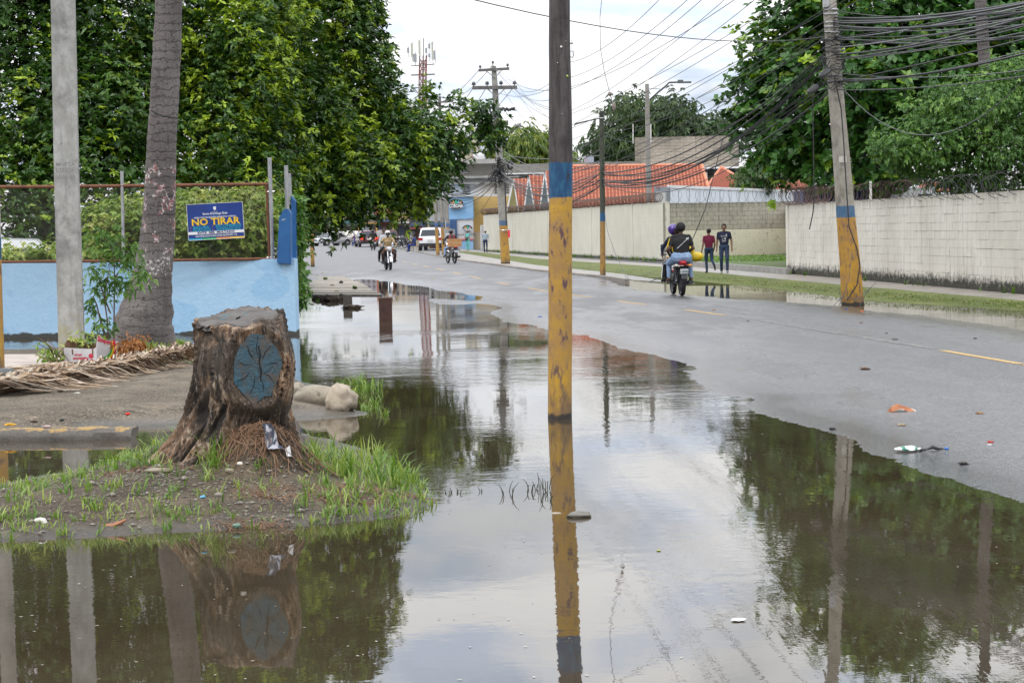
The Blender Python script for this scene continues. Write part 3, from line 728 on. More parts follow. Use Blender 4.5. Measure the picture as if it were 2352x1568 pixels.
# long far wall
LW1 = G(1112, 576.5, .1)
lc = wall_mat('far_cream', (.62, .60, .51), (.56, .53, .45), mould=.30, streak=.35, ztop=2.8); lj = wall_mat('far_joint', (.56, .54, .46), (.52, .49, .42), mould=.3, ztop=2.8)
lwall, ll_, ls_ = block_wall('long pale cream wall receding along the far pavement', RW0, LW1, .1, 2.78, lc, lj, nmax=300, proud=.0045, jit=.002, gap=.010)
for k in (2, 5, 9, 13):
    mb = MB(); mb.box((k*ll_/17, ls_*.01, 1.36), (.22, .06, 2.7)); obj('pilaster', mb, lc, lwall)

# razor wire coils
def coil(label, pts, rad, pitch, r=.006, mt=None, rz=1.0, jitter=.15, name='razor_wire_coil', seed=1):
    rd = random.Random(seed); pts = [Vector(p) for p in pts]; out = []
    for a, b_ in zip(pts[:-1], pts[1:]):
        ln = (b_-a).length; nturn = max(1, int(ln/pitch)); d = (b_-a).normalized(); u = Vector((0, 0, 1)); s_ = d.cross(u)
        for k in range(nturn):
            rr = rad*rd.uniform(1-jitter, 1+jitter*.6); ph = rd.uniform(-.1, .1)
            for q in range(14):
                t_ = 2*PI*q/14; p = a+d*(ln*(k+q/14)/nturn+ph*pitch*math.sin(t_))+u*(math.sin(t_)*rr*rz)+s_*math.cos(t_)*rr; out.append(p)
    mb = MB(); mb.tube(out, r, n=3, caps=False)
    o = obj(name, mb, mt or M['rustwire'], world='self', label=label, category='razor wire'); return o
def along(root_p0, root_p1, z, f0=0, f1=1, n=8):
    a = Vector((root_p0[0], root_p0[1], z)); b_ = Vector((root_p1[0], root_p1[1], z)); return [a.lerp(b_, f0+(f1-f0)*i/n) for i in range(n+1)]
coil('rusty razor wire coiled along the top of the long far wall', along(RW0, LW1, 2.98, .02, 1), .22, .13, r=.009, rz=.95)
coil('sparse razor wire loops standing on the recessed grey block wall', along(RW0, RW1, 2.98, .03, .97), .30, .30, r=.008, jitter=.1, mt=M['cable_grey'], seed=3)
coil('tight bundle of razor wire at the pillar where the whitewashed wall ends', along(NW1, NWs, 2.53, -.01, .22), .26, .12, r=.008, seed=4)
coil('rusty razor wire in front of the blue container on the whitewashed wall', along(NW1, NWs, 2.50, .22, .62), .24, .34, r=.007, seed=5)
coil('tangled black razor wire under the overhanging tree on the whitewashed wall', along(NW1, NWs, 2.46, .62, .93), .25, .22, r=.008, jitter=.5, seed=6, mt=M['cable'])

# ------------------------------------------------------------------ light blue wall on the left
bluep = mat('light_blue_paint', (.22, .45, .68)); t, N, L, b = NT(bluep)
g = N('ShaderNodeNewGeometry'); pos = g.outputs['Position']; sp = N('ShaderNodeSeparateXYZ'); L(pos, sp.inputs[0])
pn, fn, mn = noise_(N, L, pos, 1.1, 3, .5), noise_(N, L, pos, 14, 6, .7), noise_(N, L, pos, 3.2, 5, .65)
c = mixc(N, L, rng_(N, L, pn, .545, .575), (.37, .57, .76), (.30, .515, .73)); c = mixc(N, L, rng_(N, L, mn, .5, .7, 0, .5), c, (.43, .62, .79))
c = mixc(N, L, rng_(N, L, fn, .62, .68, 0, .6), c, (.42, .55, .66))
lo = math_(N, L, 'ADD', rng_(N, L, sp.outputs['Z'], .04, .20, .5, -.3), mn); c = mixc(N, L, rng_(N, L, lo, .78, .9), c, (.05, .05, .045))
L(c, b.inputs['Base Color']); b.inputs['Roughness'].default_value = .6
bp = N('ShaderNodeBump'); bp.inputs['Strength'].default_value = .6; bp.inputs['Distance'].default_value = .02; L(math_(N, L, 'ADD', fn, mn), bp.inputs['Height']); L(bp.outputs[0], b.inputs['Normal'])
dblue = mat('dark_blue_paint', (.012, .085, .25), (.02, .12, .32), rough=.5, scale=3, bump=.3, bscale=20, c3=(.30, .38, .42), s3=7, lo3=.66, hi3=.7)
BW1 = G(683, 769, 0); BW0 = G(-220, 779, 0)
bwr = thing('blue_wall', 'low light blue painted wall behind the palm and the flooded pavement', 'wall', BW1)
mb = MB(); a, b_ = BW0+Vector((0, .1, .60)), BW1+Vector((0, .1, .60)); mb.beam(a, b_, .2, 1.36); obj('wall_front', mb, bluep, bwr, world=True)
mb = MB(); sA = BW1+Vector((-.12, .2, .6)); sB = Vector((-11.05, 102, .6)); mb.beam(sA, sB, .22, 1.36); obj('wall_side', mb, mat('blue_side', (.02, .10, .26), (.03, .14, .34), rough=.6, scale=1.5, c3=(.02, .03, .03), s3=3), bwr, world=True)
mb = MB(); pp = [Q(636, 604, BW1.y-.06), Q(641, 500, BW1.y-.06), Q(652, 480, BW1.y-.06), Q(662, 480, BW1.y-.06), Q(667, 490, BW1.y-.06), Q(668, 606, BW1.y-.06)]
mb.slab(pp[::-1], .26); obj('painted_pillar', mb, dblue, bwr, world=True)
mb = MB(); pp = [Q(669, 606, BW1.y+.9), Q(669, 450, BW1.y+.9), Q(678, 462, BW1.y+.9), Q(680, 606, BW1.y+.9)]; mb.slab(pp[::-1], .25); obj('rear_pillar', mb, dblue, bwr, world=True)
# chain-link fence on it
FY = BW1.y+.12
def fq(x, y): return Q(x, y, FY)
fr = thing('chain_link_fence', 'rusty chain link fence with top rail standing on the blue wall', 'fence', fq(280, 603))
mb = MB(); mb.tube([fq(-260, 430), fq(120, 429), fq(300, 427), fq(615, 423)], .028, 8); obj('top_rail', mb, M['rust'], fr, world=True, smooth=True)
mb = MB(); mb.tube([fq(-260, 604), fq(300, 599), fq(640, 594)], .024, 8); obj('bottom_rail', mb, M['rust'], fr, world=True, smooth=True)
for (x0, y0, x1, y1, r_, mm2) in ((280, 393, 284, 602, .028, M['galv']), (619, 362, 626, 600, .035, M['galv']), (-120, 400, -116, 604, .028, M['galv']), (612, 425, 619, 600, .022, M['rust'])):
    mb = MB(); mb.tube([fq(x0, y0), fq(x1, y1)], r_, 8); obj('fence_post', mb, mm2, fr, world=True, smooth=True)
mb = MB(); mb.tube([Q(657, 380, FY+.3), Q(660, 482, FY+.3)], .035, 8); obj('fence_post', mb, M['galv'], fr, world=True)
mb = MB(); mb.tube([Q(664, 398, FY+.9), Q(667, 470, FY+.9)], .035, 8); obj('fence_post', mb, M['galv'], fr, world=True)
for y in (441, 592):
    mb = MB(); mb.tube([fq(613, y), fq(631, y-1)], .02, 6); obj('clamp', mb, M['steel'], fr, world=True)
mb = MB(); x0_, x1_ = -260, 616
for k in range(-28, 150):
    xa = x0_+k*6.6
    for sg in (1, -1):
        # straight diagonals clipped to the panel
        ya, yb = 430.0, 600.0; xb = xa+sg*170
        if max(xa, xb) < x0_ or min(xa, xb) > x1_: continue
        def cl(xx): return min(max(xx, x0_), x1_)
        ta = (cl(xa)-xa)/(xb-xa); tb = (cl(xb)-xa)/(xb-xa)
        if tb <= ta+1e-3: continue
        mb.tube([fq(xa+(xb-xa)*ta, ya+(yb-ya)*ta), fq(xa+(xb-xa)*tb, ya+(yb-ya)*tb)], .0017, 3, caps=False)
obj('chain_link_mesh', mb, M['wire'], fr, world=True, kind='stuff')

# ------------------------------------------------------------------ text
def text_mb(s_, size, depth=.002, bold=0.0, align='CENTER', sx=1.0):
    cu = bpy.data.curves.new('txt', 'FONT'); cu.body = s_; cu.size = size; cu.align_x = align; cu.align_y = 'CENTER'; cu.extrude = depth; cu.offset = bold; cu.resolution_u = 2
    o = bpy.data.objects.new('txt', cu); COL.objects.link(o); dg = bpy.context.evaluated_depsgraph_get(); me = o.evaluated_get(dg).to_mesh()
    mb = MB(); mb.add([(v.co.x*sx, v.co.y, v.co.z) for v in me.vertices], [tuple(p.vertices) for p in me.polygons]); o.evaluated_get(dg).to_mesh_clear()
    bpy.data.objects.remove(o); bpy.data.curves.remove(cu); return mb
def flat(n, c, r=.5): return mat(n, c, rough=r)
PW = flat('print_white', (.75, .75, .76)); PY = flat('print_yellow', (.80, .50, .01)); PT = flat('print_teal', (.02, .36, .50)); PN = flat('print_navy', (.012, .04, .16)); PO = flat('print_orange', (.75, .26, .03)); PG = flat('print_green', (.01, .40, .10))
# the sign: a frame of its own axes, local x right, y up, z towards the camera
SY = BW1.y-.02
c00, c10, c01 = Q(433, 553, SY), Q(562, 546, SY), Q(427, 470, SY)
ex = (c10-c00); ey = (c01-c00); SWd, SHt = ex.length, ey.length; ex.normalize(); ey = (ey-ex*ey.dot(ex)).normalized(); ez = ex.cross(ey)
sgn = thing('no_dumping_sign', 'blue NO TIRAR sign hanging on the chain link fence', 'sign', c00)
sgn.matrix_world = Matrix(((ex.x, ey.x, ez.x, c00.x), (ex.y, ey.y, ez.y, c00.y), (ex.z, ey.z, ez.z, c00.z), (0, 0, 0, 1)))
def P2(name, mb, m2, root, **k): return obj(name, mb, m2, root, **k)
mb = MB(); mb.box((SWd/2, SHt/2, -.006), (SWd, SHt, .012)); board = obj('board', mb, [mat('sign_blue', (.010, .035, .20), (.012, .05, .26), rough=.35, scale=3)], sgn)
mb = MB()
for (a, b_, c, d) in ((0, 0, SWd, .006), (0, SHt-.006, SWd, SHt), (0, 0, .006, SHt), (SWd-.006, 0, SWd, SHt)): mb.box(((a+c)/2, (b_+d)/2, .0), (c-a, d-b_, .008))
obj('rim', mb, PW, sgn)
def pr(s_, x, y, size, mt_, nm='lettering', bold=.0, sx=1.0, al='CENTER'):
    mb = text_mb(s_, size, .0012, bold, al, sx); mb.xf(Matrix.Translation((x*SWd, y*SHt, .0035))); return obj(nm, mb, mt_, sgn)
pr('Santo Domingo Este', .50, .715, .050, PW, bold=.0008); pr('ALCALDIA', .50, .765, .018, PW)
pr('DIRECCIÓN DE GESTIÓN AMBIENTAL Y RIESGO', .50, .615, .034, PW, bold=.0006, sx=.96)
pr('NO TIRAR', .50, .485, .155, PY, bold=.0042, sx=1.13)
pr('BASURA', .24, .345, .066, PT, bold=.0009, sx=1.12); pr('ESCOMBROS', .725, .355, .066, PT, bold=.0009, sx=1.13)
pr('DESECHOS', .25, .268, .058, PT, bold=.0008, sx=1.08); pr('DESPERDICIOS', .725, .270, .058, PT, bold=.0008, sx=1.05)
for x, y in ((.055, .345), (.445, .355), (.055, .268), (.445, .270)):
    mb = MB(); mb.box((x*SWd, y*SHt, .0035), (.011, .011, .002)); obj('dot', mb, PO, sgn)
mb = MB(); mb.box((SWd/2, .195*SHt, .0015), (SWd-.002, .075*SHt, .004)); obj('white_band', mb, PW, sgn)
mbt = text_mb('EVITE  SER  MULTADO', .048, .0012, .0016, 'CENTER', 1.30); mbt.xf(Matrix.Translation((.5*SWd, .195*SHt, .0055))); obj('lettering', mbt, PN, sgn, kind='stuff')
pr('VIOLACIÓN DE LAS LEYES 64-00, 176-07, 225-20 Y LA ORDENANZA 12-03', .50, .135, .0215, PW, sx=.98); pr('PARA DENUNCIAS LLAMAR AL 809-788-7676 EXT. 1110', .50, .098, .030, PW, bold=.0006, sx=.96)
for k, m2 in enumerate((PT, PG, PO, PY)):
    mb = MB(); mb.box(((k+.5)*SWd/4, .026*SHt, .0015), (SWd/4-.001, .05*SHt, .004)); obj('stripe', mb, m2, sgn)
mb = MB(); mb.prism([(-.022, .03), (-.022, -.012), (0, -.034), (.022, -.012), (.022, .03)], 0, .004); mb.xf(Matrix.Translation((.5*SWd, .855*SHt, .001))); obj('crest', mb, PW, sgn)
mb = MB(); mb.box((.5*SWd, .655*SHt, .002), (.09, .004, .004)); obj('rule_line', mb, PT, sgn)

# ------------------------------------------------------------------ foliage
def leaves_np(C, A, k, ln, wd, rg, tint, pitch=(.9, 1.35), droop=.25, simple=False, jl=.45, fold=.12):
    "rosettes of k leaves at points C round axes A; returns V, F, T"
    n = len(C); C = np.repeat(C, k, 0); A = np.repeat(A, k, 0); T = np.repeat(tint, k)
    ref = np.where(np.abs(A[:, 2:3]) < .9, np.array([[0, 0, 1.]]), np.array([[1., 0, 0]]))
    U = np.cross(A, ref); U /= np.linalg.norm(U, axis=1, keepdims=True)+1e-9; W = np.cross(A, U)
    th = rg.random(n*k)*2*PI; ph = rg.uniform(pitch[0], pitch[1], n*k)
    ring = np.cos(th)[:, None]*U+np.sin(th)[:, None]*W
    D = np.cos(ph)[:, None]*A+np.sin(ph)[:, None]*ring
    l = ln*(1+rg.uniform(-jl, jl, n*k)); w_ = wd*(1+rg.uniform(-jl, jl, n*k))
    Sd = np.cross(D, A); Sd /= np.linalg.norm(Sd, axis=1, keepdims=True)+1e-9
    Nn = np.cross(Sd, D)
    roll = rg.normal(0, .35, n*k); Sd2 = Sd*np.cos(roll)[:, None]+Nn*np.sin(roll)[:, None]; Nn = np.cross(Sd2, D)
    dz = np.zeros_like(D); dz[:, 2] = -1
    mid = C+D*(l*.5)[:, None]+dz*(l*droop*.25)[:, None]
    Lp = C+D*(l*.5)[:, None]+Sd2*(w_*.5)[:, None]+Nn*(w_*fold)[:, None]+dz*(l*droop*.25)[:, None]
    Rp = C+D*(l*.5)[:, None]-Sd2*(w_*.5)[:, None]+Nn*(w_*fold)[:, None]+dz*(l*droop*.25)[:, None]
    Tp = C+D*l[:, None]+dz*(l*droop)[:, None]
    T = np.clip(T+rg.normal(0, .07, n*k)+.18*(1.1-ph), 0, 1)
    if simple:
        V = np.stack([C, Lp, Tp, Rp], 1).reshape(-1, 3); b0 = np.arange(n*k)[:, None]*4
        F = np.concatenate([b0+np.array([[0, 1, 2]]), b0+np.array([[0, 2, 3]])]); return V, F, np.repeat(T, 4)
    V = np.stack([C, Lp, mid, Rp, Tp], 1).reshape(-1, 3); b0 = np.arange(n*k)[:, None]*5
    F = np.concatenate([b0+np.array([[0, 1, 2]]), b0+np.array([[0, 2, 3]]), b0+np.array([[1, 4, 2]]), b0+np.array([[2, 4, 3]])])
    return V, F, np.repeat(T, 5)
def crown(name, parent, blobs, nshoot, nros, k, ln, wd, mt, seed, up=.5, spread=.35, tintb=.42, young=.12, pitch=(.9, 1.4), droop=.3, simple=False, inner=.25, front=.75, col=False, shootz=.8, fold=.12, **kw):
    rg = np.random.default_rng(seed); Cs, As, Ts = [], [], []
    area = np.array([b_[3]*b_[4]*(b_[2]/4600)**2 for b_ in blobs]); area = area/area.sum()
    for (px, py, Y, rx, ry, rz), fr_ in zip(blobs, area):
        c = np.array(Q(px, py, Y)); s_ = Y/4600; rad = np.array([rx*s_, rz, ry*s_])
        n = max(2, int(nshoot*fr_))
        d = rg.normal(size=(n, 3)); d /= np.linalg.norm(d, axis=1, keepdims=True)
        flip = (d[:, 1] > 0.25) & (rg.random(n) < front); d[flip, 1] *= -1
        f = np.where(rg.random(n) < inner, rg.uniform(.3, .8, n), rg.uniform(.82, 1.04, n))
        pc = c+d*rad*f[:, None]
        m = nros; off = rg.normal(size=(n, m, 3))*spread*np.array([1, 1, shootz]); P = (pc[:, None, :]+off).reshape(-1, 3)
        ax = d[:, None, :]*(1-up)+np.array([0, 0, 1.])*up+rg.normal(size=(n, m, 3))*.28; ax = ax.reshape(-1, 3); ax /= np.linalg.norm(ax, axis=1, keepdims=True)
        # vigour of each shoot sets how young its leaves are
        vg = rg.random(n); tt = np.where(vg < young, rg.uniform(.68, 1.0, n), tintb+rg.normal(0, .13, n)); tt = np.repeat(tt, m)+rg.normal(0, .08, n*m)
        # the upper rosette of each shoot bears the newest leaves
        hi = (off[:, :, 2] > spread*.5).ravel(); tt = tt+hi*.10
        Cs.append(P); As.append(ax); Ts.append(tt)
    C, A, T = np.concatenate(Cs), np.concatenate(As), np.concatenate(Ts)
    V, F, T = leaves_np(C, A, k, ln, wd, rg, T, pitch=pitch, droop=droop, simple=simple, fold=fold)
    return npobj(name, V, F, mt, parent=parent, attrs={'tint': T}, **kw)
def tree(name, label, base, blobs, trunk_r, limbs=8, seed=1, cname='crown', bark=None, group=None, lead=None, limb_r=.35, **kw):
    root = thing(name, label, 'tree', base, group=group); rd = random.Random(seed)
    top = lead or Q(blobs[0][0], blobs[0][1], blobs[0][2]); base = Vector(base)
    fork = base.lerp(Vector(top), .42)
    mb = MB(); pts = [base-Vector((0, 0, .2)), base+Vector((0, 0, .25)), base.lerp(fork, .5)+Vector((rd.uniform(-.1, .1), rd.uniform(-.1, .1), 0)), fork]
    mb.tube(pts, [trunk_r*1.7, trunk_r*1.15, trunk_r, trunk_r*.85], 12); obj('trunk', mb, bark or M['bark'], root, world=True, smooth=True)
    order = sorted(blobs, key=lambda q: -q[3]*q[4])[:limbs]
    for (px, py, Y, rx, ry, rz) in order:
        e = Q(px, py, Y); mb = MB(); m1_ = fork.lerp(e, .5)+Vector((rd.uniform(-.3, .3), rd.uniform(-.3, .3), rd.uniform(-.4, .2)))
        mb.tube([fork-Vector((0, 0, .2)), fork.lerp(m1_, .6), m1_, e], [trunk_r*.6, trunk_r*.45, trunk_r*limb_r, trunk_r*.12], 7)
        for q in range(7):
            d = Vector((rd.gauss(0, 1), rd.gauss(0, 1), rd.gauss(0, .8))).normalized(); s_ = m1_.lerp(e, rd.random()); t_ = e+Vector((d.x*rx, d.y*rz*4600/Y, d.z*ry))*(Y/4600)*.85
            mb.tube([s_, s_.lerp(t_, .5)+Vector((0, 0, rd.uniform(-.15, .15))), t_], [trunk_r*.14, trunk_r*.09, trunk_r*.03], 4, caps=False)
        obj('limb', mb, bark or M['bark'], root, world=True, smooth=True)
    crown(cname, root, blobs, seed=seed, **kw); return root
A_bl = [(700, -60, 55, 150, 110, 2.2), (810, -60, 55, 70, 80, 1.5), (760, -150, 55, 90, 70, 1.6), (600, -160, 54, 120, 90, 2), (760, 60, 54, 105, 110, 2.0), (820, 160, 54, 85, 85, 1.6), (880, 250, 55, 68, 72, 1.5), (960, 315, 55, 62, 55, 1.3), (1025, 330, 55, 50, 55, 1.0), (900, 350, 54, 125, 90, 1.8), (960, 420, 54, 75, 62, 1.2),
        (800, 390, 52, 125, 90, 2.0), (745, 445, 51, 80, 52, 1.4), (850, 450, 53, 80, 30, 1.1), (925, 440, 54, 45, 30, .8), (700, 290, 52, 120, 140, 2.2), (655, 130, 52, 110, 130, 2.0), (700, 540, 50, 22, 40, .5), (905, 495, 53, 12, 16, .3), (855, 498, 53, 20, 12, .3), (770, 512, 52, 16, 14, .3),
        (620, 430, 50, 80, 80, 1.2), (860, 30, 54, 22, 40, .5), (988, 215, 55, 10, 30, .3), (1052, 245, 55, 16, 26, .25), (820, 505, 53, 14, 14, .3), (762, 538, 52, 9, 12, .2)]
tree('overhanging_tree', 'big leafy tree leaning out over the left pavement, tallest at the frame centre-left', (-8.0, 54, .3), A_bl, .32, limbs=12, seed=21, nshoot=1900, nros=11, k=7, ln=.15, wd=.066, mt=M['leafy'], up=.6, spread=.13, young=.26, tintb=.34, shootz=2.0, pitch=(.6, 1.5), droop=.35, simple=True, lead=Q(800, 250, 54))
sp_ = thing('spray_branch', 'thin leafy branches of the overhanging tree reaching past the pole with crossarms', 'branch', Q(1040, 340, 56))
mb = MB(); mb.tube([Q(1000, 355, 56), Q(1045, 340, 56), Q(1090, 305, 56), Q(1140, 268, 56)], [.05, .04, .03, .012], 6); mb.tube([Q(1045, 340, 56), Q(1080, 312, 56), Q(1115, 320, 56)], [.03, .02, .008], 5); mb.tube([Q(1000, 400, 56), Q(1040, 385, 56), Q(1085, 360, 56)], [.03, .02, .01], 5)
obj('twig', mb, M['bark'], sp_, world=True, smooth=True)
crown('leaf_spray', sp_, [(1108, 258, 56, 17, 34, .3), (1098, 290, 56, 22, 16, .3), (1130, 262, 56, 12, 14, .2), (1128, 320, 56, 27, 26, .3), (1078, 332, 56, 22, 12, .2), (1148, 300, 56, 10, 12, .2), (1120, 235, 56, 8, 14, .15)], 46, 5, 8, .18, .07, M['leafy'], 5, up=.5, spread=.14, tintb=.3, young=.05)
sp_['category'] = 'branch'
B_bl = [(480, -90, 49, 170, 110, 2), (330, -150, 49, 150, 110, 2), (560, -180, 50, 120, 90, 2), (480, 60, 48, 170, 140, 2.0), (560, 220, 47, 140, 140, 1.8), (470, 340, 46, 150, 105, 1.6), (610, 340, 47, 110, 110, 1.5), (400, 190, 47, 120, 150, 1.8), (350, 360, 45, 110, 80, 1.3), (600, 440, 45, 80, 55, .9), (540, 120, 47, 120, 120, 1.6), (640, 30, 49, 90, 80, 1.5)]
tree('hedge_tree', 'bushy tree with bright young shoots straight behind the NO TIRAR sign', (-6.9, 48, .3), B_bl, .25, seed=22, nshoot=1500, nros=11, k=7, ln=.13, wd=.058, mt=M['leafy'], up=.6, spread=.11, young=.32, tintb=.38, shootz=2.2, pitch=(.6, 1.5), droop=.35, simple=True)
C_bl = [(40, -90, 46, 190, 120, 2), (210, -120, 46, 160, 110, 2), (60, -220, 46, 200, 90, 2), (60, 60, 46, 190, 150, 2.0), (240, 80, 46, 150, 150, 1.8), (110, 260, 45, 190, 140, 1.8), (-20, 380, 44, 160, 80, 1.4), (270, 270, 45, 130, 130, 1.5), (-180, 180, 46, 170, 190, 2), (200, 390, 44, 150, 60, 1.2), (40, 480, 43, 150, 80, 1.2), (-150, 420, 44, 120, 120, 1.5), (330, 470, 43, 120, 60, .9)]
tree('shade_tree', 'dark leafy tree at the far left behind the concrete pole', (-10.6, 46, .3), C_bl, .25, seed=23, nshoot=1700, nros=10, k=7, simple=True, ln=.145, wd=.062, mt=M['leafy'], up=.6, spread=.2, young=.08, tintb=.34, shootz=1.6, pitch=(.9, 1.4), droop=.3)
# vines behind the fence
vr = thing('vine_thicket', 'yellowish green vines and weeds heaped behind the chain link fence', 'shrub', Q(430, 600, 36)); 
crown('foliage', vr, [(490, 540, 36.6, 150, 66, .8), (540, 495, 37, 80, 55, .7), (400, 520, 36.6, 90, 60, .6), (260, 535, 36.6, 90, 62, .7), (290, 490, 37, 60, 38, .5), (600, 530, 36.6, 40, 65, .5), (180, 585, 36, 90, 24, .4), (40, 592, 36, 120, 14, .3), (470, 462, 37.4, 60, 20, .4), (590, 470, 37, 40, 24, .3)],
      620, 14, 6, .085, .05, M['leafv'], 31, up=.6, spread=.13, tintb=.40, young=.3, simple=True, droop=.5)
mb = MB(); rd = random.Random(5)
for k in range(170):
    x = rd.choice([rd.uniform(430, 640), rd.uniform(560, 660), rd.uniform(200, 640)]); y = rd.uniform(430, 520); p = Q(x, y+25, rd.uniform(35.9, 37)); a = rd.uniform(0, 2*PI); l = rd.uniform(.15, .45)
    d = Vector((math.cos(a), math.sin(a)*.5, 0)); mb.tube([p, p+Vector((0, 0, l*.6))+d*l*.15, p+Vector((0, 0, l*.8))+d*l*.45, p+Vector((0, 0, l*.55))+d*l*.8], [.006, .006, .007, .003], 3, caps=False)
obj('seed_stems', mb, mat('straw_stem', (.25, .26, .10), (.16, .20, .06), rough=.7), vr, world=True, kind='stuff')
# creeping vine on the pillar and the street side of the wall
vv = thing('creeping_vine', 'green vine creeping over the dark blue pillar and side of the wall', 'vine', Q(676, 690, 34.4))
crown('foliage', vv, [(677, 520, 34.9, 7, 60, .2), (680, 590, 35.2, 7, 50, .3), (688, 640, 38, 7, 45, .8), (690, 680, 36, 7, 22, .5), (664, 470, 34.9, 13, 14, .2)], 90, 6, 6, .10, .06, M['leafl'], 33, spread=.10, tintb=.6, young=.3, simple=True)
# right-hand trees
Rb = [(1890, -130, 67, 130, 110, 2), (2060, -140, 67, 150, 130, 2.4), (2230, -120, 67, 130, 120, 2), (2000, -260, 68, 110, 70, 2), (2380, -60, 67, 110, 120, 2), (2050, 60, 66, 170, 150, 2.6), (1870, 60, 67, 130, 110, 2.2), (1790, 130, 67, 85, 85, 1.5), (1770, 220, 67, 80, 70, 1.4), (1760, 300, 67, 85, 68, 1.4), (1860, 230, 66, 120, 120, 2.2), (1850, 350, 66, 90, 62, 1.6), (1990, 230, 64, 130, 130, 2.2), (1960, 370, 64, 110, 55, 1.4),
      (2200, 60, 66, 150, 130, 2.4), (2330, 90, 66, 130, 140, 2.2), (1850, -30, 67, 80, 50, 1.4), (1705, 275, 67, 28, 24, .4), (1800, 395, 66, 50, 18, .4), (2100, 180, 64, 110, 110, 2), (2450, 200, 64, 130, 150, 2)]
tree('almond_tree', 'tall dark green tree with broad round leaves behind the leaning pole on the right', (13.2, 68, .2), Rb, .34, limbs=12, seed=41, nshoot=1900, nros=6, k=7, simple=True, fold=.06, ln=.25, wd=.165, mt=M['leafr'], up=.55, spread=.34, young=.13, tintb=.36, droop=.2, lead=Q(1960, 200, 66))
Lb = [(2130, 330, 52.5, 115, 66, 1.4), (2240, 250, 52.5, 120, 80, 1.6), (2330, 190, 53, 90, 70, 1.4), (2290, 340, 52.5, 120, 78, 1.6), (2060, 345, 52, 62, 36, .8), (2340, 420, 53, 110, 40, 1.0), (2200, 400, 53, 90, 34, .9), (2400, 280, 52, 90, 110, 1.2), (2150, 255, 52.5, 80, 40, .8)]
tree('feathery_tree', 'light green small-leaved tree spilling over the whitewashed wall at the right edge', (13.3, 53.6, .2), Lb, .2, seed=42, nshoot=720, nros=16, k=7, ln=.085, wd=.042, mt=M['leafl'], up=.35, spread=.17, young=.16, tintb=.45, simple=True, droop=.5)
# trees farther back
tree('mango_tree', 'dark mango tree behind the streetlight pole and grey block building', (14.5, 152, .6), [(1440, 320, 150, 75, 50, 3), (1440, 265, 150, 50, 38, 3), (1520, 270, 150, 70, 42, 3), (1570, 320, 150, 80, 50, 3), (1490, 340, 150, 90, 50, 3), (1380, 345, 150, 40, 22, 2), (1625, 300, 150, 60, 34, 2), (1650, 330, 150, 50, 40, 2), (1560, 250, 150, 28, 26, 1.5)],
     .4, seed=51, nshoot=420, nros=10, k=8, ln=.34, wd=.11, mt=M['leafd'], up=.2, spread=.5, tintb=.42, young=.10, simple=True, droop=.8, limbs=5)
tree('round_mango_tree', 'bright yellow-green mango tree between the crossarm pole and the main pole', (3.5, 192, .6), [(1205, 335, 190, 55, 30, 3), (1210, 350, 190, 68, 26, 3), (1160, 345, 190, 26, 22, 2), (1250, 340, 190, 30, 26, 2), (1310, 365, 190, 16, 16, 2), (1185, 365, 190, 55, 20, 2)],
     .4, seed=52, nshoot=260, nros=10, k=7, ln=.42, wd=.14, mt=M['leafm'], up=.3, spread=.6, tintb=.5, young=.22, simple=True, droop=.9, limbs=4)
tree('garden_shrub_tree', 'low rounded green tree behind the orange pyramid roof', (13.8, 118, .5), [(1740, 400, 112, 48, 30, 2), (1715, 415, 112, 30, 20, 1.5), (1775, 405, 112, 30, 24, 1.5), (1830, 380, 125, 60, 25, 2)],
     .2, seed=53, nshoot=150, nros=12, k=7, ln=.2, wd=.07, mt=M['leafd'], up=.3, spread=.28, tintb=.6, young=.15, simple=True, droop=.7, limbs=3)
tree('far_street_tree', 'distant green tree at the end of the street behind the parked cars', (-22, 262, 1), [(700, 480, 260, 60, 50, 4), (745, 510, 260, 30, 26, 3), (640, 470, 260, 60, 60, 4)],
     .4, seed=54, nshoot=90, nros=10, k=6, ln=.5, wd=.2, mt=M['leafl'], up=.3, spread=.8, tintb=.5, simple=True, limbs=3)
# palm trunks
pbark = mat('palm_bark', (.15, .13, .115)); t, N, L, b = NT(pbark)
tcn = N('ShaderNodeTexCoord'); ov = tcn.outputs['Object']; sp = N('ShaderNodeSeparateXYZ'); L(ov, sp.inputs[0])
mn, fn, bn = noise_(N, L, ov, 5, 5, .65), noise_(N, L, ov, 22, 5, .7), noise_(N, L, ov, 1.2, 3, .5)
zz = math_(N, L, 'ADD', sp.outputs['Z'], math_(N, L, 'MULTIPLY', mn, .26)); ringv = math_(N, L, 'FRACT', math_(N, L, 'MULTIPLY', zz, 7.5))
rg_ = rng_(N, L, math_(N, L, 'ABSOLUTE', math_(N, L, 'SUBTRACT', ringv, .5)), .34, .5, 0, 1)
ms_ = N('ShaderNodeMapping'); ms_.inputs['Scale'].default_value = (14, 14, 1.2); L(ov, ms_.inputs['Vector']); sn = noise_(N, L, ms_.outputs[0], 1.4, 4, .6)
c = mixc(N, L, rng_(N, L, bn, .38, .62), (.185, .165, .155), (.10, .085, .08)); c = mixc(N, L, rng_(N, L, sn, .52, .72, 0, .45), c, (.045, .035, .032)); c = mixc(N, L, math_(N, L, 'MULTIPLY', rg_, rng_(N, L, sp.outputs['Z'], .6, 1.6, .0, .5)), c, (.045, .038, .035))
c = mixc(N, L, rng_(N, L, fn, .57, .62, 0, .85), c, (.025, .02, .018))
pt_ = math_(N, L, 'MULTIPLY', rng_(N, L, mn, .52, .60), math_(N, L, 'MULTIPLY', rng_(N, L, sp.outputs['Z'], 1.25, 1.5), rng_(N, L, sp.outputs['Z'], 2.6, 2.8, 1, 0)))
sx_ = rng_(N, L, sp.outputs['X'], .0, .06); pt_ = math_(N, L, 'MULTIPLY', pt_, sx_)
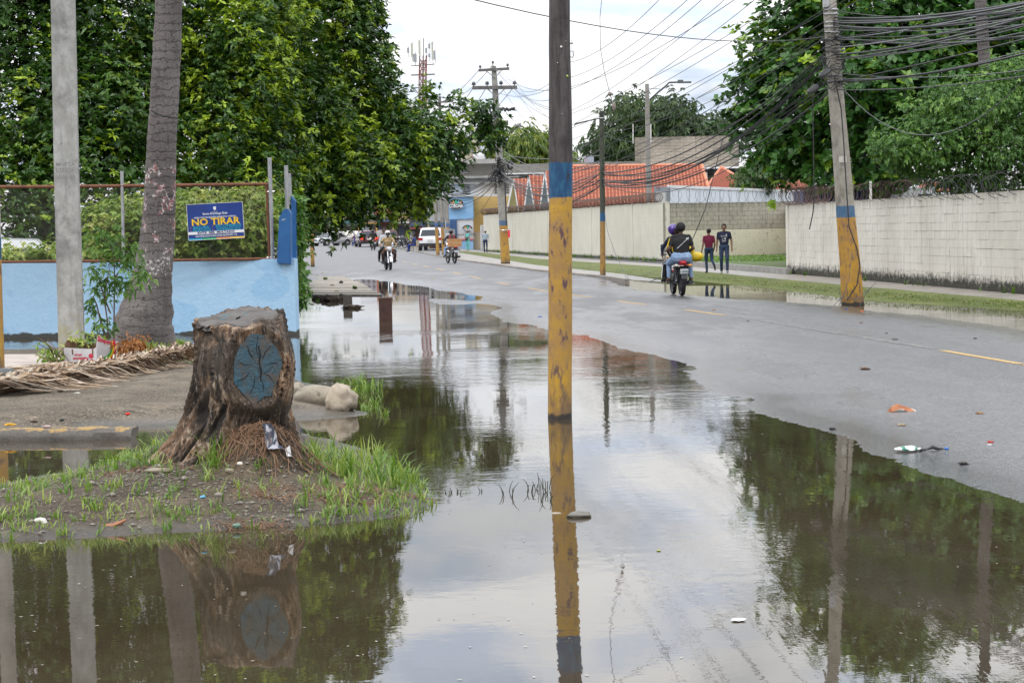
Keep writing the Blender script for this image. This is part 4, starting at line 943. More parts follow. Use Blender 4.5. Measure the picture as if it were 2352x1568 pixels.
c = mixc(N, L, math_(N, L, 'MULTIPLY', pt_, .6), c, (.42, .14, .15))
wt_ = math_(N, L, 'MULTIPLY', rng_(N, L, fn, .53, .57), math_(N, L, 'MULTIPLY', rng_(N, L, sp.outputs['Z'], .7, .9), rng_(N, L, sp.outputs['Z'], 2.5, 2.7, 1, 0)))
c = mixc(N, L, math_(N, L, 'MULTIPLY', wt_, math_(N, L, 'MULTIPLY', sx_, rng_(N, L, mn, .50, .54))), c, (.6, .57, .55))
L(c, b.inputs['Base Color']); b.inputs['Roughness'].default_value = .9
bp = N('ShaderNodeBump'); bp.inputs['Strength'].default_value = .9; bp.inputs['Distance'].default_value = .02; L(math_(N, L, 'SUBTRACT', math_(N, L, 'ADD', fn, sn), math_(N, L, 'MULTIPLY', rg_, .5)), bp.inputs['Height']); L(bp.outputs[0], b.inputs['Normal'])
def frond_mb(base, direc, ln, rd, n=34, ll=.7):
    mb = MB(); base = Vector(base); d = Vector(direc).normalized(); pts = []
    for i in range(10):
        t_ = i/9; pts.append(base+d*ln*t_-Vector((0, 0, 1))*ln*.55*t_*t_)
    mb.tube(pts, [.035*(1-.9*i/9) for i in range(10)], 5)
    sd = d.cross(Vector((0, 0, 1))).normalized()
    for i in range(n):
        t_ = .15+.85*i/n; k = min(8, int(t_*9)); p = pts[k].lerp(pts[k+1], t_*9-k)
        for sg in (-1, 1):
            e = p+sd*sg*ll*.75*(1-.5*t_)+d*ll*.35-Vector((0, 0, ll*.45)); m_ = p.lerp(e, .5)+Vector((0, 0, .06)); q = d*.022
            mb.add([p-q, p+q, m_+q, e, m_-q], [(0, 1, 2, 4), (4, 2, 3)])
    return mb
palm = thing('coconut_palm', 'leaning coconut palm trunk with pink and white paint marks on its side', 'palm', G(335, 790, .12))
pb = palm.location; mb = MB(); prof = [(770, 329, 148), (740, 331, 136), (700, 339, 116), (640, 349, 93), (560, 360, 80), (480, 366, 74), (400, 369, 70), (330, 371, 67), (240, 377, 66), (120, 383, 64), (0, 388, 61), (-160, 392, 58), (-400, 396, 54), (-620, 398, 50)]
pts, rr = [], []
prof = [(800, 327, 158)]+prof
for (y, x, wd) in prof:
    pts.append(Q(x, y, pb.y+.1)); rr.append(wd/2*pb.y/4600)
P2_, R2_ = [], []
for i in range(len(pts)-1):
    for j in range(8):
        q = i+j/8; P2_.append(pts[i].lerp(pts[i+1], j/8)); R2_.append((rr[i]*(1-j/8)+rr[i+1]*j/8)*(1+.018*math.sin(q*25)+.02*mnoise.noise(Vector((q*2, 3, 1)))))
mb.tube(P2_, R2_, 22); 
mb.v = [tuple(Vector(v)+Vector((mnoise.noise(Vector(v)*6), mnoise.noise(Vector(v)*6+Vector((9, 9, 9))), 0))*(.025 if v[2] < 1.2 else .008)) for v in mb.v]
obj('trunk', mb, pbark, palm, world=True, smooth='all')
rd = random.Random(3); topp = pts[-1]
for k in range(13):
    a = 2*PI*k/13+rd.uniform(-.2, .2); obj('frond', frond_mb(topp, (math.cos(a), math.sin(a), rd.uniform(.1, .8)), 3.2, rd), M['leafl'], palm, world=True)
mb = MB(); c_ = pts[6]; mb.tube([Q(347, 254, pb.y-.28), Q(372, 266, pb.y-.30), Q(408, 272, pb.y-.28)], .012, 5); obj('tied_wire', mb, M['cable'], palm, world=True)
pal2 = thing('slender_palm', 'slim grey palm trunk rising through the trees at the right edge', 'palm', (13.75, 57, .2))
mb = MB(); mb.tube([Q(2282, 560, 57), Q(2275, 410, 57), Q(2262, 160, 57), Q(2252, 0, 57), Q(2248, -300, 57)], [.19, .18, .17, .165, .16], 14); mb2 = obj('trunk', mb, pbark, pal2, world=True, smooth=True)
for k in range(9):
    a = 2*PI*k/9; obj('frond', frond_mb(Q(2248, -300, 57), (math.cos(a), math.sin(a), rd.uniform(.2, .8)), 3.0, rd, n=24), M['leafl'], pal2, world=True)
# sapling by the concrete pole
sap = thing('sapling', 'thin leafy sapling growing between the concrete pole and the palm', 'sapling', G(245, 792, .13))
mb = MB(); yb = 28.2
for pts_ in ([(262, 790), (262, 720), (263, 640), (262, 590), (250, 560)], [(248, 790), (247, 740), (240, 690), (246, 640), (255, 600)], [(246, 780), (232, 740), (222, 700), (214, 680)], [(254, 720), (238, 680), (228, 640)], [(263, 640), (290, 600), (310, 575)]):
    mb.tube([Q(a, b_, yb) for a, b_ in pts_], [.012, .011, .010, .007, .004][:len(pts_)], 5)
obj('stem', mb, mat('sapling_stem', (.16, .09, .06), rough=.8), sap, world=True)
crown('foliage', sap, [(232, 760, yb, 26, 26, .2), (225, 690, yb, 22, 45, .2), (262, 640, yb, 20, 50, .2), (250, 590, yb, 34, 28, .3), (290, 590, yb, 40, 24, .3), (238, 550, yb, 50, 26, .3), (215, 640, yb, 20, 34, .2), (325, 625, yb-.5, 22, 26, .2), (295, 650, yb, 20, 20, .2), (200, 720, yb, 12, 40, .2)], 64, 5, 5, .085, .030, M['leafl'], 61, up=.1, spread=.09, tintb=.5, young=.2, simple=True, inner=.7, droop=.6)
# ------------------------------------------------------------------ the stump
def stump():
    k = .00266
    prof = [(-.25, 505, 225), (-.12, 508, 205), (-.02, 513, 176), (.06, 520, 158), (.14, 527, 142), (.27, 535, 125), (.41, 542, 119), (.55, 552, 117), (.69, 553, 115), (.80, 547, 111), (.95, 543, 108), (1.1, 543, 107)]
    zs = [p[0] for p in prof]; cs = [(p[1]-548)*k for p in prof]; hs = [p[2]*k for p in prof]
    n = Vector((.30, -.945, .10)).normalized(); u = Vector((0, 0, 1)).cross(n).normalized()*1; v = n.cross(u)
    c0 = Vector(((548-548)*k+.03, 0, .585)) + Vector((.37*n.x, .37*n.y, 0)) + Vector((.015, 0, 0))
    c0 = Vector((.150, -.352, .575))
    def ztop(x, y): return .885+.085*x+.17*y+.028*mnoise.noise(Vector((x*7, y*7, 0)))+.012*mnoise.noise(Vector((x*30, y*30, 0)))
    def gauss(a, m_, s_):
        d = (a-m_+PI) % (2*PI)-PI; return math.exp(-(d/s_)**2)
    V, C = [], []
    NP, NZ = 260, 170
    for iz in range(NZ+1):
        tz = iz/NZ
        for ip in range(NP):
            a = 2*PI*ip/NP                       # 0 = right, -90 deg = towards the camera
            z = -.25+1.2*tz
            h = float(np.interp(z, zs, hs)); cx = float(np.interp(z, zs, cs))
            f = a+PI/2                           # 0 towards the camera, + to the right
            fx = math.sin(f)
            zz = max(z, -.1)
            r = h*(1+.0*zz)
            tw = f-.55*z
            r += .030*mnoise.noise(Vector((math.cos(tw)*2.6, math.sin(tw)*2.6, z*.9)))
            rid = mnoise.noise(Vector((math.cos(tw)*6, math.sin(tw)*6, z*1.1+5))); r += .030*(1-abs(rid)*2.4)-.012
            r += .017*mnoise.noise(Vector((math.cos(tw)*18, math.sin(tw)*18, z*2.6)))+.010*mnoise.noise(Vector((math.cos(tw)*44, math.sin(tw)*44, z*11)))-.03*max(0, .12-abs(mnoise.noise(Vector((math.cos(tw)*9, math.sin(tw)*9, z*1.6+9)))))/.12
            # flaring roots
            lowf = max(0, 1-(z+.05)/.34)**1.7
            r += lowf*(.10*gauss(f, -1.45, .30)+.06*gauss(f, -.50, .24)+.05*gauss(f, .25, .2)+.06*gauss(f, 1.45, .32)+.10*gauss(f, 2.6, .4)+.1*gauss(f, -2.4, .4)-.05)
            cleft_dark = 0
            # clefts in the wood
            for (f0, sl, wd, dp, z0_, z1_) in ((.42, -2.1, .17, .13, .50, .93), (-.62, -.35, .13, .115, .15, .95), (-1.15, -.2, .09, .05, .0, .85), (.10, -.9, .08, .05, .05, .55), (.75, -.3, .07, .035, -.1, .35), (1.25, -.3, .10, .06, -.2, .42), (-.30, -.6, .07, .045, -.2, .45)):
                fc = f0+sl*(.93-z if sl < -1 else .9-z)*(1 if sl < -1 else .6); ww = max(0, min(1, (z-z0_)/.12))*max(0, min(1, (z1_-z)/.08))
                g_ = gauss(f+.10*mnoise.noise(Vector((z*6, f0*9, 0))), fc, wd)*ww; r -= dp*g_; cleft_dark = max(cleft_dark, g_*(1 if dp > .045 else .6))  # darkening amount stored per vertex, follows the cleft profile
            p = Vector((cx+r*math.sin(f), -r*math.cos(f)*.97, z))
            # branch collar and its flat cut
            q = p-c0; e = math.sqrt((q.dot(u)/.205)**2+(q.dot(v)/.265)**2)
            rad = Vector((math.sin(f), -math.cos(f), 0))
            if rad.dot(n) > .15 and e < 2.2:
                wgt = 1-float(sm(.92, 1.75, np.array(e))); s_ = q.dot(n); p = p-n*s_*wgt
                rim = math.exp(-((e-1.0)/.12)**2); p = p+n*.018*rim*(1+.5*mnoise.noise(p*14)); cleft_dark *= (1-wgt)
            V.append(p); C.append(cleft_dark)
    # clip to the sawn top
    V2 = []
    for i, p in enumerate(V):
        zt_ = ztop(p.x, p.y)
        if p.z > zt_:
            p = Vector((p.x, p.y, zt_))
        V2.append(p)
    F = [(iz*NP+ip, iz*NP+(ip+1) % NP, (iz+1)*NP+(ip+1) % NP, (iz+1)*NP+ip) for iz in range(NZ) for ip in range(NP)]
    # cap: rings shrinking to the middle of the top ring
    top = V2[NZ*NP:(NZ+1)*NP]; cen = sum(top, Vector((0, 0, 0)))/NP; base_i = NZ*NP; prev = base_i
    for r_ in (.94, .8, .6, .4, .2, .05):
        st = len(V2)
        for ip in range(NP):
            p = cen.lerp(top[ip], r_); a = 2*PI*ip/NP
            zt_ = ztop(p.x, p.y)-.012*(1 if r_ < .9 else 0)+.010*mnoise.noise(Vector((p.x*18, p.y*30, 3)))
            p = Vector((p.x, p.y, zt_)); V2.append(p); C.append(.35)
        F += [(prev+ip, prev+(ip+1) % NP, st+(ip+1) % NP, st+ip) for ip in range(NP)]; prev = st
    V2.append(Vector((cen.x, cen.y, ztop(cen.x, cen.y)-.012))); C.append(.3)
    li = len(V2)-1
    tri = [(prev+ip, prev+(ip+1) % NP, li) for ip in range(NP)]
    me = bpy.data.meshes.new('stump_wood'); me.from_pydata([tuple(p) for p in V2], [], F+tri)
    me.polygons.foreach_set('use_smooth', [True]*len(me.polygons)); at = me.attributes.new('cleft_dark', 'FLOAT', 'POINT'); at.data.foreach_set('value', C)
    return me, c0, n, u, v, ztop, cen
bw = mat('stump_wood', (.1, .06, .04)); t, N, L, b = NT(bw)
tcn = N('ShaderNodeTexCoord'); ov = tcn.outputs['Object']
m1 = N('ShaderNodeMapping'); m1.inputs['Scale'].default_value = (1, 1, .22); m1.inputs['Rotation'].default_value = (0, .18, 0); L(ov, m1.inputs['Vector'])
a1, a2, a3, a4 = noise_(N, L, m1.outputs[0], 5, 5, .65), noise_(N, L, m1.outputs[0], 22, 6, .7), noise_(N, L, ov, 3.1, 4, .6), noise_(N, L, m1.outputs[0], 70, 4, .7)
c = mixc(N, L, rng_(N, L, a1, .38, .60), (.026, .015, .009), (.24, .135, .07)); c = mixc(N, L, rng_(N, L, a2, .50, .60, 0, .9), c, (.42, .32, .23))
c = mixc(N, L, rng_(N, L, a3, .44, .54, 0, .88), c, (.030, .020, .013)); c = mixc(N, L, rng_(N, L, a2, .46, .38), c, (.014, .009, .006))
c = mixc(N, L, rng_(N, L, a4, .58, .68, 0, .6), c, (.33, .29, .25))
at = N('ShaderNodeAttribute', attribute_name='cleft_dark'); ch = math_(N, L, 'MULTIPLY', at.outputs['Fac'], rng_(N, L, a1, .3, .5, 1.3, .8)); c = mixc(N, L, rng_(N, L, ch, .14, .45, 0, .95), c, (.009, .006, .004))  # near-black colour painted into the clefts
L(c, b.inputs['Base Color']); b.inputs['Roughness'].default_value = .85
bp = N('ShaderNodeBump'); bp.inputs['Strength'].default_value = 1.0; bp.inputs['Distance'].default_value = .012; L(math_(N, L, 'ADD', math_(N, L, 'MULTIPLY', a2, 1.5), a4), bp.inputs['Height']); L(bp.outputs[0], b.inputs['Normal'])
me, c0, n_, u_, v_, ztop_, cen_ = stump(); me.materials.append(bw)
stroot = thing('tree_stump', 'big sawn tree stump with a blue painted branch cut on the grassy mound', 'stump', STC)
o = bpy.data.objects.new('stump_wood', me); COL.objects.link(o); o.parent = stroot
bc = mat('painted_cut', (.02, .12, .18)); t, N, L, b = NT(bc)
tcn = N('ShaderNodeTexCoord'); ov = tcn.outputs['Object']; a1, a2 = noise_(N, L, ov, 9, 6, .65), noise_(N, L, ov, 26, 5, .7)
vo = N('ShaderNodeTexVoronoi', feature='DISTANCE_TO_EDGE'); vo.inputs['Scale'].default_value = 11
wv = N('ShaderNodeVectorMath', operation='ADD'); L(ov, wv.inputs[0]); nv_ = N('ShaderNodeTexNoise'); nv_.inputs['Scale'].default_value = 9; L(ov, nv_.inputs['Vector'])
sv_ = N('ShaderNodeVectorMath', operation='SCALE'); sv_.inputs['Scale'].default_value = .16; L(nv_.outputs['Color'], sv_.inputs[0]); L(sv_.outputs[0], wv.inputs[1]); L(wv.outputs[0], vo.inputs['Vector'])
c = mixc(N, L, rng_(N, L, a1, .36, .60), (.014, .060, .090), (.035, .042, .042)); c = mixc(N, L, rng_(N, L, a2, .54, .72, 0, .7), c, (.022, .13, .19)); c = mixc(N, L, rng_(N, L, a1, .52, .62, 0, .8), c, (.075, .055, .04))
c = mixc(N, L, math_(N, L, 'MULTIPLY', rng_(N, L, vo.outputs['Distance'], .0, .022, 1, 0), rng_(N, L, a1, .40, .58, .9, .05)), c, (.010, .010, .010)); L(c, b.inputs['Base Color']); b.inputs['Roughness'].default_value = .55
bp = N('ShaderNodeBump'); bp.inputs['Strength'].default_value = .7; bp.inputs['Distance'].default_value = .01; L(math_(N, L, 'ADD', a2, rng_(N, L, vo.outputs['Distance'], 0, .05, 0, .3)), bp.inputs['Height']); L(bp.outputs[0], b.inputs['Normal'])
V, F = [], []; NP = 72
def egg(a, s_=1):
    ca, sa = math.cos(a), math.sin(a); ang_ = .22; ca, sa = math.cos(a-ang_), math.sin(a-ang_); rx = .160*(1+.22*(-ca)*max(0, -sa)-.22*max(0, sa)*(ca < 0)); ry = .222
    w_ = 1+.14*mnoise.noise(Vector((ca*2.2, sa*2.2, 0)))+.03*mnoise.noise(Vector((ca*7, sa*7, 0)))
    return u_*(ca*rx*w_*s_)+v_*(sa*ry*w_*s_)
rings = (1, .97, .85, .6, .35, .12)
for r_ in rings:
    for i in range(NP):
        p = c0+egg(2*PI*i/NP, r_)+n_*(.006 if r_ < .99 else -.01); p += n_*.003*mnoise.noise(p*25); V.append(p)
V.append(c0+n_*.006)
F = [(j*NP+i, j*NP+(i+1) % NP, (j+1)*NP+(i+1) % NP, (j+1)*NP+i) for j in range(len(rings)-1) for i in range(NP)]+[((len(rings)-1)*NP+i, (len(rings)-1)*NP+(i+1) % NP, len(V)-1) for i in range(NP)]
mb = MB(); mb.add(V, F); obj('painted_cut', mb, bc, stroot, smooth=True)
# the vertical crack in the cut and the weathered top
mb = MB(); pts = [c0+v_*y+u_*x+n_*.009 for x, y in ((.012, .14), (.02, .08), (.012, .03), (.022, -.03), (.014, -.09))]; mb.tube(pts, [.003, .005, .004, .006, .002], 5)
for q_ in range(9):
    a = q_*.7+.3; mb.tube([c0+egg(a, .25+.05*(q_ % 3))+n_*.007, c0+egg(a+.12, .55)+n_*.007, c0+egg(a+.02, .80+.06*(q_ % 3))+n_*.007], [.0012, .003, .0015], 4)
obj('crack', mb, flat('crack_black', (.006, .005, .004), .9), stroot)
tpm = mat('sawn_top', (.13, .12, .11), (.06, .05, .045), rough=.85, scale=9, stretch=(1, 5, 1), bump=.8, bscale=30, c3=(.03, .14, .18), s3=5, lo3=.60, hi3=.68)
V, F = [], []; NP = 90
for r_ in (.96, .9, .6, .3, .05):
    for i in range(NP):
        a = 2*PI*i/NP; x, y = cen_.x+math.cos(a)*.292*r_*(1+.03*mnoise.noise(Vector((math.cos(a)*3, math.sin(a)*3, 1)))), cen_.y+math.sin(a)*.285*r_*(1+.03*mnoise.noise(Vector((math.cos(a)*3, math.sin(a)*3, 7))))
        V.append((x, y, ztop_(x, y)+.004+.012*mnoise.noise(Vector((x*14, y*40, 5)))-(.03 if r_ > .95 else 0)))
F = [(j*NP+i, j*NP+(i+1) % NP, (j+1)*NP+(i+1) % NP, (j+1)*NP+i) for j in range(4) for i in range(NP)]
mb = MB(); mb.add(V, F); obj('sawn_top', mb, tpm, stroot, smooth=True)
# spreading surface roots
rootm = mat('root_dark', (.03, .021, .015), (.085, .06, .042), rough=.9, scale=9, bump=.7, bscale=40)
def on_mound(x, y, dz=0): return Vector((x, y, mz1(x, y)+dz))
for pxs, r_ in (([(430, 985), (395, 1010), (360, 1035), (318, 1058)], (.085, .07, .05, .02)), ([(655, 940), (672, 965), (684, 990), (692, 1012)], (.07, .07, .05, .02)), ([(480, 1020), (472, 1045), (466, 1062)], (.06, .05, .02))):
    mb = MB(); pts = [];
    for i, (x, y) in enumerate(pxs):
        g = G(x, y+14, .17); pts.append(Vector((g.x, g.y, mz1(g.x, g.y)+(.10, .05, .02, -.01)[i] if i < 4 else 0)))
    P_, R_ = [], []
    for i in range(len(pts)-1):
        for j in range(5):
            tt = j/5; P_.append(pts[i].lerp(pts[i+1], tt)+Vector((mnoise.noise(Vector((i+tt, 0, 3))), mnoise.noise(Vector((i+tt, 7, 3))), 0))*.03); R_.append((r_[i]*(1-tt)+r_[min(i+1, 3)]*tt)*(1+.25*mnoise.noise(Vector((i*2+tt*2, 1, 1)))))
    mb.tube(P_, R_, 12); obj('root', mb, rootm, stroot, world=True, smooth=True)
# tangle of fine roots, strip of cloth
rd = random.Random(9)
def tangle(label, cxy, rx, ry, n, ln, seed, mt_, name='root_tangle', lift=.03, rad=.0028, dirb=None):
    rd = random.Random(seed); mb = MB()
    for k in range(n):
        a = rd.uniform(0, 2*PI); q = math.sqrt(rd.random()); x = cxy[0]+math.cos(a)*rx*q; y = cxy[1]+math.sin(a)*ry*q
        hd = (dirb if dirb is not None else rd.uniform(0, 2*PI))+rd.gauss(0, .7); pts = []
        L_ = rd.uniform(.4, 1)*ln; zz = rd.uniform(.0, lift)
        for i in range(5):
            pts.append(Vector((x, y, mz1(x, y)+zz+.012*math.sin(i*1.7+k)))); hd += rd.gauss(0, .45); x += math.cos(hd)*L_/4; y += math.sin(hd)*L_/4; zz *= .8
        mb.tube(pts, rad*rd.uniform(.6, 1.3), 3, caps=False)
    o = obj(name, mb, mt_, world='self', label=label, kind='stuff'); return o
rtm = mat('fine_roots', (.13, .065, .035), (.23, .14, .08), rough=.8, scale=6)
pw_ = PILE
tangle('reddish fine roots spilling over the dirt heap in front of the stump', (pw_.x, pw_.y+.04), .24, .18, 520, .34, 3, rtm, lift=.07)
g = PILE; tangle('dark roots hanging on the right of the dirt heap', (g.x+.14, g.y+.03), .12, .12, 170, .22, 4, rootm, lift=.05, dirb=-1.4)
for i, (x, y, rx, ry, n) in enumerate(((690, 1130, .5, .16, 150), (560, 1165, .22, .10, 90), (840, 1110, .35, .14, 90), (330, 1110, .3, .12, 60), (460, 1100, .2, .1, 40))):
    g = G(x, y, .12); tangle('dry brown root litter lying on the mound', (g.x, g.y), rx, ry, n, .20, 20+i, rtm, lift=.012, rad=.0022, dirb=.1)
cl = thing('cloth_strip', 'torn grey and white cloth strip draped over the dirt heap', 'cloth', PILE+Vector((.06, -.05, .2)))
mb = MB(); V = []; base = cl.location
for i in range(9):
    x, y = [(612, 972), (616, 980), (620, 990), (622, 1000), (621, 1010), (623, 1018), (628, 1024), (632, 1028), (636, 1030)][i]; p = Q(x, y, base.y-.02-.018*i)
    for j in range(4): V.append(p+Vector(((j-1.5)*.020*(1+.12*i), 0, 0))+Vector((0, (-.018 if j % 2 else .01), .004*mnoise.noise(Vector((i, j, 0))))))
mb.add(V, [(i*4+j, i*4+j+1, (i+1)*4+j+1, (i+1)*4+j) for i in range(8) for j in range(3)])
obj('cloth', mb, mat('cloth', (.34, .34, .37), (.05, .055, .08), rough=.8, scale=18, stretch=(1.6, 1, .3), lo=.42, hi=.5), cl, world=True, smooth=True)
mb = MB(); p = Q(655, 1030, base.y-.1); mb.add([p, p+Vector((.03, 0, .02)), p+Vector((.04, 0, -.05)), p+Vector((.012, -.02, -.045))], [(0, 1, 2, 3)]); obj('loose_end', mb, PW, cl, world=True)

# grass on the mound
gmat = leaf_mat('grass_blade', (.05, .10, .02), (.13, .23, .035), (.30, .36, .09), rough=.45, tr=.3)
gdry = flat('dry_straw', (.26, .20, .11), .8)
def blades(spots, seed, hgt, zf, wd=.0045, name='grass', label=None, mt_=None, per=(3, 9), spread=.022, tint=(.15, .95), arch=(.2, 1.1)):
    rg = np.random.default_rng(seed); V, F, T = [], [], []
    for (x, y, sc) in spots:
        nb = rg.integers(*per); tt0 = rg.uniform(*tint)
        for _ in range(nb):
            bx, by = x+rg.normal(0, spread), y+rg.normal(0, spread); bz = zf(bx, by)
            if bz < -.03: continue
            h = hgt*sc*rg.uniform(.45, 1.15); a = rg.uniform(0, 2*PI); ar = rg.uniform(*arch); w_ = wd*rg.uniform(.6, 1.3); s = np.array([-math.sin(a), math.cos(a), 0]); d = np.array([math.cos(a), math.sin(a), 0])
            st = len(V); p0 = np.array([bx, by, bz-.01])
            for i, q in enumerate((0, .35, .7, 1.0)):
                p = p0+d*h*ar*q*q+np.array([0, 0, 1])*h*(q-.45*ar*q*q*q)
                w2 = w_*(1, .9, .6, 0)[i]
                if i < 3: V += [p-s*w2, p+s*w2]
                else: V.append(p)
                tt = tt0+rg.normal(0, .08); T += [tt+.15*q]*(2 if i < 3 else 1)
            F += [(st, st+1, st+3), (st, st+3, st+2), (st+2, st+3, st+5), (st+2, st+5, st+4), (st+4, st+5, st+6)]
    return npobj(name, np.array(V), np.array(F), mt_ or gmat, attrs={'tint': np.clip(T, 0, 1)}, kind='stuff', label=label)
rg = np.random.default_rng(3)
def scatter_px(x0, x1, y0, y1, n, poly=None, z=.12):
    out = []
    while len(out) < n:
        x, y = rg.uniform(x0, x1), rg.uniform(y0, y1); g = G(x, y, z); out.append((g.x, g.y))
    return np.array(out)
def in_mound(P, lo=-.05): return (-sdist(P, MOUNDW) > lo)
sp = []
def addsp(x0, x1, y0, y1, n, sc, dens=None):
    P = scatter_px(x0, x1, y0, y1, n); P = P[in_mound(P)]
    for x, y in P: sp.append((x, y, sc*rg.uniform(.7, 1.3)))
addsp(690, 1000, 1040, 1185, 250, .85); addsp(700, 960, 1015, 1100, 110, 1.15); addsp(-60, 420, 1085, 1240, 230, .72); addsp(250, 340, 1055, 1110, 40, .9); addsp(-60, 200, 1090, 1240, 90, .9); addsp(-60, 160, 1190, 1245, 60, .9)
addsp(340, 700, 1110, 1215, 60, .7); addsp(330, 470, 1020, 1080, 45, 1.2); addsp(470, 510, 1060, 1135, 26, 1.3); addsp(-100, 1000, 1080, 1240, 130, .55)
blades(sp, 7, .135, mz1, label='green grass tufts growing over the stump mound')
sp2 = [(x, y, 1.0) for x, y in np.concatenate([scatter_px(345, 460, 1015, 1060, 14), scatter_px(470, 505, 1050, 1110, 12), scatter_px(720, 930, 1030, 1100, 26)])]
blades(sp2, 8, .26, mz1, wd=.007, label='tall grass tufts at the foot of the stump', arch=(.2, .8))
# grass by the palm and along the verge
sp = [(p.x, p.y, rg.uniform(.6, 1.2)) for p in [G(rg.uniform(320, 440), rg.uniform(766, 812), .16) for _ in range(260)]]
bz1 = lambda x, y: float(bank_z(np.array([x*1.0]), np.array([y*1.0]))[0])
blades(sp, 9, .13, bz1, wd=.008, label='bright grass round the foot of the palm', tint=(.4, .9))
sp = []
for _ in range(2600):
    x = rg.uniform(1060, 2600); a, b_ = Al(x), Bl(x)
    if x < 1600 and rg.random() < .45: continue
    y = a+(b_-a)*rg.uniform(-.02, 1.0 if x < 1560 else .72); p = G(x, y, .09); sp.append((p.x, p.y, rg.uniform(.6, 1.4)*(1 if x > 1600 else 1.6)))
blades(sp, 10, .035, lambda x, y: .085, wd=.010, mt_=leaf_mat('turf_blade', (.075, .10, .022), (.13, .17, .035), (.20, .23, .06)), per=(3, 6), spread=.10, label='short grass growing on the verge beside the flooded kerb', tint=(.2, .75))
sp = [(lambda p: (p.x, p.y, rg.uniform(.6, 1.5)))(Vector((rg.uniform(7.4, 11.9), rg.uniform(77, 89.6), 0))) for _ in range(600)]
blades(sp, 11, .12, lambda x, y: .27, wd=.02, per=(3, 6), spread=.15, label='weeds on the raised bed behind the pedestrians', tint=(.1, .6))
sp = [(p.x, p.y, rg.uniform(.5, 1.5)) for p in [G(rg.uniform(1820, 2500), 0, 0) for _ in range(0)]]
for _ in range(16):
    f = rg.random(); p = NW1.lerp(NWs, f); sp.append((p.x-.15, p.y-.1, rg.uniform(.6, 1.7)))
for _ in range(120):
    f = rg.random(); p = RW0.lerp(LW1, f); sp.append((p.x-.1, p.y-.25, rg.uniform(.8, 2.2)))
blades(sp, 12, .16, lambda x, y: .11, wd=.016, label='weeds along the foot of the street walls', tint=(.0, .6))
V, F = [], []
for i in range(420):
    x, y = (rg.uniform(700, 1250), rg.uniform(700, 900)) if i < 90 else ((rg.uniform(1300, 2300), rg.uniform(950, 1560)) if i < 200 else (rg.uniform(-20, 1250), rg.uniform(980, 1560)))
    p = G(x, y, .003); r_ = rg.uniform(.003, .012)*(1 if y > 950 else 2.2); a = rg.uniform(0, 6.28); st = len(V)
    V += [(p.x+math.cos(a+q)*r_*(1 if q in (0, 3.14) else .5), p.y+math.sin(a+q)*r_*(1 if q in (0, 3.14) else .5), .003+.001*(q == 0)) for q in (0, 1.57, 3.14, 4.71)]; F.append((st, st+1, st+2, st+3))
V = np.array(V); F = np.array(F); ok_ = (mound_z(V[F[:, 0], 0], V[F[:, 0], 1]) < 0) & (bank_z(V[F[:, 0], 0], V[F[:, 0], 1]) < 0) & (road_z(V[F[:, 0], 0], V[F[:, 0], 1]) < -.01)
npobj('floating_debris', V, F[ok_], mat('floating_bits', (.10, .075, .04), (.42, .40, .34), rough=.6, scale=.8, lo=.45, hi=.55), kind='stuff', label='tiny leaves and scum floating on the flood water')
# leaning reeds and weeds standing in the water
rm = flat('reed_dark', (.018, .028, .012), .7)
def reed(label, spots, seed, h=.16, n=5):
    rd = random.Random(seed); base = G(*spots[0], 0); r_ = thing('water_reeds', label, 'reeds', base)
    for (x, y) in spots:
        p = G(x, y, 0); mb = MB()
        for k in range(rd.randint(1, n)):
            a = rd.uniform(-.5, .5); hh = h*rd.uniform(.4, 1.1); bx = p+Vector((rd.uniform(-.03, .03), 0, -.01)); mb.tube([bx, bx+Vector((a*hh*.35, 0, hh*.6)), bx+Vector((a*hh*.9, 0, hh*rd.uniform(.5, 1)))], [.0032, .0028, .0012], 3)
        obj('stem', mb, rm, r_, world=True)
reed('curved dark reeds sticking out of the water left of the main pole', [(1163, 1135), (1168, 1140), (1160, 1128)], 2, .13)
reed('broken dark stems in the water beside the main pole', [(1243, 1140), (1250, 1135), (1258, 1150), (1240, 1120), (1252, 1120), (1215, 1130), (1225, 1125), (1262, 1128), (1248, 1150)], 3, .12, 3)
reed('small weed in the water right of the grassy mound', [(1108, 1128), (1112, 1130)], 4, .05)
reed('low dark weeds floating at the right tip of the mound', [(1030, 1132), (1045, 1130), (1060, 1134)], 5, .045)
wv = thing('water_weeds', 'green weeds growing from the water beside the two rocks', 'weeds', G(810, 892, 0))
bl = blades([(lambda p: (p.x, p.y, rg.uniform(.5, 1.1)))(G(rg.uniform(775, 870), rg.uniform(880, 905), 0)) for _ in range(34)]+[(lambda p: (p.x, p.y, .6))(G(rg.uniform(830, 890), rg.uniform(925, 955), 0)) for _ in range(14)], 14, .22, lambda x, y: 0.0, wd=.006, name='blades', tint=(.2, .8), arch=(.3, 1.1))
bl.parent = wv; bl.location = -wv.location; bl['kind'] = 'stuff'

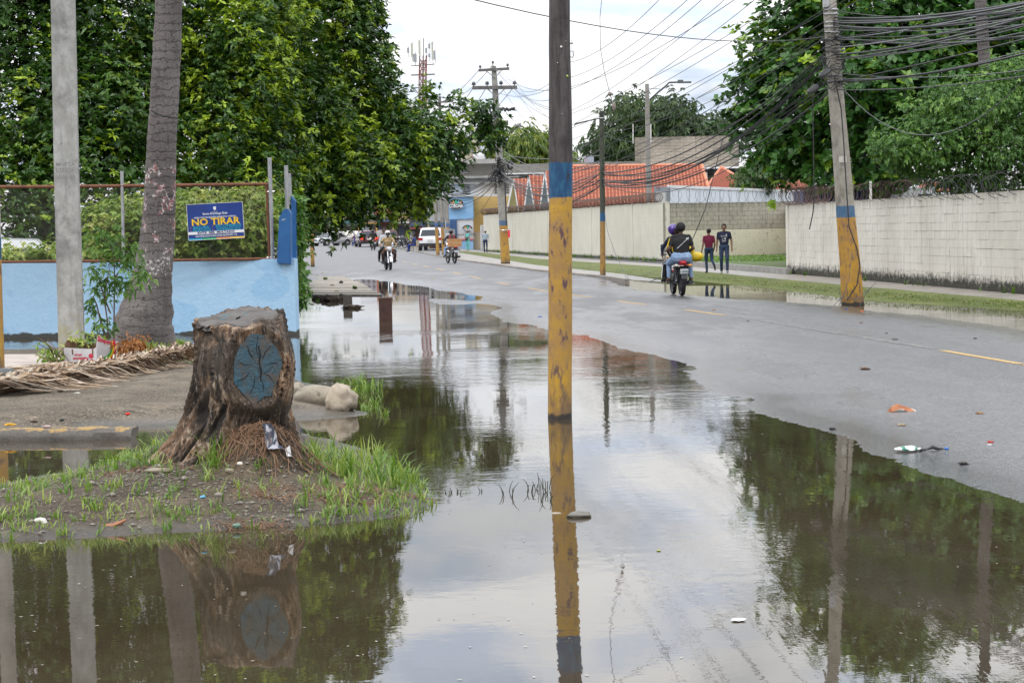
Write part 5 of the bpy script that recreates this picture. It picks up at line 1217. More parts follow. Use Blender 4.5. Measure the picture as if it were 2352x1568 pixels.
# stones
stm = mat('pebbles', (.24, .21, .17), (.12, .11, .10), rough=.85, scale=60, lo=.45, hi=.55, c3=(.42, .38, .33), s3=45, lo3=.6, hi3=.64)
ICO_V = []; _t = (1+5**.5)/2
for a_, b_ in ((-1, _t), (1, _t), (-1, -_t), (1, -_t)): ICO_V += [(a_, b_, 0), (0, a_, b_), (b_, 0, a_)]
import bmesh
_bm = bmesh.new(); bmesh.ops.create_icosphere(_bm, subdivisions=1, radius=1); ICO1 = (np.array([v.co[:] for v in _bm.verts]), np.array([[v.index for v in f.verts] for f in _bm.faces])); _bm.free()
_bm = bmesh.new(); bmesh.ops.create_icosphere(_bm, subdivisions=3, radius=1); ICO3 = ([v.co.copy() for v in _bm.verts], [tuple(v.index for v in f.verts) for f in _bm.faces]); _bm.free()
V, F = [], []
for _ in range(1500):
    x, y = rg.uniform(-60, 985), rg.uniform(1060, 1215)
    if rg.random() < .55: x, y = [(rg.normal(560, 60), rg.normal(1075, 30)), (rg.normal(260, 90), rg.normal(1120, 18)), (rg.normal(640, 120), rg.normal(1140, 18)), (rg.normal(380, 60), rg.normal(1115, 20))][rg.integers(4)]
    p = G(x, y, .12); z = mz1(p.x, p.y)
    if z < .01: continue
    r_ = rg.uniform(.004, .013)*(2.0 if rg.random() < .06 else 1); sc = np.array([rg.uniform(.8, 1.5), rg.uniform(.8, 1.3), rg.uniform(.4, .8)])*r_
    st = len(V)*0+sum(len(q) for q in V); V.append(ICO1[0]*sc+np.array([p.x, p.y, z+r_*.25])); F.append(ICO1[1]+st)
npobj('pebbles', np.concatenate(V), np.concatenate(F), stm, smooth=True, kind='stuff', label='small grey and brown pebbles scattered over the mound')
def rock(name, label, c, r, mt_, seed=1, parent=None, cat='rock', rough=.22, rz=0, f=2.2):
    mb = MB(); rot = Matrix.Rotation(rz, 3, 'Z'); V = []
    for v in ICO3[0]:
        n_ = 1+rough*mnoise.noise(v*f*.6+Vector((seed*7, 0, 0)))+rough*.4*mnoise.noise(v*f*2.2+Vector((seed, 5, 0))); q = Vector((v.x*r[0], v.y*r[1], v.z*r[2]))*n_
        V.append(rot @ q+Vector(c))
    mb.add(V, ICO3[1]); return obj(name, mb, mt_, world='self', smooth='all', label=label, category=cat)
wst = mat('white_stone', (.62, .58, .50), (.48, .44, .38), rough=.7, scale=9); tst = mat('tan_stone', (.27, .23, .17), (.2, .17, .12), rough=.8, scale=8, bump=.4, bscale=30)
for lab, x, y, r_, m_ in (('large white stone right of the dirt heap on the mound', 628, 1092, (.030, .02, .017), wst), ('white stone highest on the dirt heap', 551, 1066, (.018, .013, .011), wst), ('flat tan stone on the left flank of the dirt heap', 527, 1084, (.030, .022, .018), tst),
                     ('small round white stone below the flat tan stone', 533, 1093, (.014, .011, .011), wst), ('lowest white stone on the left of the dirt heap', 524, 1102, (.013, .010, .010), wst), ('little white stone in the middle of the dirt heap', 566, 1095, (.011, .009, .010), wst),
                     ('pale stone alone on the bare soil below the heap', 384, 1136, (.012, .01, .009), wst), ('pale flat stone slab at the back left edge of the mound', 365, 1083, (.09, .03, .02), tst), ('tan stone among the grass on the left of the mound', 205, 1112, (.05, .04, .03), tst),
                     ('rounded tan stone near the left front of the mound', 165, 1153, (.045, .03, .035), tst)):
    p = G(x, y, .2); z = mz1(p.x, p.y); p = G(x, y, z); rock('stone', lab, (p.x, p.y, z+r_[2]*.4), r_, m_, seed=x)
rm1 = mat('rock_tan', (.30, .26, .20), (.22, .19, .145), rough=.85, scale=7, bump=.5, bscale=30, c3=(.13, .11, .085), s3=16, lo3=.56, hi3=.66)
rock('rock', 'long rounded tan rock lying by the tip of the dirt bank', tuple(G(735, 927, .04)+Vector((0, 0, .06))), (.27, .15, .12), rm1, 3, rough=.2, f=2.4, rz=-.1)
rock('rock', 'pale chipped rock at the water end of the dirt bank', tuple(G(783, 936, .04)+Vector((0, 0, .07))), (.15, .13, .14), mat('rock_pale', (.42, .35, .26), (.26, .22, .17), rough=.85, scale=9, bump=.6, bscale=25), 8, rough=.42, f=3.2)
rock('rock', 'grey rock half hidden behind the right side of the stump', tuple(G(676, 912, .05)+Vector((0, 0, .03))), (.13, .13, .11), rm1, 9, rough=.35)
rock('rock', 'dark rounded rock under the fallen fronds at the left edge', tuple(G(14, 886, .12)+Vector((0, 0, .08))), (.14, .12, .12), mat('rock_dark', (.075, .085, .085), (.05, .055, .055), rough=.7, scale=5), 11, rough=.12)
rock('rock', 'second dark rock under the fallen fronds', tuple(G(85, 893, .12)+Vector((0, 0, .06))), (.15, .1, .08), mat('rock_dark2', (.085, .09, .085), (.05, .055, .055), rough=.7, scale=5), 12, rough=.12)
rock('rock', 'wet grey stone breaking the water right of the main pole', tuple(G(1330, 1186, 0)+Vector((0, 0, .005))), (.075, .05, .028), mat('wet_stone', (.16, .145, .12), (.10, .09, .08), rough=.5, scale=20, bump=.5, bscale=60), 14, rough=.3)
rock('rock', 'low flat wet stone at the foot of the pole reflection', tuple(G(1277, 1178, 0)+Vector((0, 0, -.002))), (.035, .03, .008), rm1, 15, rough=.2)
for i, (x, y, r_, lab) in enumerate(((745, 690, .12, 'leftmost dark lump of rubble at the end of the left pavement'), (765, 691, .15, 'middle dark lump of rubble at the end of the left pavement'), (782, 688, .12, 'right-hand dark lump of rubble at the end of the left pavement'), (728, 688, .09, 'small dark lump of rubble nearest the blue wall'), (810, 708, .16, 'low dark debris heap in the water before the left pavement'))):
    rock('rubble', lab, tuple(G(x, y, 0)+Vector((0, 0, .03))), (r_*1.3, r_, r_*.8 if i < 4 else .05), rootm, 20+i, cat='rubble', rough=.7, f=4)
# stub posts in the water
rst = mat('rust_box', (.045, .018, .013), (.075, .032, .022), rough=.7, scale=6, bump=.3, bscale=40)
bx = thing('rusty_bollard', 'rust brown square metal bollard standing in the puddle', 'bollard', G(886, 735, 0), .08)
mb = MB(); mb.box((0, 0, .19), (.25, .22, .44)); obj('body', mb, rst, bx); mb = MB(); mb.box((0, 0, .425), (.27, .24, .025)); obj('cap', mb, mat('rust_cap', (.17, .09, .06), (.09, .05, .035), rough=.6, scale=9), bx)
mb = MB(); mb.box((0, 0, 0), (.0, .0, .0)) if False else None
cb = MB(); cb.box((0, 0, .13), (.20, .2, .28), top=.95); o = obj('concrete_stub', cb, mat('dark_concrete', (.10, .085, .07), (.06, .05, .04), rough=.8, scale=5, bump=.4, bscale=30), label='short dark concrete stub at the flooded end of the left pavement', category='stub'); o.location = G(799, 704, 0)
# litter
def sheet(name, label, cat, px, pts3, mt_, z=.06, th=.002):
    p = GR(*px); mb = MB(); V = [Vector(q) for q in pts3]; mb.add(V, [tuple(range(len(V)))]); mb.add([v+Vector((0, 0, -th)) for v in V], [tuple(range(len(V)))[::-1]])
    o = obj(name, mb, mt_, label=label, category=cat); o.location = p; return o
def crumple(name, label, cat, px, r, mt_, seed, on=GR):
    p = on(*px); o = rock(name, label, (p.x, p.y, p.z+r[2]*.6), r, mt_, seed, cat=cat, rough=.9, f=3.4); return o
oj = mat('brown_paper', (.42, .16, .05), (.26, .08, .03), rough=.6, scale=14, c3=(.6, .5, .42), s3=9, lo3=.56, hi3=.6)
pp = GR(2072, 944); lw = thing('crumpled_leaf_wrapper', 'crumpled orange brown paper lying on the wet road on the right', 'litter', pp, scale=.8)
mb = MB(); V = [(-.17, 0, .0), (-.13, -.02, .05), (-.06, .0, .085), (.02, -.01, .06), (.10, -.02, .03), (.17, 0, .0), (-.12, -.06, .0), (-.03, -.05, .03), (.06, -.06, .0), (.14, -.05, .0), (-.08, .05, .02), (.03, .06, .03), (.12, .04, .01)]
mb.add(V, [(0, 6, 1), (1, 6, 7, 2), (2, 7, 3), (3, 7, 8), (3, 8, 4), (4, 8, 9, 5), (0, 1, 10), (1, 2, 10), (2, 11, 10), (2, 3, 11), (3, 4, 12), (3, 12, 11), (4, 5, 12)]); obj('paper', mb, oj, lw)
pp = GR(2112, 1036); lw = thing('plastic_wrapper', 'white and green plastic wrapper with a black knot on the wet road', 'litter', pp, .05)
mb = MB(); mb.ball((-.09, 0, .02), (.10, .05, .022), 14, 8); mb.v = [(x, y, max(0, z+.012*mnoise.noise(Vector((x*30, y*30, 0))))) for x, y, z in mb.v]; obj('packet', mb, [mat('packet', (.7, .72, .7), (.02, .16, .10), rough=.3, scale=9, lo=.52, hi=.56)], lw, smooth=True)
mb = MB(); mb.tube([(0, 0, .01), (.06, .01, .012), (.10, 0, .03), (.14, .01, .015), (.19, .02, .012)], [.012, .006, .016, .012, .004], 7); obj('knot', mb, M['dark_plastic'], lw, smooth=True)
mb = MB(); mb.ball((.21, .03, .012), (.018, .02, .01), 8, 6); obj('blue_cap', mb, flat('blue_bit', (.02, .13, .45)), lw)
bits = [('red', (.5, .03, .02), 2275, 1016, .02), ('dark', (.02, .018, .015), 2213, 1066, .03), ('dark_b', (.02, .018, .015), 1912, 986, .025), ('orange', (.5, .2, .05), 1640, 712, .03), ('black', (.02, .02, .02), 1718, 738, .02), ('blue', (.02, .1, .4), 1240, 728, .03), ('brown_l', (.3, .17, .08), 2250, 950, .03), ('tan', (.3, .24, .15), 2070, 977, .03), ('yellow', (.7, .45, .02), 993, 642, .03),
        ('yellow_b', (.7, .45, .05), 2370, 783, .03), ('rust', (.2, .08, .04), 1978, 742, .025), ('black2', (.02, .02, .02), 2036, 766, .02), ('blk3', (.015, .015, .015), 2240, 778, .025), ('orange_cap', (.75, .2, .03), 1980, 715, .03), ('blu', (.02, .08, .3), 1944, 710, .03), ('grey', (.2, .19, .18), 2055, 780, .04), ('brown3', (.12, .07, .04), 1986, 849, .05), ('wht', (.6, .6, .6), 2272, 1022, .015)]
for i, (nm, c_, x, y, r_) in enumerate(bits):
    m_ = flat('scrap_'+nm, c_, .7); where = 'near the right edge of the road' if x > 2200 else ('on the road by the leaning pole' if x > 1900 else 'on the wet road')
    crumple('scrap', f"tiny {nm.split('_')[0].rstrip('0123456789')} scrap {where}", 'litter', (x, y), (r_, r_*.7, r_*.35), m_, 40+i)
for i, (c_, x, y, r_, lab) in enumerate((((.6, .02, .01), 516/1, 0, 0, ''),)): pass
def crumb(label, px, r, c_, z=.13, name='scrap', cat='litter', seed=1):
    p = G(px[0], px[1], z); return rock(name, label, (p.x, p.y, z+r[2]*.5), r, flat('crumb', c_, .7), seed, cat=cat, rough=.6, f=3)
crumb('small red flower petal on the dirt bank left of the stump', (294, 952), (.022, .018, .012), (.6, .02, .01), z=.12, seed=61)
crumb('yellow leaf by the left end of the yellow kerb', (22, 976), (.05, .03, .01), (.65, .36, .03), z=.11, seed=62)
crumb('white scrap on the dirt bank below the fronds', (177, 903), (.035, .03, .006), (.55, .54, .48), z=.125, seed=63)
crumb('tan pebble on the dirt bank above the kerb', (78, 966), (.04, .03, .022), (.25, .2, .15), z=.11, name='pebble', cat='stone', seed=64)
crumb('black nut on the dirt bank above the kerb', (142, 966), (.02, .02, .012), (.02, .02, .02), z=.11, seed=65)
crumb('pinkish paper scrap against the yellow kerb', (108, 981), (.035, .03, .012), (.38, .28, .26), z=.12, seed=66)
crumb('blue and white bottle top on the mound below the stump', (466, 1142), (.018, .014, .008), (.12, .32, .45), z=.16, seed=67)
crumb('green glass bottle bottom half sunk at the front of the mound', (544, 1210), (.022, .016, .014), (.12, .2, .15), z=.02, seed=68)
crumb('white foam crumb floating near the front of the picture', (1697, 1423), (.03, .022, .004), (.8, .8, .78), z=.004, seed=69)
crumb('yellow leaf floating in the tree reflection', (1513, 1264), (.012, .01, .003), (.35, .38, .08), z=.002, seed=70)
pv = thing('pipe_elbow', 'white plastic pipe elbow half buried at the left front of the mound', 'pipe', G(101, 1206, .03), scale=.72)
mb = MB(); mb.tube([(-.07, .02, .035), (-.03, .01, .045), (.0, 0, .040), (.012, 0, .015), (.012, 0, -.03)], .021, 10); obj('elbow', mb, M['pvc'], pv, smooth=True); mb = MB(); mb.tube([(.012, 0, .012), (.012, 0, -.01)], .026, 10); obj('collar', mb, M['pvc'], pv, smooth=True)
tw = thing('driftwood', 'orange brown wood chip at the waterline in front of the mound', 'wood chip', G(262, 1214, .01)); mb = MB(); mb.tube([(-.1, 0, .01), (0, 0, .02), (.07, .02, .05)], [.01, .018, .006], 5); obj('chip', mb, mat('chip', (.42, .2, .1), (.25, .1, .05), rough=.7, scale=10), tw)
# ------------------------------------------------------------------ poles
def pole_mat(name, zb, zt_, wood_c1, wood_c2, yel=(.46, .26, .022), blu=(.005, .05, .13), paint=True, ragged=.06, wear=(.56, .62), wood=True, foot=(.16, .10, .05)):
    mt = mat(name, wood_c1); t, N, L, b = NT(mt); tcn = N('ShaderNodeTexCoord'); ov = tcn.outputs['Object']; sp = N('ShaderNodeSeparateXYZ'); L(ov, sp.inputs[0])
    m1 = N('ShaderNodeMapping'); m1.inputs['Scale'].default_value = (1, 1, .10 if wood else .5); L(ov, m1.inputs['Vector'])
    gr, fn, mn = noise_(N, L, m1.outputs[0], 26 if wood else 7, 5, .65), noise_(N, L, ov, 16, 6, .7), noise_(N, L, ov, 3.5, 5, .6)
    c = mixc(N, L, rng_(N, L, gr, .38, .64), wood_c1, wood_c2)
    if not wood: c = mixc(N, L, rng_(N, L, fn, .58, .68, 0, .5), c, tuple(x*.6 for x in wood_c1))
    c = mixc(N, L, rng_(N, L, mn, .5, .66, 0, .7), c, tuple(x*.45 for x in wood_c1))
    if paint:
        m2_ = N('ShaderNodeMapping'); m2_.inputs['Scale'].default_value = (1, 1, .35); L(ov, m2_.inputs['Vector']); chip = noise_(N, L, m2_.outputs[0], 13, 6, .7)
        y_ = mixc(N, L, rng_(N, L, mn, .35, .68), yel, (yel[0]*.62, yel[1]*.62, yel[2]+.045)); y_ = mixc(N, L, rng_(N, L, chip, .51, .60, 0, .8), y_, (.28, .17, .075))
        y_ = mixc(N, L, rng_(N, L, chip, wear[0]+.02, wear[1]+.01), y_, (.10, .05, .055)); y_ = mixc(N, L, rng_(N, L, chip, .32, .37, 1, 0), y_, (.085, .07, .055))
        low = math_(N, L, 'ADD', rng_(N, L, sp.outputs['Z'], 0.0, .9, .32, -.1), chip); y_ = mixc(N, L, rng_(N, L, low, .66, .80, 0, .75), y_, foot)
        ft = math_(N, L, 'ADD', rng_(N, L, sp.outputs['Z'], .01, .10, .5, -.3), fn); y_ = mixc(N, L, rng_(N, L, ft, .6, .8), y_, (.03, .025, .02))
        bl_ = mixc(N, L, rng_(N, L, chip, .42, .54, .75, 0), blu, (.018, .11, .20)); bl_ = mixc(N, L, rng_(N, L, chip, .60, .66), bl_, (.02, .025, .03))
        zz = math_(N, L, 'ADD', sp.outputs['Z'], math_(N, L, 'MULTIPLY', math_(N, L, 'SUBTRACT', fn, .5), ragged))
        c = mixc(N, L, rng_(N, L, zz, zt_-.006, zt_+.006, 1, 0), c, bl_); c = mixc(N, L, rng_(N, L, zz, zb-.006, zb+.006, 1, 0), c, y_)
    L(c, b.inputs['Base Color']); b.inputs['Roughness'].default_value = .72
    bp = N('ShaderNodeBump'); bp.inputs['Strength'].default_value = .7; bp.inputs['Distance'].default_value = .008; L(math_(N, L, 'ADD', gr, fn), bp.inputs['Height']); L(bp.outputs[0], b.inputs['Normal'])
    return mt
woodd, woodl = (.030, .022, .022), (.095, .080, .075)
CONC1, CONC2 = (.30, .28, .25), (.40, .38, .34)
# foreground pole
mp_ = thing('utility_pole', 'big wooden pole in the foreground water, dark above, blue band, yellow below', 'pole', G(1286, 960, 0)); mpb = mp_.location
mb = MB(); prof = [(990, 1286, 56), (960, 1286, 56), (850, 1286, 55), (700, 1287, 54), (560, 1287, 54), (455, 1288, 54), (380, 1288, 54), (300, 1287, 53), (200, 1286, 52), (100, 1285, 50), (0, 1285, 47.5), (-300, 1284, 46), (-800, 1284, 44), (-1100, 1284, 43)]
P_, R_ = [], []
for i in range(len(prof)-1):
    for j in range(6):
        f = j/6; a, b_ = prof[i], prof[i+1]; P_.append(Q(a[1]+(b_[1]-a[1])*f, a[0]+(b_[0]-a[0])*f, mpb.y)); R_.append((a[2]+(b_[2]-a[2])*f)/2*mpb.y/4600*(1+.012*mnoise.noise(Vector((i+f, 2, 2)))))
mb.tube(P_, R_, 40)
def _wob(v):
    v = Vector(v); n_ = mnoise.noise(Vector((v.x*9, v.y*9, v.z*1.3)))*.0055; d = Vector((v.x-mpb.x, v.y-mpb.y, 0)); d = d.normalized() if d.length else d; return tuple(v+d*n_)
mb.v = [_wob(v) for v in mb.v]
obj('shaft', mb, pole_mat('main_pole_paint', 1.97, 2.28, woodd, (.085, .072, .070), ragged=.05, wear=(.55, .61)), mp_, world=True, smooth='all')
for (x, y, r_, m2, nm) in ((1289, 108, .010, M['pvc'], 'nail_cap'), (1303, 175, .010, flat('lime', (.35, .45, .1)), 'nail_cap'), (1281, 145, .006, M['steel'], 'nail'), (1291, 262, .005, M['steel'], 'nail'), (1300, 95, .004, M['steel'], 'nail'), (1272, 480, .004, M['black_metal'], 'nail'), (1301, 600, .004, M['black_metal'], 'nail')):
    mb = MB(); p = Q(x, y, mpb.y-.105); mb.ball(p, (r_, r_*.8, r_), 8, 6); obj(nm, mb, m2, mp_, world=True, smooth=True)
mb = MB(); h0 = Q(1311, 118, mpb.y-.03); mb.tube([h0, h0+Vector((.02, -.01, .0)), h0+Vector((.022, -.012, -.045)), h0+Vector((.012, -.012, -.058)), h0+Vector((-.002, -.01, -.05))], .004, 6); obj('hook', mb, M['black_metal'], mp_, world=True)
mb = MB(); h0 = Q(1309, 100, mpb.y-.03); mb.tube([h0, h0+Vector((.03, 0, 0))], .005, 6); mb.tube([h0+Vector((.018, 0, -.015)), h0+Vector((.018, 0, .03))], .003, 6); obj('staple', mb, M['black_metal'], mp_, world=True)

def shaft(root, prof, Y, mt_, n=16, square=False, rz=0):
    mb = MB(); pts = [Q(x, y, Y) for y, x, w_ in prof]; rr = [w_/2*Y/4600 for y, x, w_ in prof]
    if square:
        V = []
        for p, r_ in zip(pts, rr):
            for a in (PI/4, 3*PI/4, 5*PI/4, 7*PI/4):
                V.append(p+Vector((math.cos(a+rz)*r_*1.28, math.sin(a+rz)*r_*1.28, 0)))
        k = len(pts); mb.add(V, [(i*4+j, i*4+(j+1) % 4, (i+1)*4+(j+1) % 4, (i+1)*4+j) for i in range(k-1) for j in range(4)]+[(0, 3, 2, 1), tuple((k-1)*4+j for j in range(4))])
    else: mb.tube(pts, rr, n)
    return obj('shaft', mb, mt_, root, world=True, smooth=not square)
# concrete pole far left
lp = thing('concrete_pole', 'thick square concrete pole beside the palm with faint stencilled marks', 'pole', G(166, 812, .12)); lY = lp.location.y
cpm = pole_mat('concrete_pole_mat', 0, 0, (.27, .265, .245), (.39, .385, .365), paint=False, wood=False); t, N, L, b = NT(cpm)
tcn = N('ShaderNodeTexCoord'); sp_z = N('ShaderNodeSeparateXYZ'); L(tcn.outputs['Object'], sp_z.inputs[0]); oc = b.inputs['Base Color'].links[0].from_socket
nn_ = noise_(N, L, tcn.outputs['Object'], 6, 5, .7); st_ = math_(N, L, 'ADD', rng_(N, L, sp_z.outputs['Z'], .0, .9, .35, -.2), nn_); cc = mixc(N, L, rng_(N, L, st_, .55, .8, 0, .65), oc, (.33, .29, .13))
mpz = N('ShaderNodeMapping'); mpz.inputs['Scale'].default_value = (9, 9, .7); L(tcn.outputs['Object'], mpz.inputs['Vector']); sk_ = noise_(N, L, mpz.outputs[0], 1.0, 4, .6); cc = mixc(N, L, rng_(N, L, sk_, .56, .70, 0, .55), cc, (.15, .15, .14)); L(cc, b.inputs['Base Color'])
shaft(lp, [(830, 166, 64), (790, 165, 63), (430, 154, 60), (0, 145, 58), (-400, 138, 56), (-1300, 124, 50)], lY, cpm, square=True, rz=.16)
for s_, y in (('MNPTA', 378), ('ETESOF', 391), ('00·00·60', 408)):
    mb = text_mb(s_, .075, .001, .001, 'CENTER', 1.0); p = Q(150, y, lY-.262); mb.xf(Matrix.Translation(p) @ Matrix.Rotation(-.0+.07+.0, 4, 'Z') @ Matrix.Rotation(PI/2, 4, 'X')); obj('stencil', mb, flat('stencil_grey', (.19, .19, .18), .9), lp, world=True)
# yellow post at the left frame edge
yp = thing('yellow_pole', 'pole painted yellow cut off by the left frame edge', 'pole', G(-8, 868, .12)); yY = yp.location.y
shaft(yp, [(885, -8, 40), (670, -14, 38), (560, -16, 37), (200, -26, 36), (-600, -45, 33)], yY, pole_mat('yellow_pole_paint', 1.35, 1.6, CONC1, CONC2, wood=False))
# leaning pole on the right
rp = thing('leaning_pole', 'leaning concrete pole with yellow and blue paint wrapped in black cables on the right', 'pole', G(1958, 699, 0)); rY = rp.location.y
shaft(rp, [(708, 1960, 42), (699, 1959, 42), (600, 1952, 38), (500, 1943, 35), (380, 1934, 32), (250, 1923, 29), (130, 1914, 27), (0, 1905, 25), (-250, 1888, 22)], rY, pole_mat('leaning_pole_paint', 1.80, 2.04, (.27, .245, .20), (.37, .34, .29), wood=False, yel=(.52, .28, .015), blu=(.08, .14, .24)), square=True, rz=.35)
mb = MB(); mb.box(tuple(Q(1936, 366, rY-.20)), (.16, .012, .13), ry=0); obj('paper_label', mb, mat('label_paper', (.62, .60, .54), (.45, .42, .36), rough=.7, scale=30), rp, world=True)
for y in (23, 33, 52, 62, 75, 92, 118, 160, 175, 188):
    x = 1907+y*.055; mb = MB(); p = Q(x, y, rY); mb.lathe([(.150, -.018), (.158, -.010), (.158, .010), (.150, .018)], 12, c=tuple(p)); obj('strap', mb, M['steel'] if y < 80 else M['cable_grey'], rp, world=True)
rd = random.Random(8)
mb = MB()
for k in range(46):
    y = rd.uniform(60, 205); x = 1906+y*.055; p = Q(x, y, rY); a = rd.uniform(0, 2*PI); pts = []
    for i in range(7): pts.append(p+Vector((math.cos(a+i*.5)*(.19+rd.uniform(-.02, .08)), math.sin(a+i*.5)*(.19+rd.uniform(-.02, .06)), (i-3)*rd.uniform(-.05, .05)+rd.uniform(-.02, .02))))
    mb.tube(pts, rd.uniform(.005, .012), 4, caps=False)
obj('cable_wrap', mb, M['cable'], rp, world=True, kind='stuff')
mb = MB(); mb.tube([Q(1916, 175, rY-.2), Q(1932, 250, rY-.2), Q(1938, 330, rY-.22), Q(1944, 430, rY-.22), Q(1950, 520, rY-.23), Q(1968, 570, rY-.24), Q(1975, 610, rY-.24), Q(1968, 655, rY-.24), Q(1945, 690, rY-.24)], .014, 6); obj('hanging_cable', mb, M['cable'], rp, world=True, smooth=True)
for pts_ in ([(1930, 700), (1950, 640), (1957, 580)], [(1912, 705), (1935, 680), (1965, 690), (2000, 660), (2015, 645)], [(1920, 715), (1932, 690), (1926, 660)], [(1975, 700), (1990, 672), (2005, 655)]):
    mb = MB(); mb.tube([Q(a, b_, rY-.3) for a, b_ in pts_], .006, 4); obj('loose_wire', mb, M['cable_grey'], rp, world=True)
mb = MB(); c_ = Q(1897, 5, rY-.1); mb.box(tuple(c_), (.12, .12, .22)); mb.tube([c_, c_+Vector((.1, 0, -.1))], .02, 6); obj('lamp_bracket', mb, M['galv'], rp, world=True)
# crossarm pole
def arm(root, xa, xb, y, Y, mt_, th=.11, nm='crossarm', tilt=0):
    mb = MB(); mb.beam(Q(xa, y, Y), Q(xb, y+tilt, Y), th, th); obj(nm, mb, mt_, root, world=True)
def insul(root, x, y, Y, h=.22, r=.09):
    mb = MB(); p = Q(x, y, Y); mb.lathe([(.02, 0), (.02, h*.35), (r*.7, h*.4), (r, h*.5), (r*.6, h*.6), (r*.8, h*.75), (r*.4, h), (.0, h)], 8, c=tuple(p)); obj('insulator', mb, flat('insul', (.10, .10, .11), .3), root, world=True, smooth=True)
armw = mat('arm_wood', (.09, .085, .08), (.16, .15, .14), rough=.85, scale=5)
xp = thing('crossarm_pole', 'tall concrete pole with two crossarms beyond the overhanging tree, yellow foot', 'pole', G(1161, 605, .1)); xY = xp.location.y
shaft(xp, [(608, 1161, 20), (600, 1161, 20), (515, 1156, 18.5), (400, 1149, 17), (280, 1141, 14), (200, 1137, 12.5), (152, 1134, 10.5)], xY, pole_mat('crossarm_pole_paint', 1.77, 2.0, (.25, .235, .21), (.35, .33, .30), wood=False, yel=(.50, .28, .02), blu=(.12, .15, .25)), square=True, rz=.2)
arm(xp, 1099, 1170, 162, xY-.15, armw, .12, tilt=-4); arm(xp, 1085, 1188, 202, xY-.18, armw, .16, tilt=-1)
for x, y in ((1103, 160), (1132, 150), (1166, 156)): insul(xp, x, y, xY-.15, .2, .08)
for x, y in ((1088, 201), (1119, 200), (1151, 199), (1182, 199)): insul(xp, x, y, xY-.18, .26, .12)
for (xa, ya, xb, yb) in ((1116, 163, 1136, 178), (1153, 161, 1138, 178), (1118, 203, 1138, 222), (1162, 202, 1141, 222)):
    mb = MB(); mb.tube([Q(xa, ya, xY-.2), Q(xb, yb, xY-.2)], .02, 4); obj('brace', mb, M['galv'], xp, world=True)
mb = MB(); mb.box(tuple(Q(1141, 262, xY-.35)), (.34, .3, .55)); obj('switch_box', mb, flat('sw', (.16, .17, .19)), xp, world=True); mb = MB(); mb.box(tuple(Q(1144, 283, xY-.2)), (.95, .5, .2)); mb.box(tuple(Q(1142, 295, xY-.2)), (.6, .4, .5)); obj('bracket', mb, flat('brk', (.09, .08, .075), .8), xp, world=True)
mb = MB()
for k in range(9): mb.ball(Q(1148+k*4, 250+rd.uniform(-3, 4), xY-.4), (.07, .07, .07), 6, 5)
mb.tube([Q(1146, 248, xY-.4), Q(1186, 254, xY-.4)], .025, 4); obj('insulator_string', mb, M['cable'], xp, world=True, kind='stuff')
mb = MB(); mb.tube([Q(1153, 330, xY), Q(1172, 304, xY-.3), Q(1188, 292, xY-.5), Q(1193, 291, xY-.5)], .035, 6); obj('lamp_arm', mb, flat('la', (.12, .11, .11)), xp, world=True); mb = MB(); mb.box(tuple(Q(1194, 288, xY-.5)), (.14, .3, .16)); mb.box(tuple(Q(1188, 289.5, xY-.5)), (.30, .2, .05)); obj('lamp_head', mb, flat('lh', (.2, .2, .2)), xp, world=True)
mb = MB()
for k in range(46):
    x, y = rd.gauss(1148, 7), rd.gauss(395, 14); p = Q(x, y, xY-.3); a = rd.uniform(0, 6.28); pts = [p+Vector((math.cos(a+i*.9)*rd.uniform(.1, .3), -.1*math.sin(a+i), math.sin(a+i*.9)*rd.uniform(.1, .3))) for i in range(5)]; mb.tube(pts, rd.uniform(.008, .018), 4, caps=False)
for k in range(5): mb.ball(Q(rd.gauss(1147, 6), rd.gauss(398, 16), xY-.4), (.10, .1, .13), 7, 5)
mb.tube([Q(1172+math.cos(a)*5, 379+math.sin(a)*9, xY-.2) for a in np.linspace(0, 2*PI, 14)], .07, 6); obj('cable_knot', mb, M['cable'], xp, world=True, kind='stuff')
mb = MB(); mb.tube([Q(1163, 518, xY-.35), Q(1160, 420, xY-.35), Q(1154, 380, xY-.35)], .03, 5); obj('downpipe_cable', mb, M['cable'], xp, world=True)
mb = MB(); mb.box(tuple(Q(1169, 537, xY-.3)), (.10, .1, .35)); obj('red_rag', mb, flat('rag', (.7, .03, .07)), xp, world=True)
mb = MB(); mb.lathe([(.24, -.02), (.25, 0), (.24, .02)], 12, c=tuple(Q(1158, 529, xY))); obj('metal_band', mb, M['steel'], xp, world=True)
# slim green wooden pole
gp = thing('green_wood_pole', 'slim dark greenish wooden pole in front of the orange roof, yellow foot', 'pole', G(1384.5, 633, .1)); gY = gp.location.y
shaft(gp, [(636, 1384.5, 13), (630, 1384.5, 13), (500, 1384, 12.2), (380, 1383, 11.8), (300, 1382, 11.3), (255, 1381.5, 10.6)], gY, pole_mat('green_pole_paint', 1.79, 2.08, (.042, .050, .032), (.075, .08, .055), wood=True, yel=(.42, .24, .03), blu=(.02, .08, .20), ragged=.1))
mb = MB(); mb.tube([Q(1377, 272, gY-.15), Q(1350, 278, gY-.6), Q(1322, 285, gY-1.2), Q(1318, 290, gY-1.3)], [.018, .022, .03, .012], 5); obj('splice', mb, M['cable'], gp, world=True)
mb = MB(); mb.lathe([(.10, -.02), (.11, 0), (.10, .02)], 10, c=tuple(Q(1382, 272, gY))); obj('metal_band', mb, M['steel'], gp, world=True)
mb = MB(); mb.beam(Q(1376, 261, gY-.1), Q(1391, 263, gY-.1), .06, .05); obj('bracket', mb, M['cable'], gp, world=True)
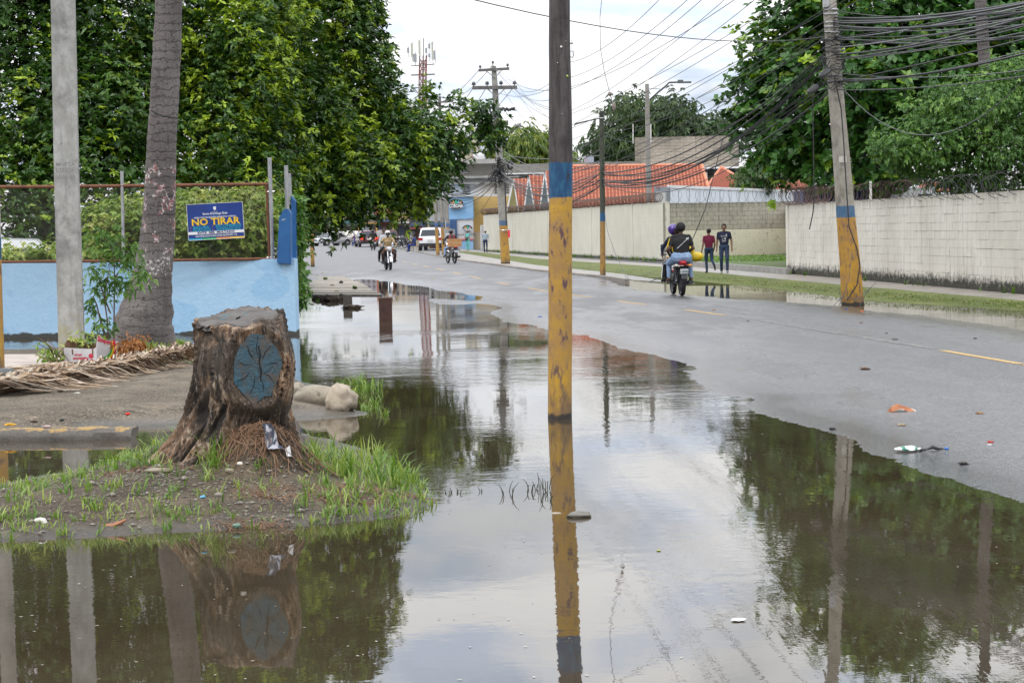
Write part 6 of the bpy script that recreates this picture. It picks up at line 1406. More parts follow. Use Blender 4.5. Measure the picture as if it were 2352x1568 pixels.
# streetlight pole behind the wall
sl = thing('streetlight_pole', 'concrete pole with a long streetlight arm rising behind the white trailer', 'pole', Q(1491, 545, 112)); sY = 112
shaft(sl, [(545, 1491, 11.5), (430, 1490, 11), (260, 1487, 9), (193, 1486, 7.5)], sY, mat('old_conc', (.20, .185, .165), (.28, .26, .235), rough=.9, scale=3), square=True, rz=.3)
mb = MB(); mb.tube([Q(1492, 230, sY), Q(1512, 212, sY-.2), Q(1528, 199, sY-.4), Q(1537, 190, sY-.4), Q(1560, 189, sY-.4)], .05, 6); mb.tube([Q(1489, 203, sY), Q(1516, 205, sY-.3)], .015, 4); obj('lamp_arm', mb, flat('la2', (.05, .05, .055)), sl, world=True)
mb = MB(); mb.box(tuple(Q(1572, 189.5, sY-.4)), (.75, .25, .09)); mb.box(tuple(Q(1563, 187, sY-.4)), (.3, .15, .15)); obj('lamp_head', mb, flat('lh2', (.09, .1, .1)), sl, world=True)
# far poles
for i, (lab, nm, pr_, g0, yb) in enumerate((('slim concrete pole with yellow foot, left of the three by the white car', 'street_pole', [(586, 1006, 8.5), (480, 1000, 7.5), (300, 994, 6)], (1006, 586), 1), ('grey concrete pole with yellow foot, middle of the three by the white car', 'street_pole', [(585, 1019, 7.5), (480, 1013.5, 7), (330, 1008, 6)], (1019, 585), 1),
                                    ('concrete pole with a meter box, right of the three by the white car', 'street_pole', [(580, 1031, 8.5), (470, 1026, 8), (340, 1021, 7)], (1031, 580), 1))):
    r_ = thing(nm, lab, 'pole', G(*g0, .1), group='poles beside the white car'); shaft(r_, pr_, r_.location.y, pole_mat('street_pole_paint', 1.8, 2.1, (.24, .22, .19), (.33, .31, .28), wood=False, yel=(.48, .26, .02), blu=(.08, .12, .28)), n=10)
    if i == 2:
        mb = MB(); mb.box(tuple(Q(1030, 542, r_.location.y-.3)), (.95, .35, .95)); obj('meter_box', mb, mat('meter_grey', (.33, .33, .34), (.25, .25, .25), rough=.5, scale=3), r_, world=True); mb = MB(); mb.box(tuple(Q(1028, 540, r_.location.y-.49)), (.3, .02, .25)); mb.box(tuple(Q(1030, 548, r_.location.y-.49)), (.3, .02, .2)); obj('meter_window', mb, flat('mw', (.5, .52, .55), .3), r_, world=True)
r_ = thing('far_crossarm_pole', 'far pole with a single crossarm rising above the overhanging tree', 'pole', (G(1012, 570, .1)))
fY = 190; r_.location = Q(1014, 565, fY); shaft(r_, [(565, 1014, 8), (400, 1012, 7.5), (222, 1010, 6)], fY, mat('far_pole', (.14, .12, .11), (.18, .16, .15), rough=.9)); arm(r_, 985, 1041, 237, fY-.2, armw, .16, tilt=-4)
for x, y in ((987, 236), (1010, 222), (1034, 233)): insul(r_, x, y, fY-.2, .3, .15)
for (xa, xb) in ((998, 1009), (1024, 1013)):
    mb = MB(); mb.tube([Q(xa, 236, fY-.3), Q(xb, 252, fY-.3)], .03, 4); obj('brace', mb, M['galv'], r_, world=True)
ys = thing('yellow_stub', 'short square yellow post on the left pavement under the tree', 'post', G(718.5, 611, .08)); shaft(ys, [(614, 718.5, 10), (538, 716, 9.5)], ys.location.y, pole_mat('stub_paint', 9, 10, CONC1, CONC2, wood=False, yel=(.45, .25, .03)), square=True, rz=.1)
# cell tower
tw_ = thing('cell_tower', 'red and white lattice phone tower with panel antennas above the trees', 'tower', Q(972, 545, 230)); tY = 230; tr = mat('tower_red', (.22, .06, .05), (.30, .25, .24), rough=.6, scale=.25, lo=.48, hi=.52); tg = flat('tower_grey', (.26, .27, .29))
def tq(x, y, dy=0): return Q(x, y, tY+dy)
legs = []
for (x0, x1, dy) in ((956, 964, -1), (980, 979, -1), (968, 972, 1.2)):
    mb = MB(); mb.tube([tq(x0, 545, dy), tq(x1, 128, dy)], .09, 5); obj('mast_leg', mb, tr, tw_, world=True); legs.append((x0, x1, dy))
mb = MB()
for i in range(28):
    y = 545-i*14.6; y2 = y-14.6
    def lx(l, yy): return l[0]+(l[1]-l[0])*(545-yy)/380
    for a, b_ in ((0, 1), (1, 2), (2, 0)):
        A_, B_ = legs[a], legs[b_]; mb.tube([tq(lx(A_, y), y, A_[2]), tq(lx(B_, y2), y2, B_[2])], .04, 3, caps=False); mb.tube([tq(lx(B_, y), y, B_[2]), tq(lx(A_, y2), y2, A_[2])], .04, 3, caps=False); mb.tube([tq(lx(A_, y), y, A_[2]), tq(lx(B_, y), y, B_[2])], .04, 3, caps=False)
obj('lattice', mb, tr, tw_, world=True, kind='stuff')
mb = MB(); mb.beam(tq(944, 173), tq(999, 171), .14, .14); mb.beam(tq(944, 152, -1), tq(998, 148, -1), .10, .10); mb.tube([tq(950, 202), tq(994, 202)], .06, 4); mb.tube([tq(950, 202), tq(963, 218)], .05, 4); mb.tube([tq(992, 202), tq(980, 218)], .05, 4); mb.tube([tq(971, 200), tq(973, 88)], .05, 4); obj('platform', mb, flat('tower_plat', (.16, .12, .12)), tw_, world=True)
for (x, y0, y1, wd, m2) in ((946, 100, 131, 5.5, 1), (963.5, 93, 126, 5, 1), (993, 97, 137, 4, 1), (998, 117, 137, 4.5, 0), (937.5, 110, 122, 5, 0), (979, 111, 122, 5, 0), (986, 101, 112, 5, 0), (986, 124, 132, 5, 0), (953, 124, 143, 8, 0)):
    mb = MB(); a, b_ = tq(x, y0, -1.6), tq(x, y1, -1.6); mb.box(tuple((a+b_)/2), (wd*.05, .22, (a-b_).length)); obj('antenna', mb, mat('antenna', (.46, .46, .38) if m2 else (.30, .31, .33), rough=.5), tw_, world=True)
    mb = MB(); mb.tube([tq(x+1.5, y0-4, -1.3), tq(x+1.5, y1+10, -1.3)], .035, 4); obj('mount_pipe', mb, tg, tw_, world=True)
t2 = thing('far_mast', 'small antenna cluster just left of the crossarm pole', 'mast', Q(1085, 560, 300))
mb = MB(); mb.tube([Q(1086, 560, 300), Q(1084, 255, 300)], .15, 4); mb.tube([Q(1078, 560, 300), Q(1079, 262, 300)], .08, 4)
for y in range(262, 540, 12): mb.tube([Q(1079, y, 300), Q(1086, y+6, 300)], .06, 3, caps=False)
obj('mast', mb, tg, t2, world=True)
for x, y0, y1 in ((1071.5, 256, 278), (1079, 259, 268), (1091, 256, 270), (1085, 260, 282)):
    mb = MB(); a, b_ = Q(x, y0, 299), Q(x, y1, 299); mb.box(tuple((a+b_)/2), (.2, .2, (a-b_).length)); obj('antenna', mb, tg, t2, world=True)

# ------------------------------------------------------------------ wires
cabs = []
def cable(a, b_, sag=.3, r=.010, label=None, group='overhead cables', m2=None, n=16):
    mb = MB(); mb.tube(bez(a, b_, sag, n), r, 4, caps=False)
    o = obj('overhead_cable', mb, m2 or M['cable'], world='self', label=label or 'dark overhead cable strung between the street poles', category='cable', group=group); return o
rd = random.Random(77)
RP = lambda y, dx_=0: Q(1907+y*.055+dx_, y, rY)
# long cable crossing the sky
cable(Q(1040, -12, 21), Q(1890, 85, 40), .25, .007, 'single thin cable crossing the whole sky above the street', None)
# fan from the leaning pole to the crossarm pole, behind the main pole
XE = [(1166, 154), (1132, 149), (1182, 197), (1151, 197), (1119, 198), (1188, 254), (1180, 250)]
# high fan: lines coming from above the frame on the right down to the left
hi = [((1490, -2), (1183, 198), 30, 95), ((1590, -2), (1166, 155), 30, 95), ((1660, -5), (1182, 198), 32, 95), ((1700, -3), (1151, 198), 33, 95), ((1760, -20), (1119, 199), 34, 95), ((1830, -25), (1132, 150), 35, 95)]
for (a, b_, ya, yb) in (((1495, -4), (1311, 143), 33, 52), ((1590, -4), (1311, 205), 33, 55), ((1662, -6), (1311, 200), 33, 56), ((1640, 0), (1311, 255), 36, 60), ((1720, -10), (1311, 288), 36, 62), ((1815, -12), (1311, 296), 36, 64), ((1915, -4), (1311, 322), 37, 66), ((1880, 10), (1311, 350), 38, 68), ((1895, 30), (1311, 372), 39, 68), ((1560, -6), (1311, 178), 33, 55), ((1780, -6), (1311, 262), 36, 63)):
    A, B = Q(a[0], a[1], ya), Q(b_[0], b_[1], yb); d = B-A; cable(A-d*.25, B, .25, .007, 'thin high cable running down across the open sky to the crossarm pole', 'high cables across the sky')
    tgt = Q(*XE[rd.randrange(5)], xY-.2); cable(B, tgt, .5, .008, 'thin high cable running down across the open sky to the crossarm pole', 'high cables across the sky')
for y0, x1, y1, Y1, s_ in ((60, 1311, 415, 58, .3), (68, 1311, 424, 58, .3), (80, 1311, 390, 58, .3), (100, 1320, 395, 60, .4), (60, 1384, 300, gY, .3), (80, 1384, 305, gY, .4), (110, 1384, 310, gY, .9), (140, 1384, 380, gY, .5), (150, 1384, 395, gY, .8)):
    cable(RP(y0, -6), Q(x1, y1, Y1), s_, .007, 'thin cable slanting from the leaning pole towards the green pole', 'cables from the leaning pole')
# heavy bundle
for k in range(13):
    y0 = rd.uniform(110, 215); e = (1384+rd.uniform(-2, 2), rd.uniform(392, 432)); s_ = rd.uniform(.55, 1.05)
    cable(RP(y0, rd.uniform(-4, 2)), Q(e[0], e[1], gY-.1), s_, rd.choice([.010, .012, .016, .020]), 'heavy black cable of the sagging bundle from the leaning pole to the green pole', 'heavy sagging bundle', n=20)
    cable(Q(e[0], e[1], gY-.1), Q(1152+rd.uniform(-6, 6), rd.uniform(388, 412), xY-.3), rd.uniform(.3, 1.1), rd.choice([.010, .014, .02]), 'black cable of the bundle between green pole and crossarm pole', 'bundle to the crossarm pole', n=16)
for k in range(8):
    cable(Q(1384, rd.uniform(300, 400), gY-.1), Q(1150+rd.uniform(-5, 5), rd.uniform(335, 400), xY-.3), rd.uniform(.1, .9), .012, 'grey cable between green pole and crossarm pole', 'grey cables between the poles', m2=M['cable_grey'])
for k in range(12):
    e = rd.choice([(1000, rd.uniform(395, 460)), (1013, rd.uniform(400, 460)), (1026, rd.uniform(420, 470))]); cable(Q(1145+rd.uniform(-4, 4), rd.uniform(375, 420), xY-.3), Q(e[0], e[1], 143), rd.uniform(.1, 1.6), rd.choice([.010, .012, .016, .024]), 'black cable drooping from the crossarm pole to the three far poles', 'cables to the far poles')
for (a, b_, ya, yb, s_) in (((1103, 158), (988, 234), xY-.15, 189.8, .6), ((1132, 149), (1010, 221), xY-.15, 189.8, .8), ((1088, 199), (1034, 232), xY-.2, 189.8, .6), ((1119, 198), (990, 300), xY-.2, 189, 1.2), ((1182, 198), (1000, 330), xY-.2, 189, 1.0)):
    cable(Q(*a, ya), Q(*b_, yb), s_, .018, 'power line from the crossarm pole up the street', 'power lines up the street')
# from the leaning pole out of the right edge
for k in range(24):
    y0 = rd.uniform(18, 215); ye = y0*.55-45+rd.uniform(-28, 34) if k < 18 else y0*.8+rd.uniform(-25, 10)
    cable(RP(y0, 4), Q(2480, ye, rd.uniform(25, 33)), rd.uniform(.03, .2), rd.choice([.008, .010, .013, .020]), 'black cable running from the leaning pole out of the right edge', 'cables to the right edge', m2=rd.choice([M['cable'], M['cable'], M['cable_grey']]))
cable(RP(185, 4), Q(2380, 150, 34), 1.15, .009, 'slack looping cable from the leaning pole across the feathery tree', None, m2=M['cable_grey'])
for y0 in (170, 195): cable(RP(y0, -5), Q(1420, 640, 60), -.0, .006, 'loose wire slanting from the leaning pole to the far kerb', 'loose slanting wires') if False else None
lw = MB(); lw.tube([Q(1660, 320, 52), Q(1620, 480, 52.5), Q(1595, 540, 53), Q(1570, 590, 53.2), Q(1530, 630, 53.4), Q(1490, 648, 53.5)], .012, 4, caps=False); obj('overhead_cable', lw, M['cable_grey'], world='self', label='loose cable hanging down to the ground beside the three motorcycle riders', category='cable')
lw = MB(); lw.tube([Q(1388, 480, gY), Q(1395, 530, gY-1), Q(1412, 580, gY-2), Q(1440, 640, gY-3)], .008, 4, caps=False); obj('overhead_cable', lw, M['cable_grey'], world='self', label='thin stay wire from the green pole to the kerb', category='cable')
lw = MB(); lw.tube([Q(1388, -60, 30), Q(1378, 40, 30), Q(1379, 110, 30), Q(1388, 165, 30), Q(1400, 212, 30), Q(1410, 245, 30)], .006, 4, caps=False); obj('overhead_cable', lw, flat('pale_string', (.30, .31, .34)), world='self', label='pale broken string dangling in the middle of the sky', category='cable')
mb = MB(); mb.ball(Q(1401, 216, 30), (.035, .03, .03), 8, 6); mb.ball(Q(1410, 245, 30), (.03, .03, .07), 8, 6); obj('snagged_scrap', mb, flat('snag', (.2, .16, .14)), world='self', label='scraps caught on the end of the dangling string', category='scrap')
lw = MB(); lw.tube([Q(1866, 190, 44), Q(1868, 330, 44), Q(1870, 455, 44), Q(1867, 490, 44), Q(1859, 527, 44)], .013, 5); obj('overhead_cable', lw, M['cable'], world='self', label='cut black cable end hanging left of the leaning pole', category='cable')
for (x, y, r_, l) in ((1895, 168, .05, .5), (1868, 205, .05, .05)):
    mb = MB(); a = Q(x-12, y+8, rY-1.2); b2 = Q(x+10, y-8, rY-.6); mb.tube([a, a.lerp(b2, .15), a.lerp(b2, .85), b2], [.02, .06, .06, .02], 8); obj('splice_case', mb, M['cable'], world='self', smooth=True, label='black splice case on the cables near the leaning pole' if l > .1 else 'small grey splice case lower on the cable bundle', category='splice case')
# ------------------------------------------------------------------ buildings down the street
def prect(root, name, x0, y0, x1, y1, Y, dp, mt_, front=True, **k):
    a, b_ = Q(x0, y1, Y), Q(x1, y0, Y); mb = MB(); xc = (Q(x0, (y0+y1)/2, Y).x+Q(x1, (y0+y1)/2, Y).x)/2; wd = Q(x1, (y0+y1)/2, Y).x-Q(x0, (y0+y1)/2, Y).x
    zc_ = (Q((x0+x1)/2, y0, Y).z+Q((x0+x1)/2, y1, Y).z)/2; hh = Q((x0+x1)/2, y0, Y).z-Q((x0+x1)/2, y1, Y).z
    mb.box((xc, Y+dp/2, zc_), (wd, dp, hh)); return obj(name, mb, mt_, root, world=True, **k)
def facade(name, c1, c2, c3=None, s=.6): return mat(name, c1, c2, rough=.8, scale=s, bump=.2, bscale=8, c3=c3 or tuple(x*.4 for x in c1), s3=1.6, lo3=.6, hi3=.75)
dkm = flat('dark_inside', (.02, .02, .022), .6); grl = flat('white_grille', (.55, .55, .55), .5)
def window(root, x0, y0, x1, y1, Y, bars=5, mt_=None, fr=None, horiz=True):
    f = prect(root, 'window', x0, y0, x1, y1, Y-.04, .06, fr or M['concrete']); g_ = prect(f, 'pane', x0+.8, y0+.8, x1-.8, y1-.8, Y-.06, .03, dkm) if False else None
    a = Q(x0, y0, Y); b_ = Q(x1, y1, Y); fo = wloc(f)
    mb = MB(); mb.box((a.x/2+b_.x/2, Y-.06, a.z/2+b_.z/2), (abs(b_.x-a.x)-.1, .05, abs(a.z-b_.z)-.1)); p = obj('pane', mb, mt_ or dkm, f); p.data.transform(Matrix.Translation(-fo))
    mb = MB()
    for i in range(bars):
        t_ = (i+.5)/bars
        if horiz: z = b_.z+(a.z-b_.z)*t_; mb.box((a.x/2+b_.x/2, Y-.13, z), (abs(b_.x-a.x), .03, .035))
        else: x = a.x+(b_.x-a.x)*t_; mb.box((x, Y-.13, a.z/2+b_.z/2), (.035, .03, abs(a.z-b_.z)))
    q = obj('grille', mb, grl, f, kind='stuff'); q.data.transform(Matrix.Translation(-fo)); return f
def bld(name, label, x, y, Y, cat='building'):
    p = Q(x, y, Y); p.z = .1+rise(Y); return thing(name, label, cat, p)
blu = facade('shop_blue', (.20, .38, .60), (.28, .46, .66)); wht = facade('shop_white', (.62, .62, .62), (.54, .54, .55)); yel = facade('shop_yellow', (.58, .38, .12), (.50, .34, .13), c3=(.12, .09, .05)); bei = facade('beige_wall', (.42, .34, .23), (.34, .27, .19)); gry = facade('grey_wall', (.27, .25, .22), (.20, .19, .165))
sh = bld('paint_shop', 'blue and white corner shop with two oval CORONA signs', 1050, 575, 160)
prect(sh, 'upper_wall', 1023, 451, 1087, 503.5, 160, 6, blu); prect(sh, 'lower_wall', 1023, 503.5, 1087, 551, 160.1, 6, wht); prect(sh, 'red_stripe', 1051, 548.5, 1087, 552.5, 160.0, .3, flat('pink_red', (.50, .12, .13))); prect(sh, 'plinth', 1051, 552.5, 1087, 576, 160.05, 1, blu)
prect(sh, 'roof_edge', 1021, 447.5, 1192, 451, 159.8, 1.0, wht)
f = prect(sh, 'shutter_door', 1033, 505, 1049.5, 573, 159.9, .3, flat('shutter_blue', (.04, .10, .24)))
mb = MB(); fo = wloc(f)
for i in range(16): z = Q(1041, 507+i*4, 159.9).z; x_ = Q(1041, 540, 159.9).x; mb.box((x_, 159.85, z), (.5, .05, .05))
q = obj('slats', mb, flat('sl', (.08, .17, .36)), f, kind='stuff'); q.data.transform(Matrix.Translation(-fo))
def logo(root, cx, cy, hw, hh, Y):
    s_ = Y/4600; o_ = Q(cx, cy, Y); hw *= s_; hh *= s_
    mb = MB(); mb.prism([(math.cos(a)*hw, math.sin(a)*hh) for a in np.linspace(0, 2*PI, 40)[:-1]], 0, .05); mb.xf(Matrix.Translation(o_) @ Matrix.Rotation(PI/2, 4, 'X')); e = obj('oval_sign', mb, flat('oval', (.012, .014, .018)), root, world=True); fo = wloc(e)
    mb = MB(); mb.prism([(math.cos(a)*hw*1.05, math.sin(a)*hh*1.07) for a in np.linspace(0, 2*PI, 40)[:-1]], -.01, .03); mb.xf(Matrix.Translation(o_) @ Matrix.Rotation(PI/2, 4, 'X')); obj('oval_rim', mb, flat('rimc', (.35, .55, .72)), root, world=True)
    for (x0, x1, xt, yt, c_) in ((-.62, -.28, -.78, .52, (.85, .35, .18)), (-.40, -.05, -.42, .72, (.85, .50, .10)), (-.22, .22, 0, .86, (.02, .42, .26)), (.05, .42, .42, .72, (.16, .50, .62)), (.28, .62, .78, .52, (.85, .42, .22))):
        mb = MB(); mb.prism([(x0*hw, .08*hh), (x1*hw, .08*hh), (xt*hw, yt*hh)], .0, .02); mb.xf(Matrix.Translation(o_-Vector((0, .055, 0))) @ Matrix.Rotation(PI/2, 4, 'X')); obj('crown_point', mb, flat('cp', c_), root, world=True)
    mb = text_mb('CORONA', hh*.98, .01, hh*.03, 'CENTER', .60); mb.xf(Matrix.Translation(o_-Vector((0, .07, hh*.38))) @ Matrix.Rotation(PI/2, 4, 'X')); obj('lettering', mb, PW, root, world=True)
logo(sh, 1047.5, 468.5, 17.4, 12.2, 159.8); logo(sh, 1073.5, 524.7, 11.4, 8.0, 159.8)
mb = text_mb('la pintura dominicana', .19, .01, .004, 'CENTER', 1.0); mb.xf(Matrix.Translation(Q(1069, 538.5, 159.8)) @ Matrix.Rotation(PI/2, 4, 'X')); obj('lettering', mb, flat('blk', (.02, .02, .02)), sh, world=True)
yb = bld('yellow_building', 'stained yellow building with white upper floor beside the blue shop', 1130, 575, 164)
prect(yb, 'yellow_wall', 1087.3, 451, 1200, 532, 162, 8, yel); prect(yb, 'upper_floor', 1010, 408, 1192, 448, 163, 8, wht); prect(yb, 'ledge', 1008, 419, 1170, 422.5, 162.5, 1, M['concrete'])
prect(yb, 'base_wall', 1086, 532, 1128, 577, 160.6, 3, bei); prect(yb, 'eave', 1008, 404, 1192, 409, 162.3, 3, M['concrete'])
for w_ in ((1061, 425, 1080, 449), (1135, 424, 1143, 447), (1158, 425, 1170, 447), (1028, 426, 1040, 447)): window(yb, *w_, 163, 6)
gt = bld('metal_gate', 'white barred metal gate at the far end of the pale wall', 1118, 577, 157, 'gate')
mb = MB(); a, b_ = Q(1104, 518, 156.8), Q(1133.5, 577, 156.8)
for i in range(16): x = a.x+(b_.x-a.x)*i/15; mb.box((x, 156.8, (a.z+b_.z)/2), (.03 if i % 5 else .07, .04, a.z-b_.z))
for t_ in (0, .5, 1): mb.box(((a.x+b_.x)/2, 156.8, b_.z+(a.z-b_.z)*t_), (b_.x-a.x, .05, .07))
obj('gate_bars', mb, grl, gt, world=True, kind='stuff')
prect(gt, 'backing', 1105, 520, 1132, 577, 157.2, .1, flat('gate_backing_grey', (.30, .30, .29)))  # plain grey sheet behind the bars
gb = bld('grey_building', 'unfinished grey two storey building with flat roof above the shops', 1100, 400, 172)
prect(gb, 'block_wall', 1055, 376, 1185, 409, 170, 9, gry); prect(gb, 'roof_slab', 1000, 366, 1160, 376, 168.5, 9, M['concrete']); prect(gb, 'side_wall', 1000, 376, 1055, 408, 172, 7, bei); window(gb, 1058, 381, 1075, 399, 169.9, 5); window(gb, 1014, 380, 1030, 398, 171.9, 5)
prect(gb, 'parapet', 1150, 376, 1330, 404, 180, 8, gry); prect(gb, 'white_pipe', 1162, 397, 1257, 400, 150, .4, M['white']); prect(gb, 'dark_gap', 1164, 400, 1255, 404, 151, .3, dkm); prect(gb, 'white_band', 1225, 404, 1256, 412, 151.5, .3, wht)
mb = MB(); tk = Q(1101, 366, 176); mb.lathe([(.55, 0), (.58, .25), (.55, .42), (.40, .58), (.15, .68), (0, .70)], 16, c=tuple(tk)); obj('water_tank', mb, wht, gb, world=True, smooth=True)
prect(gb, 'red_roof', 1083, 355.5, 1113, 361.5, 185, 4, flat('redroof', (.30, .10, .06)))
bt = bld('beige_tower_block', 'pale beige tower block seen above the grey roof', 1080, 400, 215); prect(bt, 'wall', 1060, 318, 1097, 370, 215, 8, facade('bt', (.50, .45, .33), (.44, .40, .30))); window(bt, 1066, 338, 1076, 350, 214.9, 4); window(bt, 1082, 338, 1092, 350, 214.9, 4); prect(bt, 'white_part', 1097, 335, 1104, 370, 216, 6, wht)
facs = [('white shopfront with a dark opening behind the three poles', 982, 440, 1023, 577, 172, (.50, .50, .50), 1), ('black shopfront with grilles behind the parked white car', 940, 466, 984, 574, 188, (.06, .06, .065), 2), ('cream shop building with a teal sign far down the street', 902, 440, 946, 571, 206, (.50, .42, .33), 1),
        ('terracotta painted house front far down the street', 862, 436, 906, 568, 226, (.42, .14, .07), 2), ('lilac grey house front at the bend of the street', 824, 450, 866, 565, 246, (.38, .34, .40), 1), ('cream house front with yellow columns at the bend', 778, 468, 828, 560, 268, (.50, .44, .32), 2), ('pale green wall closing the far end of the street', 700, 505, 780, 556, 292, (.36, .42, .30), 0)]
cols_ = [(.08, .16, .18), (.22, .05, .04), (.45, .45, .45), (.05, .08, .18), (.30, .20, .08), (.1, .1, .1), (.16, .2, .16)]
for i, (lab, x0, y0, x1, y1, Y, c_, nf) in enumerate(facs):
    r_ = bld('street_house', lab, (x0+x1)/2, y1, Y); fm = facade('fac', c_, tuple(x*.8 for x in c_), s=.4); prect(r_, 'wall', x0, y0, x1, y1+4, Y, 10, fm); h_ = (y1-y0)
    prect(r_, 'canopy', x0+1, y0+h_*.52, x1-1, y0+h_*.56, Y-1.5, 1.6, flat('canopy', cols_[i])); prect(r_, 'sign_board', x0+4, y0+h_*.42, x1-6, y0+h_*.50, Y-.2, .15, flat('signb', cols_[(i+2) % 7]))
    for k in range(3):
        xa = x0+3+(x1-x0-6)*k/3; window(r_, xa, y0+h_*.14, xa+(x1-x0)*.2, y0+h_*.34, Y, 4)
        prect(r_, 'shutter', xa, y0+h_*.6, xa+(x1-x0)*.26, y1, Y-.1, .12, flat('shut', random.choice([(.03, .03, .035), (.25, .25, .26), (.10, .03, .03), (.04, .05, .09)])))
    for k in range(2): prect(r_, 'column', x0+(x1-x0)*(.05+.85*k), y0+h_*.55, x0+(x1-x0)*(.10+.85*k), y1, Y-1.6, .25, flat('colm', random.choice([(.5, .3, .04), (.55, .55, .55)])))
# grey block house behind the orange roof
gwr, _, _ = block_wall('bare grey concrete block building behind the orange roof, left part shaded by trees', Q(1697, 386, 131), Q(1459, 386, 131), 4.9, 7.45, wall_mat('grey_blocks', (.36, .31, .25), (.24, .21, .17), mould=0, streak=.9, ztop=7.5), wall_mat('grey_jt', (.20, .18, .15), (.17, .15, .13), mould=0, ztop=7.4), nmax=300, proud=.012, gap=.022, name='block_building')
gwr['category'] = 'building'
prect(gwr, 'lower_wall', 1459, 388, 1699, 470, 131.1, 8, gry).matrix_parent_inverse.identity()
for o_ in [c_ for c_ in gwr.children if c_.name.startswith('lower_wall')]:
    o_.parent = None; o_.location = wloc(gwr); o_.parent = gwr; o_.matrix_parent_inverse = (Matrix.Translation(gwr.location) @ Matrix.Rotation(gwr.rotation_euler.z, 4, 'Z')).inverted()
r_ = bld('roof_ledge', 'white edged flat roof between the orange roof and the trees', 1640, 395, 127, 'roof'); prect(r_, 'ledge', 1500, 384.5, 1698, 388, 128, 3, M['white']); prect(r_, 'wall', 1560, 388, 1697, 400, 129, 2, dkm); prect(r_, 'white_wall', 1595, 396, 1625, 420, 128.5, 1, wht)
r_ = bld('far_wall', 'low grey wall behind the orange roof next to the green pole', 1360, 400, 140, 'wall'); prect(r_, 'wall', 1296, 372, 1470, 400, 140, 3, gry); prect(r_, 'blue_part', 1344, 360, 1364, 380, 141, 2, facade('bl2', (.3, .36, .45), (.4, .2, .16)))
for x in (1454, 1495): 
    mb = MB(); mb.tube([Q(x, 330, 131), Q(x, 285, 131)], .03, 5); obj('standpipe', mb, M['pvc'], world='self', label=('left' if x < 1460 else 'right')+' thin white pipe standing on the roof beside the streetlight pole', category='pipe') if x < 1460 or True else None
for x, y0, y1 in ((1690, 300, 330), (1700, 296, 325), (1716, 290, 322)):
    mb = MB(); mb.tube([Q(x, y1, 131), Q(x-4, y0, 131)], .03, 5); obj('standpipe', mb, M['pvc'], world='self', label={1690: 'leftmost', 1700: 'middle', 1716: 'rightmost'}[x]+' of the three thin pipes above the block building by the cables', category='pipe')
# orange tiled roofs
tile = mat('roof_tile', (.60, .225, .12), (.44, .15, .085), rough=.55, scale=3, rnd=.16, bump=.15, bscale=20)
tun = flat('tile_deck_red', (.22, .055, .03), .8)  # dark red colour of the deck beneath the tiles
def tile_mesh(tw, tl):
    mb = MB(); V = []; n = 8
    for j, (s_, up) in enumerate(((0, .0), (1.08, .028))):
        for i in range(n+1):
            t_ = i/n; V.append(((t_-.5)*tw, s_*tl, up+tw*.30*math.sin(t_*2*PI-.3)*(1 if t_ < .55 else .35)))
    for i in range(n+1): x, y, z = V[n+1+i]; V.append((x, y, z-.03))
    k = n+1; mb.add(V, [(i, i+1, k+i+1, k+i) for i in range(n)]+[(k+i, k+i+1, 2*k+i+1, 2*k+i) for i in range(n)]); return mesh_of('roof_tile', mb, tile, smooth='all')
def inquad(p, poly):
    ins = False; n = len(poly)
    for i in range(n):
        ax, ay = poly[i]; bx, by = poly[(i+1) % n]
        if (ay > p[1]) != (by > p[1]) and p[0] < ax+(p[1]-ay)*(bx-ax)/(by-ay): ins = not ins
    return ins
def tile_roof(root, pts, tw=.2, tl=.33, nmax=300):
    "pts: ridge left, ridge right, ... eave right, eave left in order; rows run down from the ridge"
    A, B, D_ = pts[0], pts[1], pts[-1]; ex = (B-A).normalized(); nn = ex.cross((D_-A)).normalized()
    if nn.z < 0: nn = -nn
    es = nn.cross(ex); es = es if es.z < 0 else -es
    fr_ = Matrix(((ex.x, es.x, nn.x, 0), (ex.y, es.y, nn.y, 0), (ex.z, es.z, nn.z, 0), (0, 0, 0, 1)))
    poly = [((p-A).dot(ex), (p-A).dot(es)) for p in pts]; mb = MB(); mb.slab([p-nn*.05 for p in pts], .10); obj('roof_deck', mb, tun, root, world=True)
    x0, x1 = min(p[0] for p in poly), max(p[0] for p in poly); s1 = max(p[1] for p in poly); me = tile_mesh(tw, tl); rest = MB(); k = 0; wl = wloc(root)
    flip = ex.cross(es).dot(nn) < 0
    for r_ in range(int(s1/tl)+1):
        for c_ in range(int((x1-x0)/tw)+1):
            cx_, cy_ = x0+(c_+.5)*tw, r_*tl
            if not inquad((cx_, cy_+tl*.5), poly): continue
            loc = A+ex*cx_+es*cy_+nn*random.uniform(0, .008)
            if k < nmax:
                o = bpy.data.objects.new('roof_tile', me); COL.objects.link(o); o.parent = root; mw = fr_.copy(); mw.translation = loc-wl; o.matrix_local = mw
            else:
                rest.add([tuple(fr_ @ v.co+loc) for v in me.vertices], [tuple(p.vertices) for p in me.polygons])
            k += 1
    if rest.v: obj('roof_tile', rest, tile, root, world=True, kind='stuff', smooth='all')
    return nn
rh = bld('tiled_roof_house', 'long orange tiled roof behind the pale wall, right of the main pole', 1460, 560, 118)
R1, R2_, R3, R4 = Q(1306, 384, 119.5), Q(1612, 381, 119.5), Q(1645, 492, 116), Q(1262, 492, 116)
tile_roof(rh, [R1, R2_, R3, R4], .205, .33)
mb = MB(); mb.tube([R1+Vector((0, 0, .05)), R2_+Vector((0, 0, .05))], .10, 8); mb.tube([R2_+Vector((0, 0, .05)), R3+Vector((0, 0, .05))], .10, 8); obj('ridge_cap', mb, tile, rh, world=True, smooth=True); prect(rh, 'house_wall', 1275, 492, 1640, 545, 117, 5, wht)
